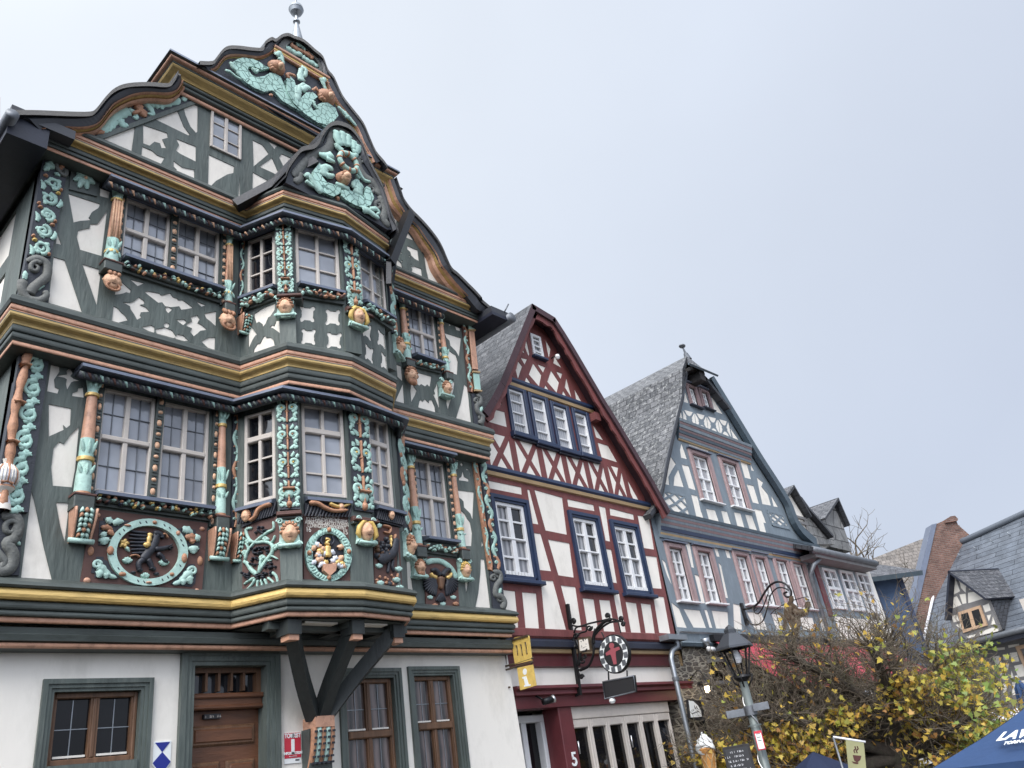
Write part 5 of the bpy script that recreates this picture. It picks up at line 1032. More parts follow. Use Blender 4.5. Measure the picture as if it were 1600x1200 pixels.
for x, y in ((120,460),(280,440),(375,510),(90,565),(250,610)):
    for a in (0,1.5,3,4.5): c.leaf('mint', x, y, a, 32, 12)
c.build('carved_vine_panel')
# coat of arms with inscription
c = Cv(PL1[1], L2); c.sh('brown panel', [(612,200),(1045,205),(1045,850),(612,845)], -.05, .02); c.sh('black carving', ell(832,585,160,205), 0, .024); c.sh('scaled mint', ell(832,585,214,248), 0, .055, [ell(832,585,150,196)]); c.d = .03
for k in range(44):
    a = 2*pi*k/44; x, y = 832+182*cos(a), 585+222*sin(a); c.st('mint', 17, 5, [(x-20*cos(a),y-20*sin(a)),(x+16*cos(a)-14*sin(a),y+16*sin(a)+14*cos(a))], .02, .05)
for x, y in ((832,360),(832,800),(650,572),(1015,560)): c.bl('orange carving', x, y, 22, 26, .05, .045)
for k in range(26):
    x, y = 832+r_.uniform(-120,120), 590+r_.uniform(-85,110); m = ('white carving','flesh carving','gold','white carving','flesh carving')[k % 5]; a = r_.uniform(-.9,.9) if x > 832 else pi-r_.uniform(-.9,.9); c.leaf(m, x, y, a, 58, 17, .05)
c.sh('copper paint', [(768,680),(890,680),(885,740),(830,790),(775,740)], .03, .09); c.st('gold', 26, 34, [(822,500),(822,560),(822,610)], .07); c.st('gold', 12, 12, [(800,440),(835,450),(810,480),(840,495)], .06)
for fl in (-1,1): c.st('dark navy', 9, 5, [(822+fl*30,500),(822+fl*60,460),(822+fl*45,410)], .04)
co = c.build('carved_coat_of_arms')
for i, (t_, sz) in enumerate((('DEO AVSPICE', .062), ('IO CONRADVS KILLINGERVS', .062), ('ANNA MARGARETA LODERIN', .062), ('CONIVGES EXTRVXERVNT', .062), ('16                     15', .08))):
    y = (233, 263, 292, 322, 360)[i]; a = PL1[1].px(*L2([(828, y)])[0]); text(PL1[1], a[0], a[1], .022, t_, sz, 'cream plaster', co, 'inscription', sx=(.62 if i not in (0,4) else .8), ext=.003)
# rooster panel
c = Cv(PL1[2], L2); c.sh('brown panel', [(1262,285),(1492,330),(1520,905),(1262,862)], -.05, .02); c.d = .02
for k in range(26): c.bl('black carving' if k % 3 else 'brown wood', 1330+r_.uniform(-60,60), 520+r_.uniform(-90,100), 18, 22, .05)
c.st('black carving', 46, 24, [(1290,640),(1370,600),(1430,560),(1450,480),(1460,430)], .07); c.st('black carving', 12, 10, [(1390,640),(1385,700),(1380,750)], .04); c.st('black carving', 12, 10, [(1430,620),(1420,690),(1440,740)], .04)
c.st('gold', 9, 7, [(1405,400),(1410,450),(1405,510)], .05, lob=.4); c.st('orange carving', 8, 7, [(1330,310),(1400,330),(1390,380),(1340,370)], .05); c.st('orange carving', 8, 7, [(1450,390),(1440,440)], .05)
for x, y in ((1300,700),(1480,730),(1310,860),(1460,830),(1490,900),(1290,330)):
    for a in (.6,1.2,1.8,2.5): c.leaf('pale mint', x, y, a, 42, 10)
for k in range(14): c.leaf('orange carving', 1275+r_.uniform(0,210), 790+r_.uniform(-20,80), r_.uniform(0,3), 25, 8, .02)
c.bl('black carving', 1400, 850, 22, 24); c.build('carved_rooster_panel')
# eagle panel
c = Cv(F1, E4); c.sh('brown panel', [(495,395),(890,430),(935,1100),(515,1080)], -.05, .02); c.d = .02; c.st('mint', 28, 30, [(505,480),(600,455),(700,465),(790,520),(850,590),(885,680)], .03)
for fl in (-1, 1):
    for k in range(9):
        a = (-.15-.17*k); x0, y0 = 690+fl*62, 690+k*8; l = 175-abs(k-3)*6; c.st('black carving', 20, 10, [(x0,y0),(x0+fl*cos(a)*l*.5,y0-sin(a)*l*.5-10),(x0+fl*cos(a)*l,y0-sin(a)*l)], .06)
    c.st('gold', 24, 10, [(690+fl*60,680),(690+fl*110,650),(690+fl*125,610)], .08); c.st('black carving', 30, 18, [(690+fl*15,650),(690+fl*45,600),(690+fl*85,570),(690+fl*120,590)], .07)
for k in range(7): a = -pi/2+(k-3)*.2; c.st('black carving', 15, 8, [(690,860),(690+cos(a)*110,860-sin(a)*120)], .05)
c.st('brown wood', 50, 22, [(690,660),(690,740),(690,820)], .08)
for x, y in ((560,930),(850,930),(720,1010),(620,1030),(780,1060),(880,1010),(570,1050)):
    for a in (.6,1.3,2,2.6): c.leaf('pale mint' if x in (560,850,720,780) else 'orange carving', x, y, a, 42, 12, .02)
c.bl('black carving', 575, 1050, 26, 20, .02); c.bl('black carving', 870, 1052, 26, 20, .02); c.build('carved_eagle_panel')
# left gable scroll
c = Cv(GB, T1); pl = GB; c.d = .0
c.sh('dark field', [(560,820),(620,868),(1235,640),(1240,575),(1172,555)]+[(1110,590),(950,615),(850,630),(770,665),(700,730),(640,790)], -.02, .012); c.sh('green timber', [(570,865),(1240,620),(1240,645),(620,880)], -.02, .02); c.d = .012
for a, b_, pts in ((14,38,[(590,830),(650,815),(700,770),(740,715),(800,690)]),(16,8,[(800,690),(835,710),(850,745),(825,735)]),(28,10,[(740,750),(770,790),(790,780)]),(14,8,[(690,790),(680,830)]),(16,30,[(860,640),(900,640),(960,650)]),(20,6,[(905,650),(940,690),(950,720),(915,715)]),(28,22,[(950,655),(1000,650),(1060,640),(1120,625)]),(14,8,[(1000,665),(1010,690)]),(14,8,[(1060,645),(1075,665)]),(10,26,[(1140,635),(1165,600),(1190,585)]),(22,8,[(1185,600),(1195,625)])): c.st('dotted mint', a, b_, pts, .03, lob=.15)
c.st('orange carving', 24, 22, [(790,645),(840,650),(870,690),(905,740)], .05, lob=.3); c.st('orange carving', 10, 10, [(820,720),(880,700)], .06); c.st('orange carving', 10, 14, [(580,835),(650,830)], .03); c.build('carved_gable_scroll')
# right gable scroll
c = Cv(GB, K8, .0); c.sh('dark field', [(290,-20),(370,200),(640,560),(730,700),(1060,1110),(1130,1110)]+[(1050,1040),(960,920),(900,820),(860,700),(790,600),(720,490),(650,390),(570,310),(500,230),(410,120),(360,10)], -.02, .012); c.d = .012
for a, b_, pts in ((12,24,[(310,30),(345,60),(370,150),(420,210)]),(16,10,[(410,170),(450,250),(490,300)]),(16,30,[(540,370),(590,380),(650,440),(700,520)]),(18,8,[(700,520),(720,570),(680,570),(650,520),(670,510)]),(20,8,[(590,400),(600,450),(630,470)]),(20,8,[(745,640),(800,650),(840,720)]),(16,7,[(750,650),(770,700),(800,700)]),(28,12,[(840,720),(860,790),(900,860),(950,950)]),(12,5,[(950,950),(1010,1020),(1065,1070)]),(16,7,[(820,740),(840,820)])): c.st('mint', a, b_, pts, .03, lob=.15)
for a in range(6): c.leaf('orange carving', 742, 592, a*1.05, 52, 15, .05)
c.build('carved_gable_scroll')
# sea beasts of the upper gable
c = Cv(UG, L3, .0)
c.sh('scaled mint', [(120,345),(165,318),(215,305),(300,318),(360,345),(400,375),(455,398),(380,412),(310,385),(262,385),(255,410),(285,455),(330,480),(400,470),(450,440),(500,450),(545,475),(575,540),(600,620),(640,640),(690,720),(760,800),(850,870),(960,905),(940,925),(830,850),(700,770),(560,690),(500,620),(470,595),(400,610),(320,580),(240,530),(180,470),(150,410)], 0, .05)
c.sh('scaled mint', [(590,500),(625,480),(665,520),(680,590),(720,670),(770,620),(830,620),(870,660),(830,690),(808,740),(830,785),(880,770),(870,730),(900,715),(960,712),(1030,760),(1055,830),(1010,880),(950,912),(870,890),(760,815),(660,720),(600,620)], .002, .07)
c.d = .05
for m, a, b_, pts in (('pale mint',30,10,[(690,690),(700,610),(730,560),(760,540)]),('pale mint',26,8,[(700,640),(680,590),(690,560)]),('pale mint',24,8,[(730,600),(780,570),(810,590)]),('pale mint',30,12,[(735,520),(720,470),(730,400)]),('pale mint',22,8,[(730,400),(765,420),(760,470),(740,460)]),('mint',20,8,[(500,290),(540,270),(560,330),(570,370)]),('mint',18,8,[(520,310),(550,340)]),('mint',18,7,[(905,490),(925,540),(950,600)]),('mint',18,6,[(940,490),(920,540)]),('mint',16,8,[(100,350),(120,400),(150,430),(170,470)]),('mint',12,8,[(50,430),(90,440),(140,480),(200,510)]),('mint',10,20,[(1050,740),(1110,800),(1150,850)]),('mint',20,8,[(1100,790),(1160,850),(1220,920)]),('mint',12,6,[(290,400),(320,440),(340,420),(300,420)]),('mint',14,8,[(830,690),(850,740),(880,770)]),('orange carving',12,8,[(620,500),(600,460),(640,460),(680,480)]),('orange carving',10,8,[(830,600),(860,580),(870,610)]),('orange carving',14,6,[(450,650),(470,640)])): c.st(m, a, b_, pts, .04, lob=.12)
for x, y, rx in ((510,395,60),(955,655,66)):
    c.bl('orange carving', x, y, rx, rx*.8, .12, .03)
    for k in range(12): a = 2*pi*k/12; c.bl('orange carving', x+cos(a)*rx*.8, y-6+sin(a)*rx*.62, 17, h=.06, d=.04)
    c.bl('flesh carving', x+10, y+14, 26, 30, .14, .05)
c.build('carved_sea_beasts')
mb = MB(); qq = UG.P(L3([(585,280),(695,350),(695,500),(640,560),(600,520),(585,480)])); plate(mb, UG, [qq], [], -.02, .008, 'black carving'); mb.build('gable_hatch', H)
c = Cv(UG, L3, .0); c.sh('grey scroll', [(530,200),(560,150),(620,110),(690,120),(780,170),(850,240),(905,320),(930,390),(925,440)], -.01, .03, [[(590,210),(640,160),(700,155),(770,200),(840,280),(890,340),(900,395),(850,385),(740,320),(620,235)]]); c.d = .005
for m, a, b_, pts in (('mint',22,16,[(600,200),(640,220),(700,255),(750,260)]),('mint',20,8,[(690,165),(740,180),(780,230)]),('mint',20,16,[(750,280),(800,320),(860,350),(885,380)]),('orange carving',20,12,[(645,170),(700,210),(760,240)]),('orange carving',16,20,[(760,240),(810,265),(850,300)])): c.st(m, a, b_, pts, .04, lob=.25)
c.build('carved_lunette')
# ---- gable of the oriel ----
OG = YP(6.70)
oo = K7([(45,590),(80,500),(150,400),(220,325),(340,300),(400,240),(430,170),(490,90),(560,58),(640,70),(720,110),(790,190),(850,290),(900,420),(960,540),(1040,690),(1080,800),(1110,900),(1140,1000),(1180,1090),(1215,1180)])
oi = K7([(70,600),(110,520),(170,430),(240,365),(360,335),(440,290),(475,200),(520,130),(580,98),(640,105),(705,145),(760,215),(815,310),(850,430),(930,560),(1010,710),(1055,820),(1085,910),(1115,1010),(1150,1100),(1180,1190)])
mb = MB(); plate(mb, OG, [OG.P(oi+K7([(1100,1190),(700,960),(330,850),(40,700)]))], [], -.2, 0, 'dark field'); mb.build('oriel_gable_field', H)
band(YP(6.64), oo, oi, -.2, 0, 'dark slate', 'slate_verge'); roofstrip('oriel_roof', YP(6.63), oo, 6.63, 8.2, .08, 'dark slate', H)
c = Cv(OG, K7, .0)
c.st('grey scroll', 34, 36, [(330,470),(290,440),(350,400),(440,380),(500,320),(520,220),(570,140),(650,150),(730,220),(790,310),(810,400)], .03); c.sp('grey scroll', 325, 445, 36, 0, 1.3, 15, -1)
c.st('grey scroll', 34, 30, [(120,640),(180,560),(250,480),(320,420)], .03); c.st('grey scroll', 28, 30, [(130,700),(190,660),(200,600)], .03)
c.sp('grey scroll', 830, 470, 34, 1, 1.2, 14); c.st('grey scroll', 30, 46, [(790,440),(800,540),(860,640),(940,700),(1000,770),(1020,850)], .04); c.sp('grey scroll', 940, 775, 52, 0, 1.3, 18); c.sp('grey scroll', 1005, 945, 52, 0, 1.3, 18); c.st('grey scroll', 40, 30, [(1030,840),(1060,930),(1080,1010),(1060,1090),(1120,1160)], .04)
c.sh('scaled mint', [(310,600),(340,560),(370,520),(450,560),(420,600),(400,660),(450,720),(520,740),(600,770),(590,830),(520,868),(420,830),(350,760),(310,680)], 0, .05)
c.sh('scaled mint', [(600,800),(680,800),(740,830),(830,870),(860,760),(900,780),(940,880),(900,960),(820,985),(720,950),(640,900),(600,860)], .002, .055)
for m, a, b_, pts in (('dotted mint',34,36,[(560,180),(565,260),(610,340)]),('dotted mint',34,30,[(625,190),(625,270),(640,340)]),('dotted mint',30,30,[(680,220),(675,290),(690,350)]),('dotted mint',30,30,[(730,280),(735,330),(730,380)]),('dotted mint',34,30,[(770,320),(770,370),(740,410)]),('mint',18,30,[(550,310),(570,350),(620,400)]),('mint',30,16,[(690,430),(740,440),(770,420)]),('dotted mint',16,40,[(370,420),(430,440),(520,440)]),('dotted mint',30,10,[(440,460),(500,490),(540,510)]),('mint',50,16,[(430,660),(420,580),(470,560),(520,590)]),('mint',30,10,[(440,640),(500,650),(530,640)]),('mint',20,28,[(230,660),(260,640),(300,700),(340,760),(400,830)]),('mint',20,8,[(230,700),(280,740),(330,770)]),('mint',18,24,[(540,730),(620,760),(690,800)]),('mint',50,30,[(780,850),(780,780),(810,730)]),('mint',24,10,[(730,780),(740,720),(770,700),(790,720)]),('mint',24,8,[(760,560),(790,620),(840,690),(910,710)]),('mint',16,6,[(750,640),(800,680)]),('mint',34,14,[(820,1000),(880,1010),(950,1060),(1000,1090)]),('mint',22,8,[(900,1000),(960,990),(995,1030),(970,1050)])): c.st(m, a, b_, pts, .045, .03, lob=.08)
c.bl('orange carving', 620, 680, 60, 56, .14, .02); c.bl('flesh carving', 620, 692, 44, 44, .17, .03); c.bl('orange carving', 630, 385, 20, 20); c.bl('orange carving', 655, 420, 22, 24); c.bl('orange carving', 578, 870, 22, 22); c.build('carved_sea_beasts')
mask(OG, K7([(622,690)])[0], 15, H, plaque=None, kind=0, d=.10)
mb = MB(); ctr = OG.px(*K7([(650,530)])[0]); k = OG.px(*K7([(750,530)])[0])[0]-ctr[0]
tube(mb, [OG.w(ctr[0]+k*.86*cos(a), ctr[1]+k*.86*sin(a), .10) for a in [2*pi*i/24 for i in range(24)]], k*.22, 'mint', 10, closed=True)
for i in range(8): a = 2*pi*i/8; tube(mb, [OG.w(ctr[0]+k*.86*cos(a+t), ctr[1]+k*.86*sin(a+t), .10) for t in (-.1,0,.1)], k*.25, 'orange carving', 10)
P_ = [(ctr[0]+k*.7*cos(a), ctr[1]+k*.7*sin(a)) for a in [2*pi*i/20 for i in range(20)]]; plate(mb, OG, [P_], [], 0, .01, 'black carving'); mb.build('carved_wreath', H)
mb = MB()      # box gutters of the oriel roof
for a, b_, w_ in (((368,322),(494,254),.12),): 
    A = YP(7.28).px(*a); B = YP(6.68).px(*b_); beam(mb, (A[0],7.28,A[1]), (B[0],6.68,B[1]), .14, .11, 'dark metal')
mb.build('box_gutter', H); mb = MB()
A = YP(6.80).px(608,412); B = YP(6.95).px(639,334); beam(mb, (A[0],6.80,A[1]), (B[0],6.95,B[1]), .14, .12, 'dark metal')
A = YP(6.80).px(608,412); beam(mb, (A[0],6.80,A[1]+.02), (A[0]-.02,6.82,A[1]-.35), .07, .07, 'dark metal')
mb.build('box_gutter', H)
# =============== neighbouring houses ===============
class Pl3:
    """any plane: origin, unit u, unit v; n towards the viewer"""
    def __init__(s, o, u, v): s.o = Vector(o); s.u = Vector(u).normalized(); s.v = Vector(v).normalized(); s.n = s.u.cross(s.v)
    def px(s, x, y): d = ray(x, y); t = (s.o-CAM).dot(s.n)/d.dot(s.n); p = CAM+d*t-s.o; return (p.dot(s.u), p.dot(s.v))
    def w(s, a, b_, d=0): return s.o+s.u*a+s.v*b_+s.n*d
    def P(s, pts): return [s.px(*p) for p in pts]
def rpoly(mb, pts, mat_, th=.1, under='dark slate'):
    pts = [Vector(p) for p in pts]; n_ = (pts[1]-pts[0]).cross(pts[2]-pts[0]).normalized()
    if n_.z < 0: pts = pts[::-1]; n_ = -n_
    u = Vector((0,0,1)).cross(n_).normalized(); v = n_.cross(u); k = len(pts)
    mb.add(pts, [tuple(range(k))], mat_, False, [[(p.dot(u), p.dot(v)) for p in pts]])
    lo = [p-n_*th for p in pts]; mb.add(pts+lo, [(i, k+i, k+(i+1) % k, (i+1) % k) for i in range(k)]+[tuple(k+i for i in range(k))[::-1]], under)
def pxY(x, y, Y): s_, z = YP(Y).px(x, y); return Vector((s_, Y, z))
# ---------------- red house ----------------
M1, M2, M3 = Zm(720,460), Zm(720,720), Zm(720,900)
R = thing('timbered_house', (10.7, 8, 0), 'dark red timbered house with white panels and navy window frames, beside the carved house', 'house')
HB, HV = YP(8.0), YP(7.76)
vr = HV.P(M1([(435,72),(580,160),(640,252),(700,350),(900,690),(1000,850),(1190,1170),(1300,1370)])); vl = [p for p in HV.P(M1([(435,72),(330,330),(235,560),(185,655),(130,745)])) if p[0] > 8.36]
wallz = [(max(s_, 8.45), z-.10) for s_, z in vl[::-1]]+[(min(s_, 12.98), z-.12) for s_, z in vr[1:]]
outer = [(8.45,3.62)]+[p for p in wallz if p[1] > 5.6]+[(12.96,5.72),(12.92,3.62)]
whites = [M1(x) for x in ([(410,282),(430,370),(425,388),(402,330)], [(385,325),(400,368),(368,350)], [(530,285),(562,340),(552,400),(540,350)], [(585,385),(632,460),(578,430)], [(375,395),(415,405),(400,440)], [(350,405),(385,450),(358,530),(338,450)],
 [(320,475),(325,520),(295,515)], [(453,430),(505,505),(490,575),(425,500)], [(478,435),(530,455),(515,490)], [(410,515),(440,560),(400,548)], [(565,475),(615,550),(600,615),(540,545)], [(595,480),(635,495),(625,530)], [(530,565),(550,598),(520,590)], [(660,520),(695,650),(650,580)], [(640,600),(665,645),(632,632)],
 [(710,590),(757,673),(720,655)], [(240,625),(258,690),(225,685)], [(200,715),(275,735),(290,830),(172,795)], [(825,810),(893,913),(845,893)], [(855,925),(920,945),(980,1050),(880,1018)])]
whites += [M2(x) for x in ([(172,122),(380,165),(383,212),(180,172)], [(415,178),(430,180),(487,398),(450,392)], [(460,180),(635,230),(665,462),(530,435)], [(665,238),(830,275),(838,315),(672,285)], [(862,280),(905,292),(935,505),(905,498)], [(930,295),(1080,335),(1085,370),(935,340)],
 [(1105,340),(1178,352),(1210,555),(1145,545)], [(458,450),(500,455),(567,690),(492,682)], [(545,490),(680,515),(708,730),(610,715)], [(903,548),(942,555),(978,765),(938,758)], [(1155,592),(1225,600),(1258,800),(1193,795)], [(500,745),(578,750),(662,1062),(528,1052)], [(625,778),(718,788),(760,1067),(700,1062)],
 [(255,805),(340,815),(362,1045),(290,1045)], [(383,820),(472,828),(492,1055),(405,1050)], [(762,858),(832,865),(862,1068),(795,1062)], [(865,868),(932,872),(965,1072),(895,1068)], [(950,812),(990,820),(1035,1075),(1000,1070)], [(1030,880),(1098,890),(1128,1077),(1065,1075)], [(1125,890),(1188,898),(1215,1078),(1155,1075)], [(1203,845),(1270,850),(1312,1080),(1240,1075)])]
rw = [wpx(HB,*M2([(172,212),(490,765),(245,740),(410,245)])), wpx(HB,*M2([(672,318),(940,820),(740,800),(860,345)])), wpx(HB,*M2([(938,375),(1190,845),(1003,830),(1103,400)]))]
gw4 = [wpx(HB,*M1(q)) for q in ([(285,590),(432,890),(340,870),(375,610)], [(432,642),(570,940),(480,920),(515,662)], [(568,695),(705,985),(620,965),(645,715)], [(700,738),(828,1015),(758,1000),(775,755)])]
tw = wpx(HB,*M1([(430,245),(520,405),(450,385),(490,265)]))
def hull4(q): return rect(*q)
# zig-zag row between the sill and the blue band: one opening filled with posts and saltires
XQ = [M1([(168,858)])[0], M1([(1010,1092)])[0], M2([(1175,295)])[0], M2([(145,52)])[0]]; zt = HB.px(*M1([(330,905)])[0])[1]; zb = HB.px(*M2([(330,85)])[0])[1]
xr_at = lambda z: min(12.9, HV.px(*M1([(1000,850)])[0])[0]+(HV.px(*M1([(1000,850)])[0])[1]-z)*.60)
row = [(8.5,zb),(12.75,zb),(12.35,zt),(8.6,zt)]
framed('timber_frame', HB, outer, whites, [hull4((a[0]+.06,a[1]+.06,a[2]-.06,a[3]-.06)) for a in rw]+[hull4(a) for a in gw4]+[hull4(tw)], parent=R, tm='red timber', wm='white plaster')
mb = MB(); plate(mb, HB, [row], [], -.05, .004, 'white plaster'); mb.build('plaster_infill', R)
mb = MB(); xs = [8.62,9.30,9.98,10.62,11.25,11.85,12.42]
for i, x in enumerate(xs): lean = -.02; quadbox(mb, HB, [(x-.07+.0,zb),(x+.07,zb),(x+.07+lean,zt),(x-.07+lean,zt)], 0, .013, 'red timber')
for a, b_ in zip(xs, xs[1:]):
    quadbox(mb, HB, [(a+.05,zb),(a+.17,zb),(b_-.05,zt),(b_-.17,zt)], 0, .010, 'red timber'); quadbox(mb, HB, [(b_-.17,zb),(b_-.05,zb),(a+.17,zt),(a+.05,zt)], 0, .0115, 'red timber')
quadbox(mb, HB, [(12.45,zb),(12.56,zb),(12.40,zt-.28),(12.34,zt-.1)], 0, .010, 'red timber'); mb.build('timber_frame', R)
for r in rw:
    f = .10; mb = MB(); s0,z0,s1,z1 = r
    for q, q2, d in ((0,f*.6,.05),(f*.6,f,.028)):
        for k in ((s0+q,z0+q,s0+q2,z1-q2),(s1-q2,z0+q,s1-q,z1-q2),(s0+q,z1-q2,s1-q,z1-q)): pbox(mb, HB, *k, -.12, d, 'navy paint')
    pbox(mb, HB, s0+f, z0+.012, s1-f, z0+f*.8, -.12, .028, 'navy paint')
    pbox(mb, HB, s0-.04, z0-.05, s1+.05, z0+.01, -.05, .10, 'navy paint', .01); o = mb.build('window', R, label='white casement in a wide navy frame')
    w_ = window(HB, s0+f, z0+f*.8, s1-f, z1-f, o, fm='white paint', cols=2, rows=(.5,), muntin=(.25,.75), d=.0, recess=.05, fr=.06, mul=.09, trans=.035, mw=.03, pmats=['curtain pane','curtain pane','curtain pane','dark pane'] if True else None); w_.name = 'casement'
    mb = MB()
    for i in range(9): pbox(mb, HB, s0+f+.02+(s1-s0-2*f-.04)*i/9, z0+f*.8, s0+f+.02+(s1-s0-2*f-.04)*(i+.7)/9, z0+f*.8+.055, .0, .03, 'white paint')
    mb.build('bird_strip', o)
for r in gw4:
    s0,z0,s1,z1 = r; mb = MB()
    for k in ((s0-.07,z0,s0,z1+.07),(s1,z0,s1+.09,z1+.07),(s0,z1,s1,z1+.07)): pbox(mb, HB, *k, -.1, .045, 'navy paint', .012)
    pbox(mb, HB, s0-.10, z0-.09, s1+.12, z0, -.05, .10, 'navy paint', .012); pbox(mb, HB, s0-.09, z0-.13, s1+.11, z0-.092, -.05, .06, 'dark navy', .008); o = mb.build('window', R)
    w_ = window(HB, s0, z0, s1, z1, o, fm='white paint', cols=1, rows=(), muntin=(.25,.5,.75), d=.01, recess=.05, fr=.045, pm='net pane', mw=.025); w_.name = 'casement'
o = window(HB, *tw, R, fm='white paint', cols=1, rows=(), muntin=(.25,.5,.75), d=.03, recess=.05, fr=.06, mw=.03, pm='curtain pane', sill=(.06,.05,'navy paint'))
mb = MB()
pf = rollprof([('r',.03,.13,.075,.03,'navy paint'),('r',.02,.07,.02,.025,'ochre paint'),(0,.01,'red timber')])
a = HB.px(*M2([(600,185)])[0])[1]; moulding(mb, [(8.42,8.0),(13.0,8.0)], [(0,a+.16,'navy paint'),(.07,a+.15,'navy paint'),(.08,a+.09,'navy paint'),(.05,a+.06,'navy paint'),(.055,a+.055,'ochre paint'),(.04,a+.0,'ochre paint'),(0,a-.01,'ochre paint')]); mb.build('painted_band', R)
mb = MB(); a, b_ = HB.px(*M1([(285,545)])[0]), HB.px(*M1([(812,730)])[0]); zz = (a[1]+b_[1])/2
moulding(mb, [(a[0],8.0),(b_[0]+.03,8.0)], [(0,zz+.10,'navy paint'),(.07,zz+.09,'navy paint'),(.08,zz+.03,'navy paint'),(.05,zz,'navy paint'),(.055,zz-.005,'ochre paint'),(.04,zz-.06,'ochre paint'),(0,zz-.07,'ochre paint')]); mb.build('painted_band', R)
# bargeboards with a wavy lower edge
def barge(nm, line, wd, parent, m, sgn, pl=HV, wav=.018, d0=-.04, d1=0):
    q = smoothline(line, 6); mb = MB(); up = []; lo = []; acc = 0
    for i, p in enumerate(q):
        a, b_ = q[max(0, i-1)], q[min(len(q)-1, i+1)]; t = Vector((b_[0]-a[0], b_[1]-a[1])).normalized(); nn = Vector((-t.y, t.x))*sgn; acc += math.dist(a, p); w_ = wd+wav*sin(acc*19)
        up.append(p); lo.append((p[0]+nn.x*w_, p[1]+nn.y*w_))
    k = len(q); vs = [pl.w(*p, d) for d in (d0, d1) for p in up+lo]
    fs = []
    for i in range(k-1): fs += [(2*k+i, 2*k+i+1, 3*k+i+1, 3*k+i), (i, k+i, k+i+1, i+1), (i, i+1, 2*k+i+1, 2*k+i), (k+i+1, k+i, 3*k+i, 3*k+i+1)]
    mb.add(vs, fs, m); return mb.build(nm, parent)
barge('bargeboard', vr, .24, R, 'red timber', -1); barge('bargeboard', vl[:5], .20, R, 'red timber', 1)
mb = MB()
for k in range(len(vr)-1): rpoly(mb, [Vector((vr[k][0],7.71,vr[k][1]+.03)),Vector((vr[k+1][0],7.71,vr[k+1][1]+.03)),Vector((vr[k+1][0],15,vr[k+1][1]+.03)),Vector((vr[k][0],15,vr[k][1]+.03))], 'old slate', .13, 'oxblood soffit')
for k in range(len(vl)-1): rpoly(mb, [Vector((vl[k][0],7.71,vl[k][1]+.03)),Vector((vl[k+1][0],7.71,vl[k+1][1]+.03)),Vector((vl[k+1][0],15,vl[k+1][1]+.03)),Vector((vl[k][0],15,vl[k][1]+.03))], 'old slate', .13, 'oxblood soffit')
mb.build('roof', R)
mb = MB(); s_, z = HB.px(*M1([(815,775)])[0]); box(mb, (s_-.08,7.84,z-.10),(s_+.08,8,z+.06),'red timber'); mb.build('purlin_end', R)
mb = MB(); s_, z = HB.px(*M1([(567,408)])[0]); lathe(mb, (s_,7.85,z), [(.0,.05),(.04,.03),(.05,-.02),(.03,-.06),(0,-.07)], 'white paint', 12); beam(mb, (s_,8.0,z+.03), (s_,7.86,z+.03), .02,.02,'dark metal'); mb.build('security_light', R)
# jetty beam, ground floor
HG = YP(8.15); rz = lambda x, y, P=HG: P.px(*M3([(x, y)])[0])[1]
mb = MB(); a = rz(700,345,HB)
moulding(mb, [(8.44,8.0),(12.95,8.0)], [(0,a+.02,'red timber'),(.05,a,'red timber'),(.05,a-.10,'red timber'),(.02,a-.13,'dark navy'),(.045,a-.17,'dark navy'),(.045,a-.25,'dark navy'),(-.02,a-.27,'ochre paint'),(-.02,a-.32,'ochre paint'),(-.05,a-.33,'dark red paint'),(-.08,a-.36,'dark red paint'),(-.09,a-.50,'dark red paint'),(-.16,a-.52,'dark red paint')]); mb.build('jetty_beam', R)
zl = 2.86; mb = MB(); plate(mb, HG, [rect(8.4,zl,13.15,3.66)], [], -.3, 0, 'smooth plaster'); mb.build('ground_floor_wall', R)
mb = MB(); moulding(mb, [(8.6,8.15),(13.16,8.15)], [(0,2.90,'dark red paint'),(.14,2.89,'dark red paint'),(.15,2.85,'dark red paint'),(.10,2.82,'dark red paint'),(.11,2.77,'dark red paint'),(.05,2.75,'dark red paint'),(.05,2.60,'dark red paint'),(-.1,2.59,'dark red paint')]); mb.build('shopfront_cornice', R)
xs_ = [HG.px(*M3([q])[0])[0] for q in ((350,830),(600,820),(685,830),(1280,780))]
mb = MB(); pbox(mb, HG, xs_[1], -1.2, xs_[2], 2.60, -.3, .02, 'dark red paint', .01); pbox(mb, HG, 8.5, -1.2, xs_[0]-.0, 2.6, -.3, -.03, 'cream plaster'); mb.build('door_post', R)
mb = MB(); pbox(mb, HG, xs_[0], -1.2, xs_[1], 2.6, -.6, -.5, 'dark stuff'); q = xs_[0]+.35
for k in ((xs_[0],-1.2,xs_[0]+.09,2.55),(xs_[0]+.09,2.45,xs_[1],2.55),(q,-1.2,q+.10,2.45),(xs_[1]-.08,-1.2,xs_[1],2.45),(q+.1,1.55,xs_[1]-.08,1.67),(q+.1,.3,xs_[1]-.08,.5)): pbox(mb, HG, *k, -.5, -.28, 'white paint', .01)
o = mb.build('shop_door', R); mb = MB(); mb.add([HG.w(*p, -.4) for p in rect(q,-1.2,xs_[1],2.5)], [(0,1,2,3)], 'black pane'); mb.build('pane', o)
x0, x1 = xs_[2], HG.px(*M3([(1300,790)])[0])[0]; mb = MB(); n_ = 6
pbox(mb, HG, x0, 2.42, x1, 2.60, -.2, -.02, 'window paint', .01); px_ = MB()
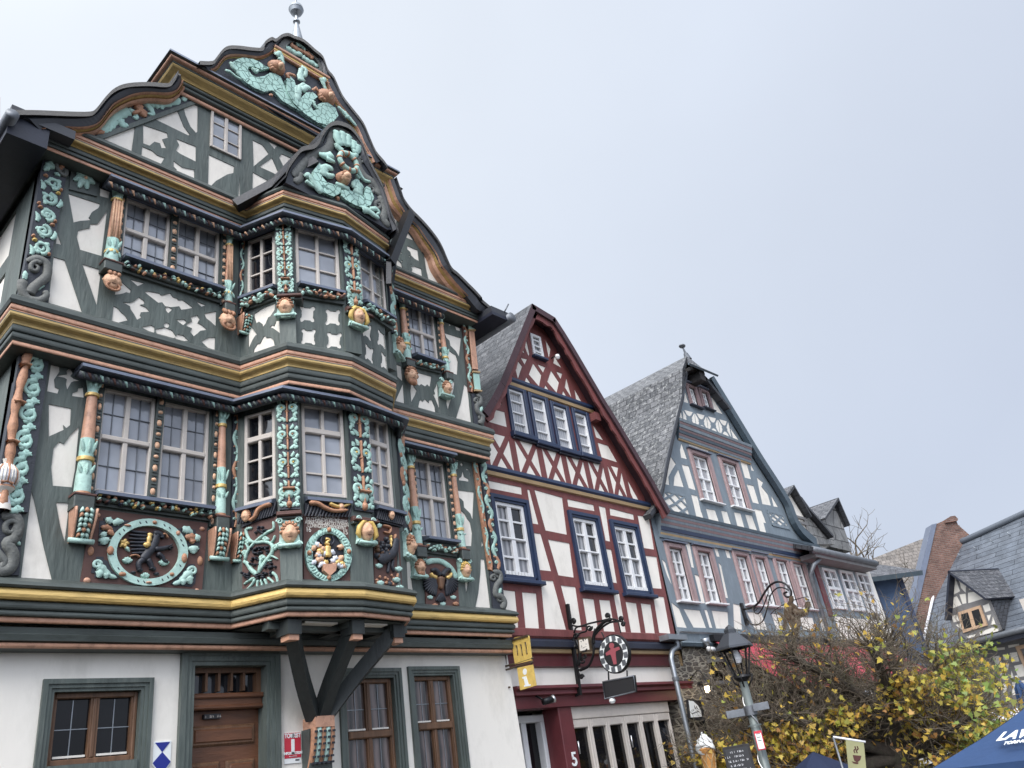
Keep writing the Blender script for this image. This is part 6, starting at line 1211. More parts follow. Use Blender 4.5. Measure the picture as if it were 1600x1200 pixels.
for i in range(n_):
    a, b_ = x0+(x1-x0)*i/n_, x0+(x1-x0)*(i+1)/n_; f = .052
    for k in ((a+.004,-1.2,a+f,2.42),(b_-f,-1.2,b_-.004,2.42),(a+f,2.30,b_-f,2.42),(a+f,-1.2,b_-f,-.7)): pbox(mb, HG, *k, -.12, -.03, 'window paint', .012)
    px_.add([HG.w(*p, -.09+.003*(i % 2)) for p in rect(a,-1.2,b_,2.42)], [(0,1,2,3)], 'dark pane' if i % 2 else 'black pane')
for i in (0, 3): tube(mb, [HG.w(x0+(x1-x0)*i/n_+.05, 1.95, -.0), HG.w(x0+(x1-x0)*i/n_+.05, 2.12, -.0)], .012, 'bright metal', 6)
o = mb.build('folding_doors', R); px_.build('pane', o)
mb = MB(); box(mb, (8.5,9.2,-1.2),(13,15,6),'smooth plaster'); mb.build('rear_wall', R)
a = HG.px(*M3([(700,1150)])[0]); nb = MB(); pbox(nb, HG, a[0]-.055, a[1]-.1, a[0]+.055, a[1]+.1, .02, .028, 'dark red paint'); o = nb.build('house_number', R); text(HG, a[0], a[1], .03, '5', .26, 'sign white', o, 'numeral', ext=.006, bold=.004)
# downpipe between red and grey-blue house
mb = MB(); pts = [pxY(x, y, 7.85) for x, y in M3([(1290,388),(1345,392),(1352,440),(1322,470),(1315,520),(1385,800),(1460,1190)])]; pts[-1] = Vector((pts[-2].x+.02, 7.85, -1.1)); pts[-2] = Vector((pts[-2].x, 7.85, pts[-2].z)); x_ = pts[4].x; pts[5] = Vector((x_,7.85,1.8)); pts[6] = Vector((x_,7.85,-1.1))
tube(mb, smoothline(pts[1:5], 4)+pts[5:], .045, 'zinc', 10)
box(mb, (pts[0].x-.1,7.75,pts[0].z-.04),(pts[1].x+.22,7.95,pts[0].z+.05),'zinc')
for z in (2.9,1.4,.2): lathe(mb, (x_,7.85,z), [(.047,-.03),(.06,-.03),(.06,.03),(.047,.03)], 'dull zinc', 12)
tag(mb.build('downpipe'), 'grey zinc downpipe running down between the red timbered house and the rubble stone wall', 'downpipe')
# ---------------- grey-blue house ----------------
N1, N2 = Zm(940,520), Zm(1000,800)
Bh = thing('timbered_house', (16.5, 8, 0), 'steep gabled grey-blue timbered house with pink stone window surrounds and weathered slate roof', 'house')
HC = YP(8.0)
t_ = 'blue grey timber'
vL = [HC.px(*p) for p in N1([(365,1080),(382,960),(410,800),(450,620),(508,390),(548,225)])]; vR = [HC.px(*p) for p in N1([(640,262),(760,470),(930,720),(1050,900),(1250,1210)])]
outer = [(13.0,3.6),(13.0,vL[0][1]-.1)]+vL+[HC.px(*N1([(600,200)])[0])]+vR+[(20.0,5.7),(20.0,3.6)]
wb = [N1(x) for x in ([(548,265),(570,275),(575,305),(545,300)], [(610,300),(642,330),(612,322)], [(522,365),(545,440),(515,432)], [(682,388),(760,510),(705,490)], [(495,485),(520,575),(472,568)],
  [(802,590),(865,680),(825,668)], [(545,695),(670,730),(668,748),(545,712)], [(715,745),(830,775),(835,790),(720,768)], [(500,688),(535,790),(497,780),(490,730)], [(430,768),(465,820),(440,860),(420,900),(425,952),(392,945)],
 [(480,852),(515,965),(450,955),(455,900)], [(500,822),(545,832),(590,985),(545,970)], [(862,785),(905,800),(935,915),(895,905)], [(930,812),(955,865),(935,860)], [(970,902),(1010,935),(1000,960),(1040,1010),(1060,1080),(1005,1070),(985,980)], [(1020,950),(1105,1090),(1075,1085),(1060,1020)], [(905,945),(950,955),(985,1070),(945,1060)],
 [(560,1010),(600,1020),(635,1168),(595,1160)], [(955,1100),(1000,1110),(1030,1190),(985,1180)])]
wb += [N2(x) for x in ([(345,-5),(385,-2),(405,58),(365,50)], [(412,-22),(470,-12),(500,75),(435,65)], [(507,-10),(545,-2),(575,90),(530,82)], [(587,0),(630,8),(655,100),(610,92)], [(657,15),(700,22),(735,118),(685,108)], [(715,-18),(755,-10),(790,130),(750,122)],
 [(285,190),(312,195),(340,350),(322,345)], [(340,388),(370,400),(408,570),(385,570)], [(457,205),(480,210),(500,280),(480,278)], [(525,215),(550,220),(570,290),(545,285)], [(490,315),(508,332),(552,540),(535,535)], [(135,292),(158,312),(205,468),(170,400)],
 [(195,562),(245,602),(295,725),(230,718)], [(272,605),(375,615),(415,725),(335,722)], [(402,610),(420,612),(455,725),(434,722)], [(448,615),(550,625),(555,730),(476,728)], [(582,572),(625,582),(640,735),(588,730)], [(668,625),(760,630),(798,735),(720,735)], [(822,635),(880,640),(890,735),(852,735)], [(1025,287),(1043,292),(1065,380),(1050,370)], [(920,650),(960,655),(975,740),(935,738)], [(1000,655),(1080,660),(1100,740),(1020,738)], [(1120,660),(1190,665),(1220,745),(1140,742)])]
cas = [wpx(HC,*N1(q)) for q in ([(538,340),(605,462),(560,450),(575,350)], [(617,368),(680,480),(640,465),(655,380)], [(555,760),(722,1060),(635,1045),(660,785)], [(745,805),(905,1100),(822,1085),(838,828)])]
cas += [wpx(HC,*N2(q)) for q in ([(165,220),(328,562),(253,550),(255,238)], [(345,245),(505,572),(430,562),(430,258)], [(590,270),(735,582),(670,572),(665,285)], [(708,285),(850,590),(790,580),(775,298)], [(840,300),(990,600),(922,590),(910,312)], [(945,318),(1090,610),(1028,600),(1015,330)])]
framed('timber_frame', HC, outer, wb, [hull4(a) for a in cas], parent=Bh, tm=t_)
for i, r in enumerate(cas):
    s0,z0,s1,z1 = r; g = .09 if i < 2 else .11; big = i > 1; mb = MB()
    nxt = 1.6 if i in (0, 2, 3, 4, 5, 7, 9) else 1.3
    for k in ((s0-g,z0-.02,s0,z1+g),(s1,z0-.02,s1+g*nxt,z1+g),(s0,z1,s1,z1+g)):
        pbox(mb, HC, *k, -.14, .04, 'pink stone' if big else 'pink brown', .018)
    for k in ((s0-g*.35,z0,s0-.004,z1+g*.35),(s1+.004,z0,s1+g*.35,z1+g*.35),(s0,z1+.004,s1,z1+g*.35)): pbox(mb, HC, *k, -.14, .055, 'pink brown', .01)
    pbox(mb, HC, s0-g-.03, z1+g, s1+g*nxt+.02, z1+g+.025, -.02, .09, 'lead sheet'); pbox(mb, HC, s0-g-.02, z0-.05, s1+g*nxt, z0-.015, -.05, .09, 'white paint' if i > 1 else 'dark navy', .008)
    o = mb.build('window', Bh)
    w_ = window(HC, s0, z0, s1, z1, o, fm='white paint', cols=2, rows=(.5,) if big else (), muntin=(.25,.75) if big else (.33,.66), d=-.02, recess=.045, fr=.05, mul=.05, mw=.03, trans=.05, pm='net pane' if i in (0,1,2,3) else 'curtain pane', pmats=['dark pane','curtain pane'] if i > 3 else None); w_.name = 'casement'
# lattice panels
for q in (N1([(385,985),(520,1020),(555,1165),(372,1110)]), N1([(1035,1115),(1130,1140),(1170,1225),(1065,1200)])):
    Q_ = Quad(HC, *q); mb = MB(); quadbox(mb, HC, [Q_(0,0),Q_(1,0),Q_(1,1),Q_(0,1)], -.02, .004, 'white plaster')
    for a, b_ in (((0,0),(1,1)),((1,0),(0,1)),((.5,0),(1,.5)),((.5,0),(0,.5)),((0,.5),(.5,1)),((1,.5),(.5,1))): stroke(mb, HC, [Q_(*a), Q_((a[0]+b_[0])/2, (a[1]+b_[1])/2), Q_(*b_)], .026, .014, .004, t_, dome=False)
    for a, b_ in (((0,0),(1,0)),((0,1),(1,1)),((0,0),(0,1)),((1,0),(1,1))): stroke(mb, HC, [Q_(*a), Q_(*b_)], .032, .018, .004, t_, dome=False)
    mb.build('lattice_panel', Bh)
# carved lattice row under the attic windows
Q_ = Quad(HC, *N1([(503,472),(790,548),(815,668),(512,583)])); mb = MB()
for i in range(4):
    U = lambda a, b_: Q_((i+a)/4, b_)
    for q in ([(.16,.93),(.84,.93),(.68,.72),(.56,.66),(.44,.66),(.32,.72)], [(.20,.07),(.80,.07),(.66,.28),(.55,.33),(.45,.33),(.34,.28)], [(.03,.88),(.03,.12),(.18,.28),(.28,.42),(.24,.5),(.28,.58),(.18,.72)], [(.97,.88),(.97,.12),(.82,.28),(.72,.42),(.76,.5),(.72,.58),(.82,.72)]): plate(mb, HC, [[U(*p) for p in q]], [], -.01, .004, 'white plaster')
mb.build('lattice_row', Bh)
def stripes(nm, pl, a, b_, cols, parent, ex=.02):
    A, B = pl.px(*a), pl.px(*b_); z = (A[1]+B[1])/2; mb = MB(); prof = [(0, z+.01, cols[0][1])]; o_ = .20; tot = sum(c[0] for c in cols)
    for h_, m in cols:
        prof += [(o_, z, m), (o_-.012, z-h_*.9, m)]; z -= h_; o_ -= .20*h_/tot*.85
    prof.append((0, z, cols[-1][1])); moulding(mb, [(A[0]-ex, pl.o.y), (B[0]+ex, pl.o.y)], prof); return mb.build(nm, parent)
stripes('painted_cornice', HC, N1([(455,585)])[0], N1([(885,690)])[0], [(.07,t_),(.05,'pink brown'),(.08,t_),(.05,'pink brown'),(.07,'deep blue grey'),(.05,'pink brown'),(.06,t_),(.03,'ochre paint')], Bh)
stripes('painted_cornice', HC, N2([(100,62)])[0], N2([(1060,170)])[0], [(.07,'deep blue grey'),(.05,t_),(.05,'pink brown'),(.05,t_),(.05,'pink brown'),(.05,t_),(.08,'navy paint'),(.035,t_),(.04,'ochre paint'),(.06,t_)], Bh)
mb = MB(); a = HC.px(*N2([(300,745)])[0])[1]; moulding(mb, [(12.98,8.0),(20.2,8.0)], [(0,a+.02,t_),(.10,a,t_),(.10,a-.03,'blind'),(.05,a-.05,t_),(.05,a-.20,t_),(.07,a-.22,'deep blue grey'),(.05,a-.28,'deep blue grey'),(0,a-.29,t_)]); mb.build('sill_beam', Bh)
# roof: main slopes, half hip with finial
HL, HR = pxY(*N1([(550,200)])[0], 7.6), pxY(*N1([(705,262)])[0], 7.6); AP = pxY(*N1([(532,145)])[0], 8.5)
lE = [pxY(*p, 7.84) for p in N1([(530,240),(500,390),(445,620),(405,800),(375,960),(345,1060),(300,1130)])]; rE = [pxY(*p, 7.84) for p in N1([(700,270),(860,532),(1000,762),(1110,932),(1185,1060)])+N2([(1000,70),(1100,165)])]
mb = MB(); back = 16
mb_l = [HL]+lE
mb_l = [Vector((HL.x, 7.80, HL.z))]+lE[1:]
rpoly(mb, [mb_l[0], AP, Vector((AP.x, back, AP.z)), Vector((mb_l[0].x, back, mb_l[0].z))], 'grey slate')
for a, b_ in zip(mb_l, mb_l[1:]): rpoly(mb, [a, b_, Vector((b_.x, back, b_.z)), Vector((a.x, back, a.z))], 'grey slate')
mr_ = [Vector((HR.x, 7.80, HR.z))]+rE[1:]
rpoly(mb, [mr_[0], AP, Vector((AP.x, back, AP.z)), Vector((mr_[0].x, back, mr_[0].z))], 'old slate')
for a, b_ in zip(mr_, mr_[1:]): rpoly(mb, [a, b_, Vector((b_.x, back, b_.z)), Vector((a.x, back, a.z))], 'old slate')
mid = (HL+HR)/2; md = AP.lerp(mid, .55)+Vector((0,0,-.06)); hl, hr = AP.lerp(HL, .55)+Vector((0,0,-.05)), AP.lerp(HR, .55)+Vector((0,0,-.05))
rpoly(mb, [AP, hl, hr], 'grey slate', .05); rpoly(mb, [hl, HL+Vector((-.08,-.05,0)), HR+Vector((.12,-.05,0)), hr], 'grey slate', .05, 'deep blue grey')
mb.build('roof', Bh)
vv = [(p.x, p.z) for p in rE]; barge('bargeboard', vv, .24, Bh, 'deep blue grey', -1, YP(7.84), 0, -.12, .01)
vv = [(p.x, p.z) for p in lE]; barge('bargeboard', vv, .06, Bh, 'dark slate', 1, YP(7.84), 0, -.02, .01)
mb = MB()
tip = pxY(*N1([(498,72)])[0], 8.5); ax = tip-AP; L_ = ax.length; lathe(mb, AP-ax.normalized()*.05, [(.10,-.05),(.06,.12),(.035,.4*L_),(.02,.82*L_),(.04,.84*L_),(.085,.93*L_),(.095,1.0*L_),(.08,1.07*L_),(.03,1.12*L_),(0,1.13*L_)], 'dull zinc', 14, ax); mb.build('finial', Bh)
mb = MB(); s_ = pxY(*N1([(620,270)])[0], 7.7); box(mb, (s_.x-.12,7.65,s_.z-.14),(s_.x+.12,8.1,s_.z+.1),'dark stuff'); box(mb, (s_.x-.3,7.7,s_.z+.11),(s_.x+.25,8,s_.z+.2),'dark stuff'); mb.build('hoist_beam', Bh)
mb = MB(); box(mb, (13.2,8.4,-1.2),(19.8,15,5.6),'smooth plaster'); mb.build('rear_wall', Bh)
# rubble ground floor with a dark opening
SW = YP(8.05); mb = MB(); dw = wpx(SW,*Zm(1000,1000,5.333)([(575,190),(690,350),(610,350),(650,200)])); plate(mb, SW, [rect(12.75,-1.2,20,3.62)], [rect(*dw), rect(14.9,-1.2,16.1,2.2), rect(16.6,.2,18.2,2.2)], -.4, 0, 'rubble stone'); mb.build('stone_wall', Bh)
mb = MB()
for q in ((dw[0]-.06,dw[1]-.06,dw[2]+.1,dw[1]),(dw[0]-.06,dw[3],dw[2]+.1,dw[3]+.08),(dw[2],dw[1],dw[2]+.1,dw[3])): pbox(mb, SW, *q, -.1, .155, 'grey timber')
for q in ((14.9,-1.2,16.1,2.2),(16.6,.2,18.2,2.2)): mb.add([SW.w(*p, -.2) for p in rect(*q)], [(0,1,2,3)], 'black pane')
mb.add([SW.w(*p, .145) for p in rect(*dw)], [(0,1,2,3)], 'black pane'); mb.build('dark_openings', Bh)
mb = MB(); box(mb, (14.12,7.93,-1.2),(20,8.0,3.45),'dark stuff')
for k in range(30): x = 14.15+k*.2; box(mb, (x,7.915,-1.2),(x+.16,7.93,3.4),'dark stuff')
mb.build('shade_boarding', Bh)  # dark boards stand in for the shaded interior below the awning
# ---------------- low bay house with slate dormers ----------------
D_ = thing('bay_house', (21.8, 8, 0), 'low house with three white casements under a red fascia and a slate roof with dormers', 'house')
HD = YP(7.9); mb = MB(); c3 = [wpx(HD,*N2(q)) for q in ([(1122,350),(1290,615),(1212,605),(1210,362)], [(1238,365),(1395,625),(1318,618),(1325,377)], [(1342,380),(1490,640),(1425,632),(1420,390)])]
X0, X1 = HD.px(*N2([(1100,400)])[0])[0], HD.px(*N2([(1440,420)])[0])[0]; zt4 = HD.px(*N2([(1250,320)])[0])[1]; zb4 = c3[0][1]
plate(mb, HD, [rect(X0-.1,2.6,X1,5.9)], [rect(*a) for a in c3], -.3, 0, t_); mb.build('bay_wall', D_)
mb = MB(); pbox(mb, HD, X0, zt4-.05, X1-.3, zt4+.28, -.02, .05, 'dark red paint', .01); pbox(mb, HD, X0-.02, zb4-.2, X0+.22, zt4, -.02, .04, 'dark red paint', .01); pbox(mb, HD, X1-.28, 3.4, X1+.02, zt4+.28, -.02, .04, 'smooth plaster'); mb.build('fascia', D_)
for a in c3: window(HD, *a, D_, fm='white paint', rows=(.5,), muntin=(.25,.75), fr=.07, mul=.07, mw=.045, trans=.08, d=.05, pmats=['curtain pane','net pane','dark pane','curtain pane'])
mb = MB()
for i in range(5): x = X0+.3+i*(X1-X0)/5; pbox(mb, HD, x, zb4-.75, x+.62, zb4-.2, -.02, .03, 'smooth plaster')
pbox(mb, HD, X0, zb4-1.05, X1, zb4-.85, -.02, .06, 'dark red paint'); mb.build('spandrel_panels', D_)
ea = [pxY(x, y, 7.6) for x, y in N2([(1062,238),(1450,335)])]; zc = (ea[0].z+ea[1].z)/2; mb = MB(); tube(mb, [Vector((ea[0].x-.1,7.5,zc)), Vector((ea[1].x,7.5,zc))], .09, 'dull zinc', 10); box(mb, (ea[0].x,7.5,zc-.16),(ea[1].x,7.9,zc-.05),'grey timber'); mb.build('gutter', D_)
rt_ = [pxY(x, y, 10.2) for x, y in N2([(1060,150),(1405,215)])]; zr_ = max(rt_[0].z, rt_[1].z); mb = MB(); x0, x1 = ea[0].x-.3, ea[1].x+.2
rpoly(mb, [(x0,7.45,zc+.05),(x1,7.45,zc+.05),(x1,8.3,zc+.45),(x0,8.3,zc+.45)], 'old slate'); rpoly(mb, [(x0,8.3,zc+.45),(x1,8.3,zc+.45),(x1-.6,9.6,zc+1.55),(x0,9.6,zc+1.55)], 'old slate'); mb.build('roof', D_)
mb = MB(); box(mb, (x0+.3,8.1,3),(x1-.3,12,5.8),'smooth plaster'); mb.build('rear_wall', D_)
Pz = Zm(1200,740)
def dormer(nm, apex, l, r, bot, Y, dep, wallm, roofm, par):
    a, L_, R_, B_ = [pxY(*p, Y) for p in (apex, l, r, bot)]; mb = MB(); zb_ = B_.z; yb = Y+dep
    mb.add([a+Vector((0,.1,-.1)), Vector((L_.x,Y+.1,L_.z-.05)), Vector((L_.x,Y+.1,zb_)), Vector((R_.x,Y+.1,zb_)), Vector((R_.x,Y+.1,L_.z-.05))], [(0,1,2,3,4)], wallm)
    for x in (L_.x+.05, R_.x-.05): mb.add([Vector((x,Y+.1,zb_)), Vector((x,yb,zb_)), Vector((x,yb,L_.z)), Vector((x,Y+.1,L_.z))], [(0,1,2,3)], 'slate cladding', False, [[(0,zb_),(dep,zb_),(dep,L_.z),(0,L_.z)]])
    for e_ in (-1, 1):
        c = Vector((L_.x-.12 if e_ < 0 else R_.x+.12, Y-.1, L_.z-.05)); rpoly(mb, [a+Vector((0,-.15,0)), c, Vector((c.x,yb,c.z)), Vector((a.x,yb,a.z))], roofm, .07)
    o = mb.build(nm, par); return a, L_, R_, B_, o
a, L_, R_, B_, o = dormer('dormer', *Pz([(135,80),(60,205),(222,200),(235,360)]), 9.0, 3.2, 'smooth plaster', 'old slate', D_)
w0 = YP(9.08); mb = MB()
for x in (.05,.36,.66,.95): pbox(mb, w0, L_.x+(R_.x-L_.x)*x-.04, B_.z, L_.x+(R_.x-L_.x)*x+.04, L_.z-.1, 0, .03, 'grey timber')
for z in (L_.z-.12, (L_.z+B_.z)/2): pbox(mb, w0, L_.x, z-.04, R_.x, z+.04, 0, .035, 'grey timber')
mb.build('dormer_frame', o)
wq = YP(9.3); mb = MB(); plate(mb, wq, [wq.P(Pz([(215,215),(250,235),(330,310),(400,375),(420,440),(240,440)]))], [], -.3, 0, 'slate cladding'); mb.uv = [[(mb.v[i][0], mb.v[i][2]) for i in f] for f in mb.f]; mb.build('slate_cheek', D_)
mb = MB(); q = [pxY(x, y, 9.1) for x, y in Pz([(135,80),(215,150),(262,215),(330,290),(410,385)])]
for u, v in zip(q, q[1:]): rpoly(mb, [u, v, Vector((v.x,12,v.z)), Vector((u.x,12,u.z))], 'old slate', .09)
mb.build('swept_roof', D_)
a, L_, R_, B_, o = dormer('dormer', *Pz([(415,158),(345,275),(472,275),(490,470)]), 9.4, 2.6, 'slate cladding', 'old slate', D_)
mb = MB(); q = [pxY(x, y, 7.6) for x, y in N2([(1068,225),(1075,262),(1115,262),(1130,285),(1088,328)])]; tube(mb, smoothline(q, 3)+[Vector((q[-1].x+.03,7.78,q[-1].z-.2)), Vector((q[-1].x+.03,7.78,-1.1))], .05, 'dull zinc', 8); mb.build('downpipe', D_)
# ---------------- blue house at the bend ----------------
p0 = onZ(1362, 885, 5.6); Eb = thing('corner_house', (27, 9, 0), 'small bright blue corner house with a jutting eave behind the tree', 'house')
BP = Pl((25.3,8.3),(26.6,7.2)); mb = MB(); plate(mb, BP, [rect(-1.2,-1.2,.75,5.6)], [], -.3, 0, 'blue wall')
for x in (-1.1,-.3,.6): pbox(mb, BP, x, -1.2, x+.14, 5.6, -.05, .03, 'navy paint')
mb.build('wall', Eb)
mb = MB(); c0, c1 = BP.w(-1.5,5.65,.5), BP.w(1.15,5.65,.5); c2, c3_ = BP.w(.5,6.5,-1.4), BP.w(-1.5,6.5,-1.4); rpoly(mb, [c0,c1,c2,c3_], 'old slate', .14, 'deep blue grey'); mb.build('roof', Eb)
# ---------------- far buildings on the right ----------------
Q7 = Zm(1400,780,8)
K = thing('slate_house', (35, 6, 0), 'large house with blue-grey slate roof and a half-timbered dormer, far right', 'house')
e0, e1 = onZ(1500,1010,4.0), onZ(1600,985,4.0); ud = (e1-e0).normalized(); KP = Pl(e0.xy, e1.xy)
back = -KP.n; sl_ = (back*cos(radians(47))+Vector((0,0,1))*sin(radians(47))).normalized(); KR = Pl3(e0, ud, sl_)
rp = [KR.px(*p) for p in ((1477,857),(1510,845),(1600,804),(1760,735),(1760,945),(1600,983),(1500,1012),(1440,1028))]
mb = MB(); pts = [KR.w(*p) for p in rp]; rpoly(mb, pts, 'blue slate', .2, 'dark navy'); mb.build('roof', K)
mb = MB(); rl = [KR.w(*KR.px(*p), .05) for p in ((1483,855),(1510,845),(1600,804),(1700,760))]; tube(mb, rl, .13, 'blue slate', 8)
for i in range(9):
    p = rl[0].lerp(rl[-1], i/8)+Vector((0,0,-.35)); q = p-back*.5+Vector((0,0,-.45)); tube(mb, [q, q+KR.n*.3], .02, 'zinc', 5)
mb.build('ridge', K)
mb = MB(); a, b_ = KR.px(1477,857), KR.px(1440,1028); tube(mb, [KR.w(*a, .08), KR.w(*b_, .08)], .06, 'blind', 6); mb.build('flashing', K)
mb = MB(); g0, g1 = KP.px(1490,1012), KP.px(1700,960); tube(mb, [KP.w(g0[0]-.6,4.0,.45), KP.w(g1[0]+.5,4.0,.45)], .10, 'dull zinc', 8); pbox(mb, KP, g0[0]-.6, 3.75, g1[0]+.5, 3.95, -.1, .40, 'dark navy'); mb.build('gutter', K)
kk = Zm(1300,1000,5.333)
KW = Pl((e0-KP.n*.5).xy, (e1-KP.n*.5).xy); g = KW.px(1530,1100); mb = MB(); wh = [kk(x) for x in ([(1340,140),(1395,130),(1420,210),(1365,220)], [(1420,122),(1450,118),(1462,165),(1432,170)], [(1478,108),(1540,100),(1560,178),(1500,188)], [(1445,200),(1475,195),(1465,260)], [(1390,265),(1435,250),(1460,325),(1420,330)], [(1495,250),(1515,310),(1485,320)], [(1515,215),(1590,200),(1620,300),(1550,310)], [(1370,65),(1440,60),(1440,80),(1375,88)], [(1465,45),(1560,30),(1560,48),(1470,68)], [(1420,360),(1455,360),(1455,460),(1430,460)], [(1500,350),(1620,330),(1640,440),(1500,460)])]
s0 = KW.px(1535,1060)[0]; framed('timber_frame', KW, [(s0-.9,-3),(s0+9,-3),(s0+9,4.0),(s0-.9,4.0)], wh, parent=K, tm='grey timber', wm='cream plaster')
wx = KW.px(*kk([(1590,120)])[0]); mb = MB(); 
for q in ((wx[0]-.12,wx[1]-1.1,wx[0],wx[1]+.3),(wx[0],wx[1]+.18,wx[0]+1.2,wx[1]+.3)): pbox(mb, KW, *q, -.05, .06, 'new wood')
mb.build('window_surround', K); mb = MB(); a = KW.w(s0-.9,0,-.2); box(mb, (a.x,a.y-6,-3),(a.x+5,a.y-.3,3.6),'cream plaster'); mb.build('rear_wall', K)
# dormer of the slate house: front stands on the eave
DP = Pl((e0-KP.n*-.1).xy, (e1-KP.n*-.1).xy); q = [DP.px(*p) for p in Q7([(745,920),(1080,1200)])+Zm(1200,740)([(1390,780),(1450,990),(1250,1010),(1130,850),(1150,640)])]
ap = DP.px(*Zm(1200,740)([(1163,612)])[0]); lo, ro = DP.px(*Zm(1200,740)([(1128,850)])[0]), DP.px(*Zm(1200,740)([(1372,775)])[0]); bl, br = DP.px(*Zm(1200,740)([(1250,1030)])[0]), DP.px(*Zm(1200,740)([(1450,975)])[0])
z_ = Zm(1200,740); dwhite = [z_(x) for x in ([(1170,650),(1200,735),(1145,765)], [(1185,640),(1238,680),(1235,745),(1205,715)], [(1250,690),(1290,720),(1255,728)], [(1248,745),(1300,735),(1352,780),(1250,810)], [(1135,780),(1180,765),(1210,820),(1135,850)], [(1195,755),(1235,750),(1240,810),(1215,815)], [(1145,890),(1180,880),(1195,920),(1160,930)], [(1170,945),(1205,935),(1225,985),(1190,960)], [(1340,825),(1380,810),(1392,855),(1355,868)], [(1365,885),(1395,880),(1380,925)], [(1405,890),(1422,940),(1390,945)], [(1320,990),(1400,960),(1440,965),(1440,985),(1325,1010)], [(1240,1015),(1300,1000),(1300,1015),(1245,1030)])]
dwin = wpx(DP,*z_([(1190,865),(1375,950),(1222,995),(1330,822)]))
mb = MB(); dp = [DP.px(*p) for p in z_([(1163,615),(1372,775),(1455,980),(1245,1040),(1150,960),(1118,850)])]
framed('dormer_frame', DP, dp, dwhite, parent=K, tm='grey timber', wm='cream plaster', th=.1)
dq = [DP.px(*p) for p in z_([(1190,868),(1330,822),(1375,948),(1225,995)])]; mb = MB(); quadbox(mb, DP, [dq[3],dq[2],dq[1],dq[0]], 0, .05, 'new wood'); o = mb.build('dormer_window', K)
mb = MB()
for t0, t1 in ((.10,.42),(.58,.90)):
    def L2p(a, t): return (a[0][0]+(a[1][0]-a[0][0])*t, a[0][1]+(a[1][1]-a[0][1])*t)
    T_, B_ = (dq[0], dq[1]), (dq[3], dq[2]); u0, u1, l0, l1 = L2p(T_, t0), L2p(T_, t1), L2p(B_, t0), L2p(B_, t1)
    mb.add([DP.w(l0[0],l0[1]+.10,.055), DP.w(l1[0],l1[1]+.10,.055), DP.w(u1[0],u1[1]-.10,.055), DP.w(u0[0],u0[1]-.10,.055)], [(0,1,2,3)], 'black pane')
mb.build('pane', o)
mb = MB(); A = DP.w(ap[0], ap[1]+.05, .3); bk = back*1.0
def roofhit(p, d):         # slide horizontally back until the main roof
    n = KR.n; t = (KR.o-p).dot(n)/d.dot(n); return p+d*t
Rb = DP.w(ro[0]+.15, ro[1]-.05, .3); Lb = DP.w(lo[0]-.1, lo[1]-.35, .3)
Ah, Rh = roofhit(A, back), roofhit(Rb, back); Lh = roofhit(Lb, back)
rpoly(mb, [A, Rb, Rh, Ah], 'old slate', .08, 'dark navy'); rpoly(mb, [A, Lb, Lh, Ah], 'blue slate', .08, 'dark navy')
c0, c1 = DP.w(ro[0], ro[1], .0), DP.w(br[0], br[1], 0); mb.add([c0, c1, roofhit(c1, back*1.0), roofhit(c0, back)], [(0,1,2,3)], 'dark slate'); mb.build('dormer_roof', K)
# eyebrow window at the frame edge
pe = KR.px(1598,945); mb = MB(); pbox(mb, DP, DP.px(1597,955)[0], DP.px(1597,955)[1], DP.px(1597,955)[0]+1.2, DP.px(1597,935)[1], -.6, -.1, 'window paint'); mb.build('small_dormer', K)
# brick gable wall
G_ = thing('brick_gable_wall', (34.5, 10.5, 0), 'tall red brick firewall with a metal-capped edge rising between two slate roofs', 'wall')
c0 = Vector((36.3, 10.6, 0)); BW = Pl((36.3,10.6),(37.3,9.6)); bp = BW.P([(1462,819),(1476,813),(1482,810),(1489,809),(1494,813),(1497,820),(1521,841),(1530,860),(1500,960),(1480,1100),(1395,1100),(1437,930)])
mb = MB(); plate(mb, BW, [bp], [], -.5, 0, 'brick')
n0 = len(mb.f); mb.uv = [[(( Vector(mb.v[i])-BW.o).dot(BW.u), mb.v[i][2]) for i in f] for f in mb.f]; mb.build('brick_face', G_)
sp_ = BW.P([(1455,820),(1463,818),(1438,930),(1395,1105),(1380,1105),(1428,930)]); mb = MB(); plate(mb, BW, [sp_], [], -.5, .04, 'lead sheet'); mb.build('metal_cap', G_)
mb = MB(); plate(mb, BW, [BW.P([(1475,813),(1483,808),(1490,807),(1495,812),(1494,815),(1476,818)])], [], -.7, .12, 'brick'); mb.uv = [[((Vector(mb.v[i])-BW.o).dot(BW.u), mb.v[i][2]) for i in f] for f in mb.f]; mb.build('chimney_head', G_)
# barn roof behind
W_ = thing('brown_roofed_house', (44, 16, 0), 'far house showing only its weathered brown slate roof, behind the bare tree', 'house')
o3 = onZ(1400,1010,5.0)*1.0; BRp = Pl3(o3*1.35, Vector((.55,-.83,0)), Vector((.42,.28,.86))); mb = MB(); pts = [BRp.w(*BRp.px(*p)) for p in ((1365,872),(1448,839),(1500,820),(1480,1020),(1370,1060),(1345,1000))]; rpoly(mb, pts, 'brown slate', .3); mb.build('roof', W_)
a = pts[4]; mb = MB(); box(mb, (a.x+1,a.y-3,-3),(a.x+8,a.y+1,a.z+1),'cream plaster'); mb.build('wall', W_)
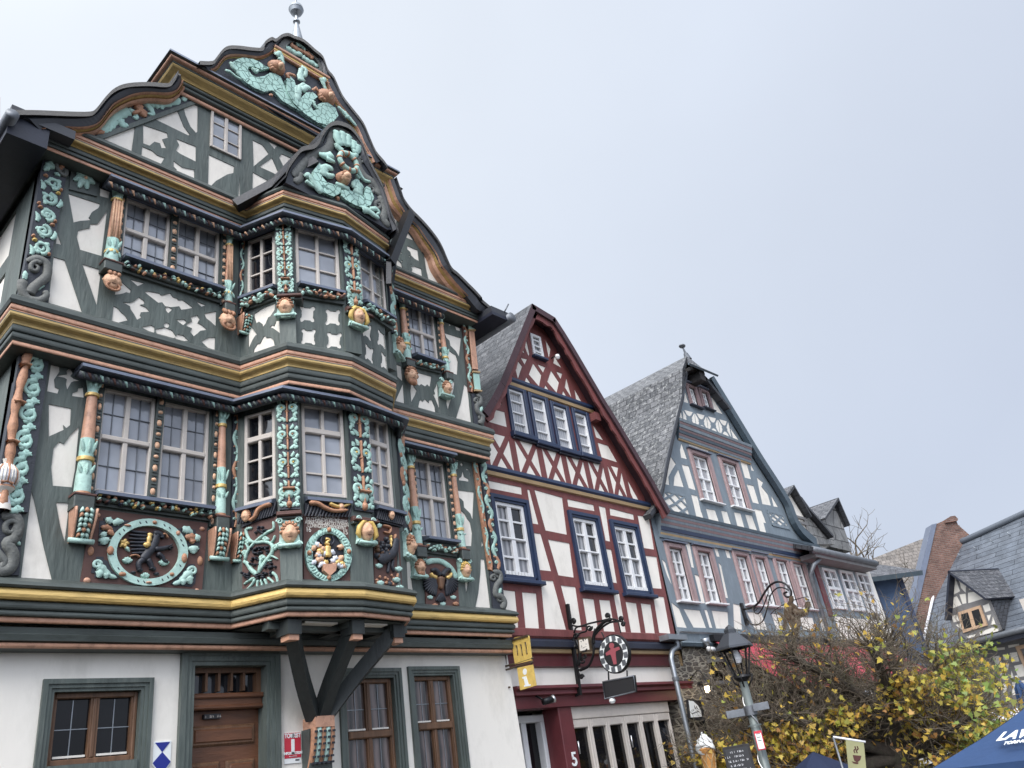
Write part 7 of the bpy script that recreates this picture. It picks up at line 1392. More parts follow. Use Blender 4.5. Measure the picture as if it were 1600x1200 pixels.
# bare tree
def limb(mb, p, d, L_, r, depth, rr, gr=.15, m='twig', n=5, split=3, leafpts=None, minr=.003):
    k = 4; pts = [p]; q = Vector(p); dd = Vector(d)
    for i in range(k): dd = (dd+Vector((rr.gauss(0,.16), rr.gauss(0,.16), rr.gauss(0,.12)+gr*.25))).normalized(); q = q+dd*(L_/k); pts.append(q.copy())
    tube(mb, pts, [r*(1-.45*i/k) for i in range(k+1)], m, max(3, n), cap=False)
    if leafpts is not None and depth <= 1: leafpts += pts[1:]
    if depth <= 0: return
    for j in range(split+(rr.random() < .4)):
        i = rr.randint(1, k) if j else k; a = rr.uniform(0, 2*pi); o = dd.orthogonal().normalized(); s_ = (o*cos(a)+dd.cross(o)*sin(a))
        limb(mb, pts[i], (dd*rr.uniform(.5,1)+s_*rr.uniform(.5,.95)+Vector((0,0,gr))).normalized(), L_*rr.uniform(.55,.8), max(minr, r*.55), depth-1, rr, gr, m, n-1, split, leafpts, minr)
rr = random.Random(5); Tt = thing('bare_tree', (33, 13, -1), 'leafless thin tree rising against the sky above the brown roof', 'tree')
b0 = onZ(1400,960,4.6); b0 = CAM+(b0-CAM)*1.0; d_ = ray(1396,960); hz = sqrt(d_.x**2+d_.y**2); base = CAM+d_*(33/hz); mb = MB(); tube(mb, [Vector((base.x,base.y,-2)), base, base+Vector((-.3,.3,1.6))], [.16,.12,.09], 'bark', 8); mb.build('trunk', Tt)
mb = MB()
for i in range(7): limb(mb, base+Vector((-.06*i,.06*i,.28*i)), Vector((rr.gauss(0,.5),rr.gauss(0,.5),.9)).normalized(), 1.15, .05, 3, rr, .2, 'twig', 5, 2, None, .010)
mb.build('crown', Tt)
# ---------------- maple in front ----------------
rr = random.Random(11); d_ = ray(1408,1190); hz = sqrt(d_.x**2+d_.y**2); tb = CAM+d_*(15/hz); vlat = Vector((d_.y,-d_.x,0)).normalized(); vdep = Vector((d_.x,d_.y,0)).normalized()
Mt = thing('maple_tree', (tb.x, tb.y, -1), 'broad low maple with mossy twigs and yellow autumn leaves in front of the red awning', 'tree')
mb = MB(); tube(mb, [Vector((tb.x+.05,tb.y,-1.2)), Vector((tb.x,tb.y,.2)), tb, tb+Vector((0,0,.3))], [.24,.19,.17,.15], 'bark', 12); lp = []; tw = MB()
def P3(l, z, dp): return tb+vlat*l+vdep*dp+Vector((0,0,z))
mains = [[(0,.1,0),(-.7,.30,.1),(-1.5,.6,.3),(-2.3,.85,.4)], [(0,.1,0),(-.6,.40,-.4),(-1.3,.8,-.9),(-1.9,1.0,-1.3)], [(0,.2,0),(-.35,.6,.5),(-.8,1.15,.9),(-1.4,1.65,1.1)], [(0,.2,0),(.1,.6,-.4),(.15,1.1,-.9),(.1,1.6,-1.3)],
 [(0,.1,0),(.4,.35,.2),(.8,.6,.5),(1.05,.85,.7)], [(0,.0,0),(.4,.22,-.3),(.8,.35,-.8),(1.2,.5,-1.0)], [(0,.2,0),(.1,.6,.6),(.1,1.2,1.1),(.1,1.8,1.5)], [(0,.1,0),(-.8,.15,.0),(-1.7,.25,-.3),(-2.6,.35,-.2)], [(0,.2,0),(-.2,.7,0),(-.4,1.25,.1),(-.7,1.75,0)], [(0,.1,0),(-.8,.5,-.2),(-1.5,.9,-.5),(-2.1,1.25,-.4)], [(0,.2,0),(.5,.5,.0),(.8,.95,-.2),(1.0,1.35,0)],[(0,.1,0),(.5,.1,.0),(.9,.15,.1),(1.35,.25,.1)],[(0,.2,0),(-.6,.7,.2),(-1.1,1.2,0),(-1.7,1.6,.2)],[(0,.2,0),(.25,.7,.1),(.35,1.2,.1),(.4,1.75,.0)],[(0,.2,0),(-.1,.8,-.4),(-.7,1.4,-.8),(-1.1,1.7,-1.1)], [(0,.0,0),(-1.0,-.02,-.2),(-1.9,.02,-.4),(-2.9,.25,-.3)], [(0,.05,0),(-.9,.05,-.5),(-1.7,.15,-.9),(-2.6,.5,-1.0)]]
for mm in mains:
    q = [Vector(p) for p in smoothline([P3(*p) for p in mm], 4)]; k = len(q); tube(mb, q, [.10*(1-.75*i/(k-1))+.012 for i in range(k)], 'bark', 8)
    for i in range(3, k):
        for j in range(5 if q[i].z-tb.z < .7 else 7):
            out_ = (q[i]-P3(0,.6,0)); out_.z *= .3; dd = (out_.normalized()*.6+Vector((rr.gauss(0,.55),rr.gauss(0,.55),rr.uniform(-.1,.6)))).normalized()
            limb(tw, q[i], dd, rr.uniform(.32,.55), .014, 3, rr, .12, 'twig', 4, 2, lp, .0038)
mb.build('trunk', Mt); tw.build('twigs', Mt)
LS = [(0,0),(.12,.05),(.42,.0),(.30,.18),(.55,.42),(.28,.42),(.22,.62),(0,1.0),(-.22,.62),(-.28,.42),(-.55,.42),(-.30,.18),(-.42,0),(-.12,.05)]
vs, fs, cs = [], [], []
def lf(p, sz, c):
    n = Vector((rr.gauss(0,.7),rr.gauss(0,.7)-.3,rr.gauss(.3,.7))).normalized(); u = n.orthogonal().normalized(); a = rr.uniform(0,2*pi); u = u*cos(a)+n.cross(u)*sin(a); v = n.cross(u); b = len(vs); cu = rr.uniform(-.25,.25)
    for x, y in LS: vs.append(p+u*x*sz+v*y*sz+n*(cu*sz*(x*x+y*y)))
    fs.append(tuple(range(b, b+len(LS)))); cs.append(c)
for p in lp:
    rel = p-tb; l = rel.dot(vlat); z = rel.z; dens = .008+(.10 if (l > .0 and z < 1.15) else 0)+(.11 if z < .45 else 0)+(.09 if (l < .3 and -1.5 < l and z < .85) else 0)+(.10 if (l > .9 and z < 1.5) else 0)+(.14 if (l < -1.3 and z < .75) else 0)
    nz_ = noise.noise(p*1.3); dens *= max(.06, .62+2.2*nz_)
    for _ in range(2):
        if rr.random() < dens:
            g_ = rr.random()*.7+(.35 if l > .8 else 0)+nz_*.3
            if g_ < .12: c = (.40,.20,.06)
            elif g_ < .62: c = (rr.uniform(.5,.66),rr.uniform(.36,.46),rr.uniform(.05,.10))
            elif g_ < .85: c = (rr.uniform(.34,.46),rr.uniform(.34,.42),.07)
            else: c = (rr.uniform(.18,.28),rr.uniform(.24,.32),.07)
            k = rr.uniform(.75,1.15); lf(p+Vector((rr.gauss(0,.05),rr.gauss(0,.05),rr.gauss(-.03,.05))), rr.uniform(.062,.105), tuple(x*k for x in c))
me = bpy.data.meshes.new('leaves'); me.from_pydata([tuple(v) for v in vs], [], fs); ca = me.color_attributes.new('Col', 'FLOAT_COLOR', 'CORNER'); buf = []
for f, c in zip(fs, cs): buf += [c[0], c[1], c[2], 1]*len(f)
ca.data.foreach_set('color', buf); me.materials.append(MAT['leaf']); lo_ = bpy.data.objects.new('leaves', me); COL.objects.link(lo_); lo_.parent = Mt; lo_.matrix_parent_inverse = Matrix.Translation(-Mt.location)
print('twig verts', len(tw.v), 'leaves', len(fs))
# =============== signs, lamps and street things ===============
def atD(x, y, D): d = ray(x, y); return CAM+d*(D/sqrt(d.x**2+d.y**2))
def facing(x, y, D): p = atD(x, y, D); t = Vector((p.y,-p.x,0)).normalized(); return Pl(p.xy, (p+t).xy), p
# street lamp
lp_ = atD(1160,1060,12); T_ = thing('street_lamp', (lp_.x,lp_.y,-1.15), 'black hexagonal street lantern on a pale green post in front of the maple', 'street lamp')
zt = atD(1145,978,12).z; zb = atD(1163,1058,12).z; mb = MB(); c = Vector((lp_.x,lp_.y,0))
tube(mb, [c+Vector((0,0,-1.2)), c+Vector((0,0,zb-.05))], [.075,.055], 'pole paint', 14)
lathe(mb, c, [(.09,zb-.62),(.09,zb-.6)], 'pole paint', 12)
tube(mb, [c+Vector((.068*cos(t*1.15),.068*sin(t*1.15),zb-.08-.13*t)) for t in [i*.25 for i in range(70)]], .009, 'bright metal', 5); mb.build('post', T_)
mb = MB(); ze = zb+.38; R_ = .25
hexr = lambda r, z: [c+Vector((r*cos(a+.25), r*sin(a+.25), z)) for a in [2*pi*i/6 for i in range(6)]]
for (r0, z0), (r1, z1) in (((.27,ze),(.265,ze+.03)),((.265,ze+.03),(.11,ze+.20)),((.11,ze+.20),(.085,ze+.21)),((.085,ze+.21),(.085,ze+.26)),((.085,ze+.26),(.05,ze+.30)),((.27,ze),(.22,ze-.005)),((.05,ze+.30),(.0,ze+.33))):
    a, b_ = hexr(r0, z0), hexr(r1, z1); mb.add(a+b_, [(i, (i+1) % 6, 6+(i+1) % 6, 6+i) for i in range(6)], 'lantern grey')
mb.build('lantern_roof', T_); mb = MB(); a, b_ = hexr(.21, ze), hexr(.10, zb+.02)
for i in range(6): beam(mb, a[i], b_[i], .018, .018, 'iron'); beam(mb, b_[i], b_[(i+1) % 6], .02, .02, 'iron')
lathe(mb, c, [(.11,zb+.03),(.12,zb),(.05,zb-.06),(.045,zb-.1)], 'iron', 12)
for i in range(4): an = i*pi/2+.4; tube(mb, [c+Vector((cos(an)*r, sin(an)*r, zb+z)) for r, z in ((.05,-.12),(.12,-.05),(.14,.02),(.1,.04))], .012, 'iron', 5)
mb.build('lantern_cage', T_); mb = MB(); lathe(mb, c, [(.03,ze-.02),(.05,ze-.08),(.06,ze-.14),(.04,ze-.19),(0,ze-.2)], 'blind', 12); mb.build('bulb', T_)
mb = MB(); lpl, q = facing(1170,1110,11.9); zz = q.z
for s0, s1, dz in ((-.30,-.06,-.015),(.06,.27,.02)): pbox(mb, lpl, s0, zz-.045+dz, s1, zz+.05+dz, -.01, .01, 'dull zinc', .004)
lathe(mb, c, [(.068,zz-.06),(.085,zz-.06),(.085,zz+.06),(.068,zz+.06)], 'dull zinc', 12); mb.build('direction_board', T_)
npl, q = facing(1186,1155,11.85); mb = MB(); pbox(mb, npl, -.045, q.z-.13, .055, q.z+.10, 0, .012, 'sign red', .003); pbox(mb, npl, -.033, q.z-.115, .043, q.z+.07, .012, .016, 'sign white')
for k in (0,.04,.08): pbox(mb, npl, -.02, q.z-.02+k, .03, q.z-.012+k, .016, .018, 'sign black')
tag(mb.build('notice'), 'small white notice with a red border strapped to the lamp post', 'notice')
# golden information sign on the corner of the carved house
SX = Pl((8.42,8.0),(8.42,5)); s5 = Zm(780,970,10)
T_ = thing('hanging_sign', (8.42,7.9,2.8), 'gold tourist sign with a white i and castle top on a bracket', 'sign')
mb = MB(); plate(mb, SX, [SX.P(s5([(195,300),(255,260),(455,222),(470,260),(505,570),(512,620),(255,680),(240,600),(212,390)]))], [SX.P(s5(q)) for q in ([(255,385),(290,378),(310,545),(278,552)], [(322,370),(355,362),(382,545),(350,550)], [(395,335),(425,330),(455,525),(420,535)])], -.012, .012, 'sign gold', back=True)
for q in ([(195,295),(455,215),(462,245),(200,325)],): plate(mb, SX, [SX.P(s5(q))], [], -.03, .03, 'bronze', back=True)
mb.build('castle_top', T_); mb = MB()
plate(mb, SX, [SX.P(s5([(285,735),(525,685),(580,1010),(335,1085)]))], [], -.01, .01, 'sign gold', back=True); o = mb.build('board', T_)
mb = MB(); plate(mb, SX, [SX.P(s5(ell(410,795,31,50))), SX.P(s5([(370,880),(430,862),(470,990),(500,992),(502,1015),(400,1030),(398,1010),(415,1000),(392,905),(372,905)]))], [], .01, .014, 'sign white'); mb.build('letter', o)
mb = MB(); pw = lambda x, y, d=0: SX.w(*SX.px(*s5([(x, y)])[0]), d)
tube(mb, smoothline([pw(25,1050), pw(60,1035), pw(75,950), pw(60,800), pw(45,720), pw(120,705), pw(300,655), pw(530,580)], 3), .014, 'bronze', 6); tube(mb, smoothline([pw(170,1035), pw(120,1040), pw(90,980), pw(80,850), pw(75,780), pw(150,755), pw(300,705), pw(530,640)], 3), .012, 'bronze', 6)
for x, y in ((290,720),(505,665)): tube(mb, [pw(x,y-20), pw(x,y+30)], .012, 'iron', 5)
mb.build('bracket', T_)
# plaques on the carved house
z2 = Zm(350,900)
def plaque(nm, q, cols, d, label, cat): ...
a, b_ = GR.px(*z2([(372,985)])[0]), GR.px(*z2([(478,1168)])[0]); T_ = thing('plaque', (a[0],8,b_[1]), 'red and white tourist information plaque between door and corbel', 'plaque'); mb = MB(); W_ = b_[0]-a[0]; H_ = a[1]-b_[1]
pbox(mb, GR, a[0], b_[1], b_[0], a[1], 0, .012, 'sign white', .003); pbox(mb, GR, a[0], b_[1]+H_*.18, b_[0], a[1], .012, .016, 'sign red'); o = mb.build('board', T_)
for t__, f, sz, x in (('TOURIST', .90, .060, .80), ('i', .62, .30, 1), ('INFORMATION', .33, .034, .95), ('_________', .26, .02, 1)): text(GR, (a[0]+b_[0])/2, b_[1]+H_*f, .017, t__, sz, 'sign white', T_, 'lettering', sx=x, bold=.002 if sz < .2 else .006)
pbox(mb := MB(), GR, a[0]+W_*.65, b_[1]+H_*.08, a[0]+W_*.9, b_[1]+H_*.13, .012, .014, 'dull zinc'); mb.build('small_print', T_)
q1 = Zm(0,900); a, b_ = GR.px(*q1([(958,1037)])[0]), GR.px(*q1([(1063,1150)])[0]); T_ = thing('plaque', (a[0],8,1.8), 'white and royal blue heritage shield on the white wall beside the door', 'plaque'); W_ = b_[0]-a[0]; xm = (a[0]+b_[0])/2; mb = MB()
hh = W_*1.75; pts = [(a[0],a[1]),(b_[0],a[1]),(b_[0],a[1]-hh*.68),(xm,a[1]-hh),(a[0],a[1]-hh*.68)]; plate(mb, GR, [pts], [], 0, .01, 'sign white'); plate(mb, GR, [[(a[0]+.012,a[1]-.01),(b_[0]-.012,a[1]-.01),(xm,a[1]-W_*.56)]], [], .01, .014, 'sign blue')
plate(mb, GR, [[(xm,a[1]-W_*.56),(b_[0],a[1]-hh*.62),(xm,a[1]-hh*.97),(a[0],a[1]-hh*.62)]], [], .01, .0145, 'sign blue'); mb.build('shield', T_)
a, b_ = GR.px(*q1([(1308,853)])[0]), GR.px(*q1([(1412,878)])[0]); T_ = thing('name_plate', (a[0],7.98,a[1]), 'tiny black name plate with pale lettering on the brown door', 'plaque'); mb = MB(); pbox(mb, GR, a[0], b_[1], b_[0], a[1], -.151, -.10, 'sign black'); mb.build('board', T_); mb = MB(); scrib(mb, GR, (a[0]+b_[0])/2, (a[1]+b_[1])/2, (b_[0]-a[0])*.85, .022, -.10, 'window paint', 4); mb.build('lettering', T_)
# wrought iron bracket with the round pedestrian sign on the red house
xb = HB.px(893,1000)[0]; BX = Pl((xb,7.98),(xb,5)); b5 = Zm(860,920,10); m3 = M3
T_ = thing('hanging_sign', (xb,7.9,3), 'round sign with a red pedestrian figure over a dark board, on iron scrolls', 'sign'); mb = MB()
bw = lambda z, x, y, d=0: BX.w(*BX.px(*z([(x, y)])[0]), d)
beam(mb, bw(b5,265,240), bw(m3,745,745), .05, .05, 'iron')
def iron(z, pts, r=.014, n=4): tube(mb, smoothline([bw(z, *p) for p in pts], n), r, 'iron', 6)
def curl(z, x, y, r, a0, tn, rr_=.013, fl=1): tube(mb, [bw(z, x+fl*p[0], y-p[1]) for p in spiral(0,0,r,r*.2,a0,tn,14)], rr_, 'iron', 6)
iron(b5, [(340,570),(450,590),(600,545),(800,500),(950,470),(1100,510),(1150,520)]); iron(b5, [(370,690),(400,610),(470,585),(560,580)]); curl(b5, 355, 500, 38, -1.5, 1.3, .02); curl(b5, 610, 610, 48, 2.6, 1.4, .014, -1); curl(b5, 890, 420, 36, -.5, 1.4, .018); curl(b5, 1100, 465, 32, -1, 1.3, .018); curl(b5, 1140, 555, 30, .5, 1.3, .018)
iron(b5, [(940,470),(920,440),(925,410)]); iron(b5, [(560,580),(560,660),(470,690),(380,760)]); iron(b5, [(680,860),(680,760),(720,640),(840,520),(950,475)], .024); iron(b5, [(700,720),(760,650),(850,570),(950,520),(1060,510)], .016)
iron(m3, [(745,590),(800,560),(830,480),(825,400),(840,330)], .020); iron(m3, [(745,620),(735,590),(790,570)], .014)
curl(m3, 755, 630, 14, 0, 1.2, .018); curl(m3, 762, 530, 22, 1, 1.4, .014); curl(m3, 778, 505, 12, 1, 1.2, .012); iron(m3, [(720,400),(745,470),(735,560)], .03); iron(b5, [(210,720),(300,720),(330,690)], .02); iron(b5, [(280,930),(400,900)], .03); curl(b5, 400, 740, 40, 0, 1.2, .02)
iron(b5, [(1060,510),(1080,600),(1100,690)], .01); iron(b5, [(800,680),(830,740),(840,790)], .01); iron(m3, [(735,740),(690,760)], .02)
for z0, z1 in (((300,640),(700,760)),): pass
mb.build('bracket', T_)
mb = MB(); ctr = BX.px(*m3([(963,487)])[0]); R_ = (BX.px(*m3([(963,360)])[0])[1]-BX.px(*m3([(963,614)])[0])[1])/2
disc = lambda r: [(ctr[0]+r*cos(a), ctr[1]+r*sin(a)) for a in [2*pi*i/40 for i in range(40)]]
plate(mb, BX, [disc(R_)], [], -.03, .03, 'iron', back=True); plate(mb, BX, [disc(R_*.93)], [], .03, .034, 'sign white'); plate(mb, BX, [disc(R_*.64)], [], .034, .038, 'sign black')
for k in range(12):
    a = 2*pi*(k+.5)/12; x, z = ctr[0]+R_*.80*cos(a), ctr[1]+R_*.80*sin(a); pbox(mb, BX, x-.035, z-.04, x+.035, z+.04, .034, .037, 'dull zinc')
o = mb.build('round_board', T_); mb = MB(); r = R_
fig = [(-.10,-.58),(.10,-.58),(.15,-.1),(.20,.10),(.48,.14),(.48,.30),(.12,.30),(.10,.34),(.16,.40),(.17,.50),(.10,.60),(0,.62),(-.10,.60),(-.17,.50),(-.16,.40),(-.10,.34),(-.12,.28),(-.48,.16),(-.48,.0),(-.20,.02),(-.15,-.1)]
plate(mb, BX, [[(ctr[0]+x*r, ctr[1]+z*r*.92) for x, z in fig]], [], .038, .043, 'figure red'); mb.build('figure', o)
mb = MB(); plate(mb, BX, [BX.P(m3([(890,658),(1088,620),(1100,722),(905,772)]))], [], -.02, .02, 'iron', back=True); plate(mb, BX, [BX.P(m3([(900,668),(1080,632),(1090,716),(912,760)]))], [], .02, .024, 'sign black'); o = mb.build('lower_board', T_)
mb = MB(); a = [BX.w(*p, .025) for p in BX.P(m3([(893,662),(1087,624),(1099,720),(907,768)]))]; tube(mb, a, .012, 'dull zinc', 6, closed=True); mb.build('rim', o)
mb = MB(); p = bw(m3, 945, 768, 0); lathe(mb, p, [(0,.03),(.04,.0),(.05,-.03),(.03,-.06),(0,-.065)], 'sign white', 10); mb.build('lamp', T_)
for x, y in ((922,600),(1038,590)): tube(mb := MB(), [bw(m3, x, y, 0), bw(m3, x+3, y+55, 0)], .012, 'iron', 5); mb.build('hanger', T_)
T2_ = thing('hanging_sign', (xb,7.6,3.2), 'small square cream sign in a brown frame hung inside the iron scrolls', 'sign'); mb = MB(); plate(mb, BX, [BX.P(b5([(440,770),(620,745),(655,970),(470,1000)]))], [], -.025, .025, 'bronze', back=True); plate(mb, BX, [BX.P(b5([(465,800),(600,780),(628,950),(480,972)]))], [], .025, .03, 'cream plaster'); o = mb.build('board', T2_)
a = BX.px(*b5([(545,875)])[0]); mb = MB(); scrib(mb, BX, a[0], a[1], .12, .03, .03, 'dull zinc', 5, .15); scrib(mb, BX, a[0], a[1]-.035, .10, .012, .03, 'dull zinc', 6, .15)
blob(mb, BX, a[0], a[1]+.075, .015, .025, .004, .03, 'sign black', 8, 2); blob(mb, BX, a[0]-.045, a[1]+.058, .010, .012, .004, .03, 'sign black', 6, 2); blob(mb, BX, a[0]+.045, a[1]+.07, .010, .012, .004, .03, 'sign black', 6, 2); stroke(mb, BX, [(a[0]-.05,a[1]-.085),(a[0],a[1]-.09),(a[0]+.05,a[1]-.07)], .011, .003, .03, 'sign black'); mb.build('lettering', o)
# spotlight
p = pxY(*M3([(550,785)])[0], 7.9); mb = MB(); tube(mb, [p+Vector((-.12,.0,.0)), p+Vector((.03,-.04,.02))], [.045,.05], 'dark metal', 10); tube(mb, [p+Vector((.03,-.04,.02)), p+Vector((.06,-.05,.03))], [.05,.055], 'bright metal', 10); tube(mb, [p+Vector((-.05,0,0)), p+Vector((-.05,.2,.12))], .015, 'dark metal', 6); tag(mb.build('spotlight'), 'small spotlight fixed below the dark red shopfront beam', 'spotlight')
# wrought iron lion sign on the grey-blue house
l6 = Zm(1140,890,10); xb2 = HC.px(1160,955)[0]; LX = Pl((xb2,7.97),(xb2,4)); T_ = thing('hanging_sign', (xb2,7.9,3.6), 'bronze heraldic lion hanging from curling wrought iron in front of the grey-blue house', 'sign'); mb = MB()
BXs = BX; BX = LX
iron(l6, [(205,620),(330,600),(450,520),(540,370),(640,240),(760,190),(880,230),(960,330),(950,420),(880,420),(850,370),(900,350)], .022); beam(mb, bw(l6,165,530), bw(l6,260,870), .09, .09, 'iron')
iron(l6, [(270,760),(320,840),(420,865),(500,820),(540,760),(600,560),(640,400),(740,290),(860,290),(920,330)], .014); iron(l6, [(450,690),(520,590),(600,380)], .012); iron(l6, [(370,600),(400,680),(450,690)], .012); iron(l6, [(700,600),(750,770),(800,950)], .008); iron(l6, [(640,700),(720,620),(860,540)], .008); iron(l6, [(1000,480),(1060,460),(1180,430),(1240,430)], .008)
curl(l6, 410, 620, 34, 0, 1.2, .01); mb.build('bracket', T_)
c = Cv(LX, l6, .02); lion = [(940,420),(990,410),(1000,480),(980,520),(1040,560),(1080,620),(1190,620),(1180,560),(1200,500),(1250,500),(1260,560),(1240,620),(1220,700),(1160,730),(1100,760),(1110,860),(1080,960),(1060,1080),(980,1080),(990,960),(940,860),(900,780),(870,720),(865,620),(900,550),(930,500)]
c.sh('bronze', lion, -.02, .03); c.sh('bronze', [(735,655),(800,680),(880,740),(900,830),(880,940),(840,960),(860,900),(820,880),(855,850),(840,790),(790,770),(830,750),(780,710)], -.015, .02)
for pts in ([(950,560),(960,700),(1020,800)], [(1000,650),(1100,680),(1180,650)], [(920,600),(900,700),(950,800)], [(1040,780),(1050,900),(1030,1040)]): c.st('bronze', 50, 30, pts, .05, .03)
c.mb.build('lion', T_); BX = BXs
# awning
mb = MB(); n_ = 40; x0, x1 = 14.05, 22.5; vs = []
for i in range(n_+1):
    x = x0+(x1-x0)*i/n_; w_ = .012*sin(i*1.9)
    for (y, z) in ((7.95,3.60),(7.6,3.33+w_),(7.25,3.04+w_),(6.85,2.72),(6.83,2.52+w_)): vs.append((x,y,z))
mb.add(vs, [(i*5+j, (i+1)*5+j, (i+1)*5+j+1, i*5+j+1) for i in range(n_) for j in range(4)], 'awning red'); o = mb.build('awning'); 
tag(o, 'dark red fabric awning sloping out from the grey-blue house behind the maple', 'awning')
mb = MB()
for x in (14.1,16.5,19,21.5): beam(mb, (x,7.95,3.5), (x,6.9,2.68), .05,.05,'dark metal')
box(mb, (14.0,7.85,3.56),(22.5,8.0,3.68),'dark metal'); b2 = mb.build('awning_arms', o)
# things at the stone wall
p = pxY(1103,1006,7.9); mb = MB(); tube(mb, [p+Vector((0,0,.10)), p+Vector((.02,0,-.04))], [.09,.05], 'zinc', 10); tube(mb, [p+Vector((-.06,-.05,-.10)), p+Vector((.10,-.08,-.12))], .045, 'white paint', 10); beam(mb, p+Vector((0,0,.05)), p+Vector((0,.15,.05)), .05,.05,'zinc'); tag(mb.build('security_camera'), 'pale security camera at the top left corner of the red awning', 'camera')
p = pxY(1105,1076,7.7); T_ = thing('wall_lantern', tuple(p), 'lit black wall lantern on the rubble stone wall beside the red shop', 'lantern'); mb = MB(); lathe(mb, p, [(.02,.26),(.06,.2),(.15,.10),(.16,.08),(.12,.07)], 'iron', 6); lathe(mb, p, [(.07,-.14),(.06,-.17),(.0,-.2)], 'iron', 6)
for i in range(6): a = 2*pi*i/6; beam(mb, p+Vector((cos(a)*.125,sin(a)*.125,.08)), p+Vector((cos(a)*.07,sin(a)*.07,-.14)), .01,.01,'iron')
tube(mb, smoothline([p+Vector((0,0,.22)), p+Vector((0,.1,.32)), p+Vector((0,.3,.2))], 4), .014, 'iron', 6); beam(mb, p+Vector((.05,.28,-.15)), p+Vector((.05,.28,-.9)), .12,.06,'iron'); mb.build('frame', T_)
mb = MB(); lathe(mb, p, [(0,.05),(.04,.04),(.055,0),(.05,-.05),(0,-.07)], 'lamp glow', 12); mb.build('bulb', T_)
wl = bpy.data.lights.new('lantern_light', 'POINT'); wl.energy = 12; wl.color = (1,.75,.45); wl.shadow_soft_size = .06; wo = bpy.data.objects.new('lantern_light', wl); COL.objects.link(wo); wo.location = p+Vector((0,-.0,-.0)); wo.parent = T_; wo.matrix_parent_inverse = Matrix.Translation(-T_.location)
k5 = Zm(1000,1000,5.333); AW = YP(7.85); T_ = thing('arched_sign', (13.3,7.9,1.5), 'white arched shop sign with a black rim on the stone wall', 'sign')
mb = MB(); q = AW.P(k5([(402,492),(440,485),(490,515),(525,570),(545,680),(420,650)])); plate(mb, AW, [q], [], -.05, .0, 'sign black'); plate(mb, AW, [AW.P(k5([(405,505),(440,510),(480,545),(505,590),(515,640),(425,645)]))], [], 0, .006, 'sign white'); o = mb.build('board', T_); a = AW.px(*k5([(455,582)])[0]); mb = MB(); scrib(mb, AW, a[0]-.07, a[1], .09, .03, .006, 'sign black', 3, .2); stroke(mb, AW, [(a[0]+.01,a[1]+.07),(a[0]+.01,a[1]+.01),(a[0]+.05,a[1]+.03),(a[0]+.08,a[1]+.06),(a[0]+.08,a[1]+.01),(a[0]+.1,a[1]+.02)], .007, .003, .006, 'sign black'); stroke(mb, AW, [(a[0]-.13,a[1]-.06),(a[0]+.0,a[1]-.04),(a[0]+.12,a[1]-.03)], .006, .003, .006, 'sign black'); mb.build('lettering', o)
p = pxY(1100,1155,7.3); T_ = thing('ice_cream_figure', (p.x,7.3,-1.1), 'large model ice cream, white swirl in a yellow wafer cone, at the stone wall', 'advertising figure'); mb = MB(); c = Vector((p.x,7.3,0)); zc = pxY(1103,1170,7.3).z; zt = pxY(1091,1146,7.3).z; h_ = zt-zc
tube(mb, [c+Vector((.03*cos(t*2.2)*(1-t/9),.03*sin(t*2.2),zc-.02+h_*t/8)) for t in range(9)], [.12,.14,.138,.125,.105,.09,.07,.04,.01], 'sign white', 16)
tube(mb, [c+Vector(((.125*(1-t)+.01)*cos(t*16), (.125*(1-t)+.01)*sin(t*16), zc+.02+h_*.97*t)) for t in [k/70 for k in range(71)]], [.042*(1-.8*k/70) for k in range(71)], 'sign white', 8); mb.build('ice_swirl', T_)
mb = MB(); lathe(mb, c, [(.125,zc+.02),(.14,zc),(.13,zc-.05),(.115,zc-.08),(.02,zc-.85)], 'wafer', 18)
for s_ in (-1, 1):
    for k in range(7): tube(mb, [c+Vector(((.118*(1-t)+.015*t)*cos(k*.9+s_*t*2.6), (.118*(1-t)+.015*t)*sin(k*.9+s_*t*2.6), zc-.07-.78*t)) for t in [i/10 for i in range(11)]], .008, 'ochre paint', 4)
mb.build('cone', T_); mb = MB(); lathe(mb, c, [(.2,-1.1),(.2,-1.05),(.03,-1.0),(.03,zc-.8)], 'dark metal', 12); mb.build('stand', T_)
bp_, q = facing(1150,1185,11.2); T_ = thing('menu_board', (q.x,q.y,-1.1), 'black chalk menu board under the left branches of the maple', 'sign'); mb = MB(); b0_ = bp_.P([(1128,1168),(1172,1168),(1178,1215),(1133,1225)])
s_l, s_r = b0_[0][0], b0_[1][0]; ztb = b0_[0][1]; pbox(mb, bp_, s_l, -1.0, s_r, ztb, -.03, .0, 'dark stuff', .005); pbox(mb, bp_, s_l+.03, -.7, s_r-.03, ztb-.03, 0, .004, 'sign black'); o = mb.build('board', T_)
mb = MB()
for i in range(8): scrib(mb, bp_, (s_l+s_r)/2-.03*(i % 2), ztb-.07-.05*i, (s_r-s_l)*(.75 if i % 3 else .5), .022, .004, 'blind', 30+i)
mb.build('chalk_writing', o, kind='stuff')
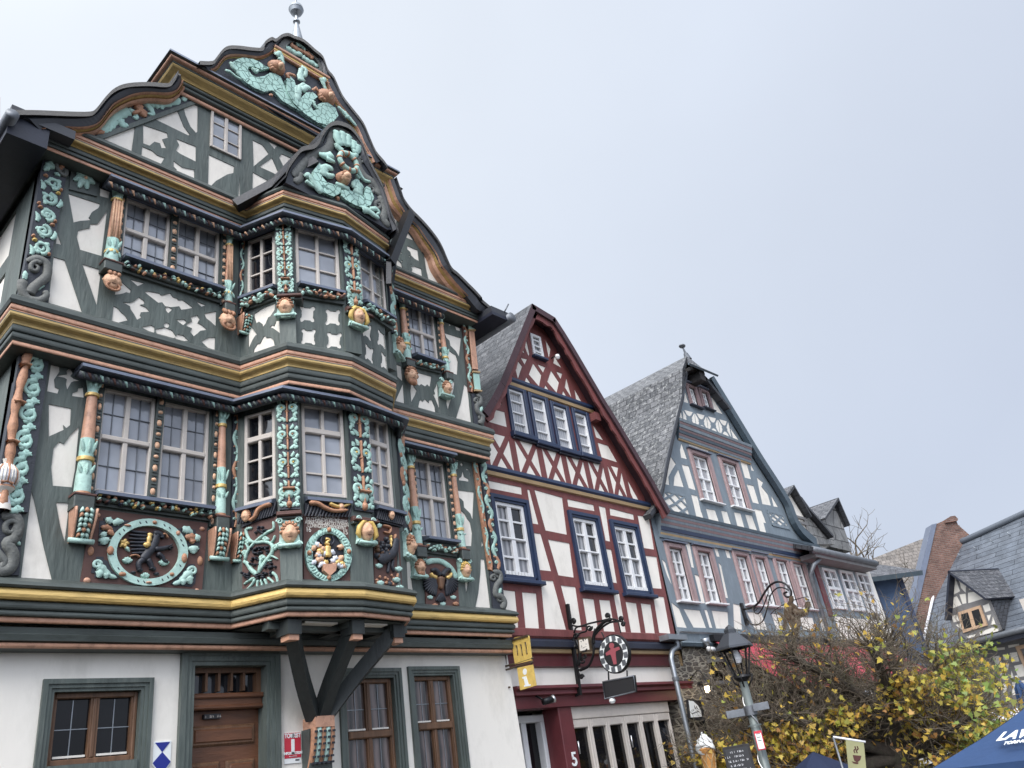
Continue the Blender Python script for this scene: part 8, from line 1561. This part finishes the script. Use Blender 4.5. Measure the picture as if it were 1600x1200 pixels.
# parasols
A0 = atD(1449,1205,9.0); B0 = onZ(1850,1160,A0.z); e_ = (B0-A0); e_.z = 0; S_ = e_.length; pe = Vector((-e_.y, e_.x, 0)); pe = pe if pe.dot(Vector((A0.x,A0.y,0))) > 0 else -pe
C0_ = A0+e_*.5+pe*.5; ap_ = C0_+Vector((0,0,.62)); T_ = thing('parasol', (ap_.x,ap_.y,-1.2), 'wide blue parasol with white lettering open at the lower right', 'parasol'); cs_ = [A0, A0+pe, A0+pe+e_, A0+e_]; mb = MB(); k = 8
for i in range(4):
    A, B = cs_[i], cs_[(i+1) % 4]; vs = []
    for j in range(k+1):
        for m_i in range(k+1):
            t = j/k; e_ = A.lerp(B, m_i/k); p = ap_.lerp(e_, t); p.z -= .06*sin(pi*t)*(.5+.5*sin(pi*m_i/k)); vs.append(p)
    mb.add(vs, [(j*(k+1)+m_, j*(k+1)+m_+1, (j+1)*(k+1)+m_+1, (j+1)*(k+1)+m_) for j in range(k) for m_ in range(k)], 'parasol blue', True)
    mb.add([A, B, B-Vector((0,0,.16)), A-Vector((0,0,.16))], [(0,1,2,3)], 'parasol blue')
mb.build('canopy', T_); mb = MB(); tube(mb, [Vector((ap_.x,ap_.y,-1.2)), ap_+Vector((0,0,.02))], .03, 'dark metal', 8)
for c in cs_: tube(mb, [ap_-Vector((0,0,.05)), c-Vector((0,0,.03))], .012, 'dark metal', 5)
mb.build('pole', T_)
side = min(range(4), key=lambda i: ((cs_[i]+cs_[(i+1) % 4])/2-CAM).length); A, B = cs_[side], cs_[(side+1) % 4]
if (A-CAM).dot(R2) > (B-CAM).dot(R2): A, B = B, A
u_ = (B-A).normalized(); m_ = (A+B)/2; v_ = (ap_-m_).normalized(); LP = Pl3(m_, u_, (v_-u_*v_.dot(u_)))
for t__, x, y, sz, al in (('LAVAZZA', 1564, 1160, .155, 'LEFT'), ('TORINO, ITALIA, 1895', 1573, 1170, .055, 'LEFT')):
    a = LP.px(x, y); c = bpy.data.curves.new('lettering', 'FONT'); c.body = t__; c.size = sz; c.align_x = al; c.align_y = 'CENTER'; c.extrude = .002; c.offset = .006 if sz > .1 else .001; c.shear = .35; tx = bpy.data.objects.new('t', c); COL.objects.link(tx)
    me = bpy.data.meshes.new_from_object(tx.evaluated_get(bpy.context.evaluated_depsgraph_get())); bpy.data.objects.remove(tx); me.materials.clear(); me.materials.append(MAT['sign white'])
    Mx = Matrix((LP.u*1.0, LP.v, LP.n)).transposed().to_4x4(); Mx.translation = LP.w(a[0], a[1], .05); me.transform(Mx); ox = bpy.data.objects.new('lettering', me); COL.objects.link(ox); ox.parent = T_; ox.matrix_parent_inverse = Matrix.Translation(-T_.location)
p = atD(1590,1062,16); T_ = thing('closed_parasol', (p.x,p.y,-1.2), 'furled dark blue parasol standing at the right edge before the timbered wall', 'parasol'); mb = MB()
q = Vector((p.x,p.y,0)); n = 16; rings = [(.02,p.z),(.10,p.z-.12),(.16,p.z-.5),(.24,p.z-1.0),(.28,p.z-1.5)]; vs = []
for r, z in rings:
    for j in range(n): a = 2*pi*j/n; rr2 = r*(1 if j % 2 else .72); vs.append(q+Vector((rr2*cos(a), rr2*sin(a), z)))
mb.add(vs, [(i*n+j, i*n+(j+1) % n, (i+1)*n+(j+1) % n, (i+1)*n+j) for i in range(len(rings)-1) for j in range(n)], 'parasol blue', False); mb.build('canopy', T_); mb = MB(); tube(mb, [q+Vector((0,0,-1.2)), q+Vector((0,0,p.z+.06))], .025, 'bright metal', 8); mb.build('pole', T_)
# banner, stall, dark fence under the tree
fb, q = facing(1338,1175,12.6); T_ = thing('banner', (q.x,q.y,-1.2), 'olive banner printed with a steaming brown coffee cup, below the maple trunk', 'banner'); f3 = Zm(1300,1000,5.333)
mb = MB(); bq = fb.P(f3([(112,825),(265,850),(290,1120),(140,1110)])); quadbox(mb, fb, [bq[3],bq[2],bq[1],bq[0]], -.01, .01, 'banner'); mb.build('cloth', T_); mb = MB(); a, b_ = fb.px(*f3([(10,808)])[0]), fb.px(*f3([(280,850)])[0]); tube(mb, [fb.w(*a,0), fb.w(*b_,0)], .015, 'blind', 6); tube(mb, [fb.w(a[0],-1.2,0), fb.w(*a,0)], .015, 'dull zinc', 6); mb.build('pole', T_)
mb = MB(); plate(mb, fb, [fb.P(f3([(172,958),(245,965),(235,1000),(210,1020),(185,1005)])), fb.P(f3([(162,1010),(222,1022),(215,1034),(180,1028)]))], [], .01, .014, 'cup brown')
for x in (190,210): stroke(mb, fb, fb.P(f3([(x,940),(x-8,920),(x+8,905),(x,885)])), .008, .004, .012, 'cup brown')
mb.build('print', T_)
fs_, q = facing(1420,1170,19); T_ = thing('market_stall', (q.x,q.y,-1.2), 'dark roofed stall with green panels and printed white banners beyond the maple', 'stall'); mb = MB()
for pts, m in (([(1290,1128),(1530,1128),(1530,1260),(1290,1260)], 'dark stuff'),): plate(mb, fs_, [fs_.P(pts)], [], -2, 0, m)
mb.build('body', T_)
for pts, m, nm in (([(1383,1166),(1398,1160),(1404,1240),(1388,1240)], 'banner white', 'printed_banner'), ([(1428,1150),(1448,1146),(1457,1192),(1438,1198)], 'banner white', 'printed_banner'), ([(1476,1145),(1487,1142),(1493,1170),(1480,1178)], 'banner white', 'printed_banner'), ([(1499,1148),(1528,1140),(1530,1215),(1505,1215)], 'stall green', 'green_panel')):
    mb = MB(); plate(mb, fs_, [fs_.P(pts)], [], .02, .05, m)
    if m == 'banner white': a = fs_.px((pts[0][0]+pts[2][0])/2, (pts[0][1]+pts[2][1])/2); plate(mb, fs_, [[(a[0]-.06,a[1]-.12),(a[0]+.06,a[1]-.1),(a[0]+.03,a[1]+.1),(a[0]-.05,a[1]+.08)]], [], .05, .055, 'cup brown')
    mb.build(nm, T_)
mb = MB(); a, b_ = fs_.px(1530,1122), fs_.px(1590,1105); 
pbox(mb, fs_, a[0], a[1]-.12, a[0]+1.6, a[1]+.06, 0, .5, 'blind', .02); mb.build('roof_edge', T_)
fd, q = facing(1312,1180,13.2); T_ = thing('fence', (q.x,q.y,-1.2), 'dark slatted fence low under the maple left of the coffee banner', 'fence'); mb = MB()
for i in range(16): x = -1.5+i*.16; pbox(mb, fd, x, -1.2, x+.10, .98, -.02, .02, 'dark stuff')
for z in (.3,.85): pbox(mb, fd, -1.5, z, 1.05, z+.07, -.05, -.021, 'dark stuff')
mb.build('slats', T_)
p = atD(1275,1192,13.5); T_ = thing('parasol', (p.x,p.y,-1.2), 'low navy blue canopy seen through the lowest left branches of the maple', 'parasol'); mb = MB(); vs = [p+Vector((0,0,.15))]; nn_ = 8
for i in range(nn_): a = 2*pi*i/nn_; vs.append(p+Vector((0.6*cos(a),0.6*sin(a),-.16)))
mb.add(vs, [(0,1+i,1+(i+1) % nn_) for i in range(nn_)], 'dark parasol'); mb.add([v-Vector((0,0,.0)) for v in vs[1:]]+[v-Vector((0,0,.18)) for v in vs[1:]], [(i,(i+1) % nn_,nn_+(i+1) % nn_,nn_+i) for i in range(nn_)], 'dark parasol'); tube(mb, [Vector((p.x,p.y,-1.2)), p+Vector((0,0,.15))], .03, 'dark metal', 6); mb.build('canopy', T_)
# cable along the carved house's left flank
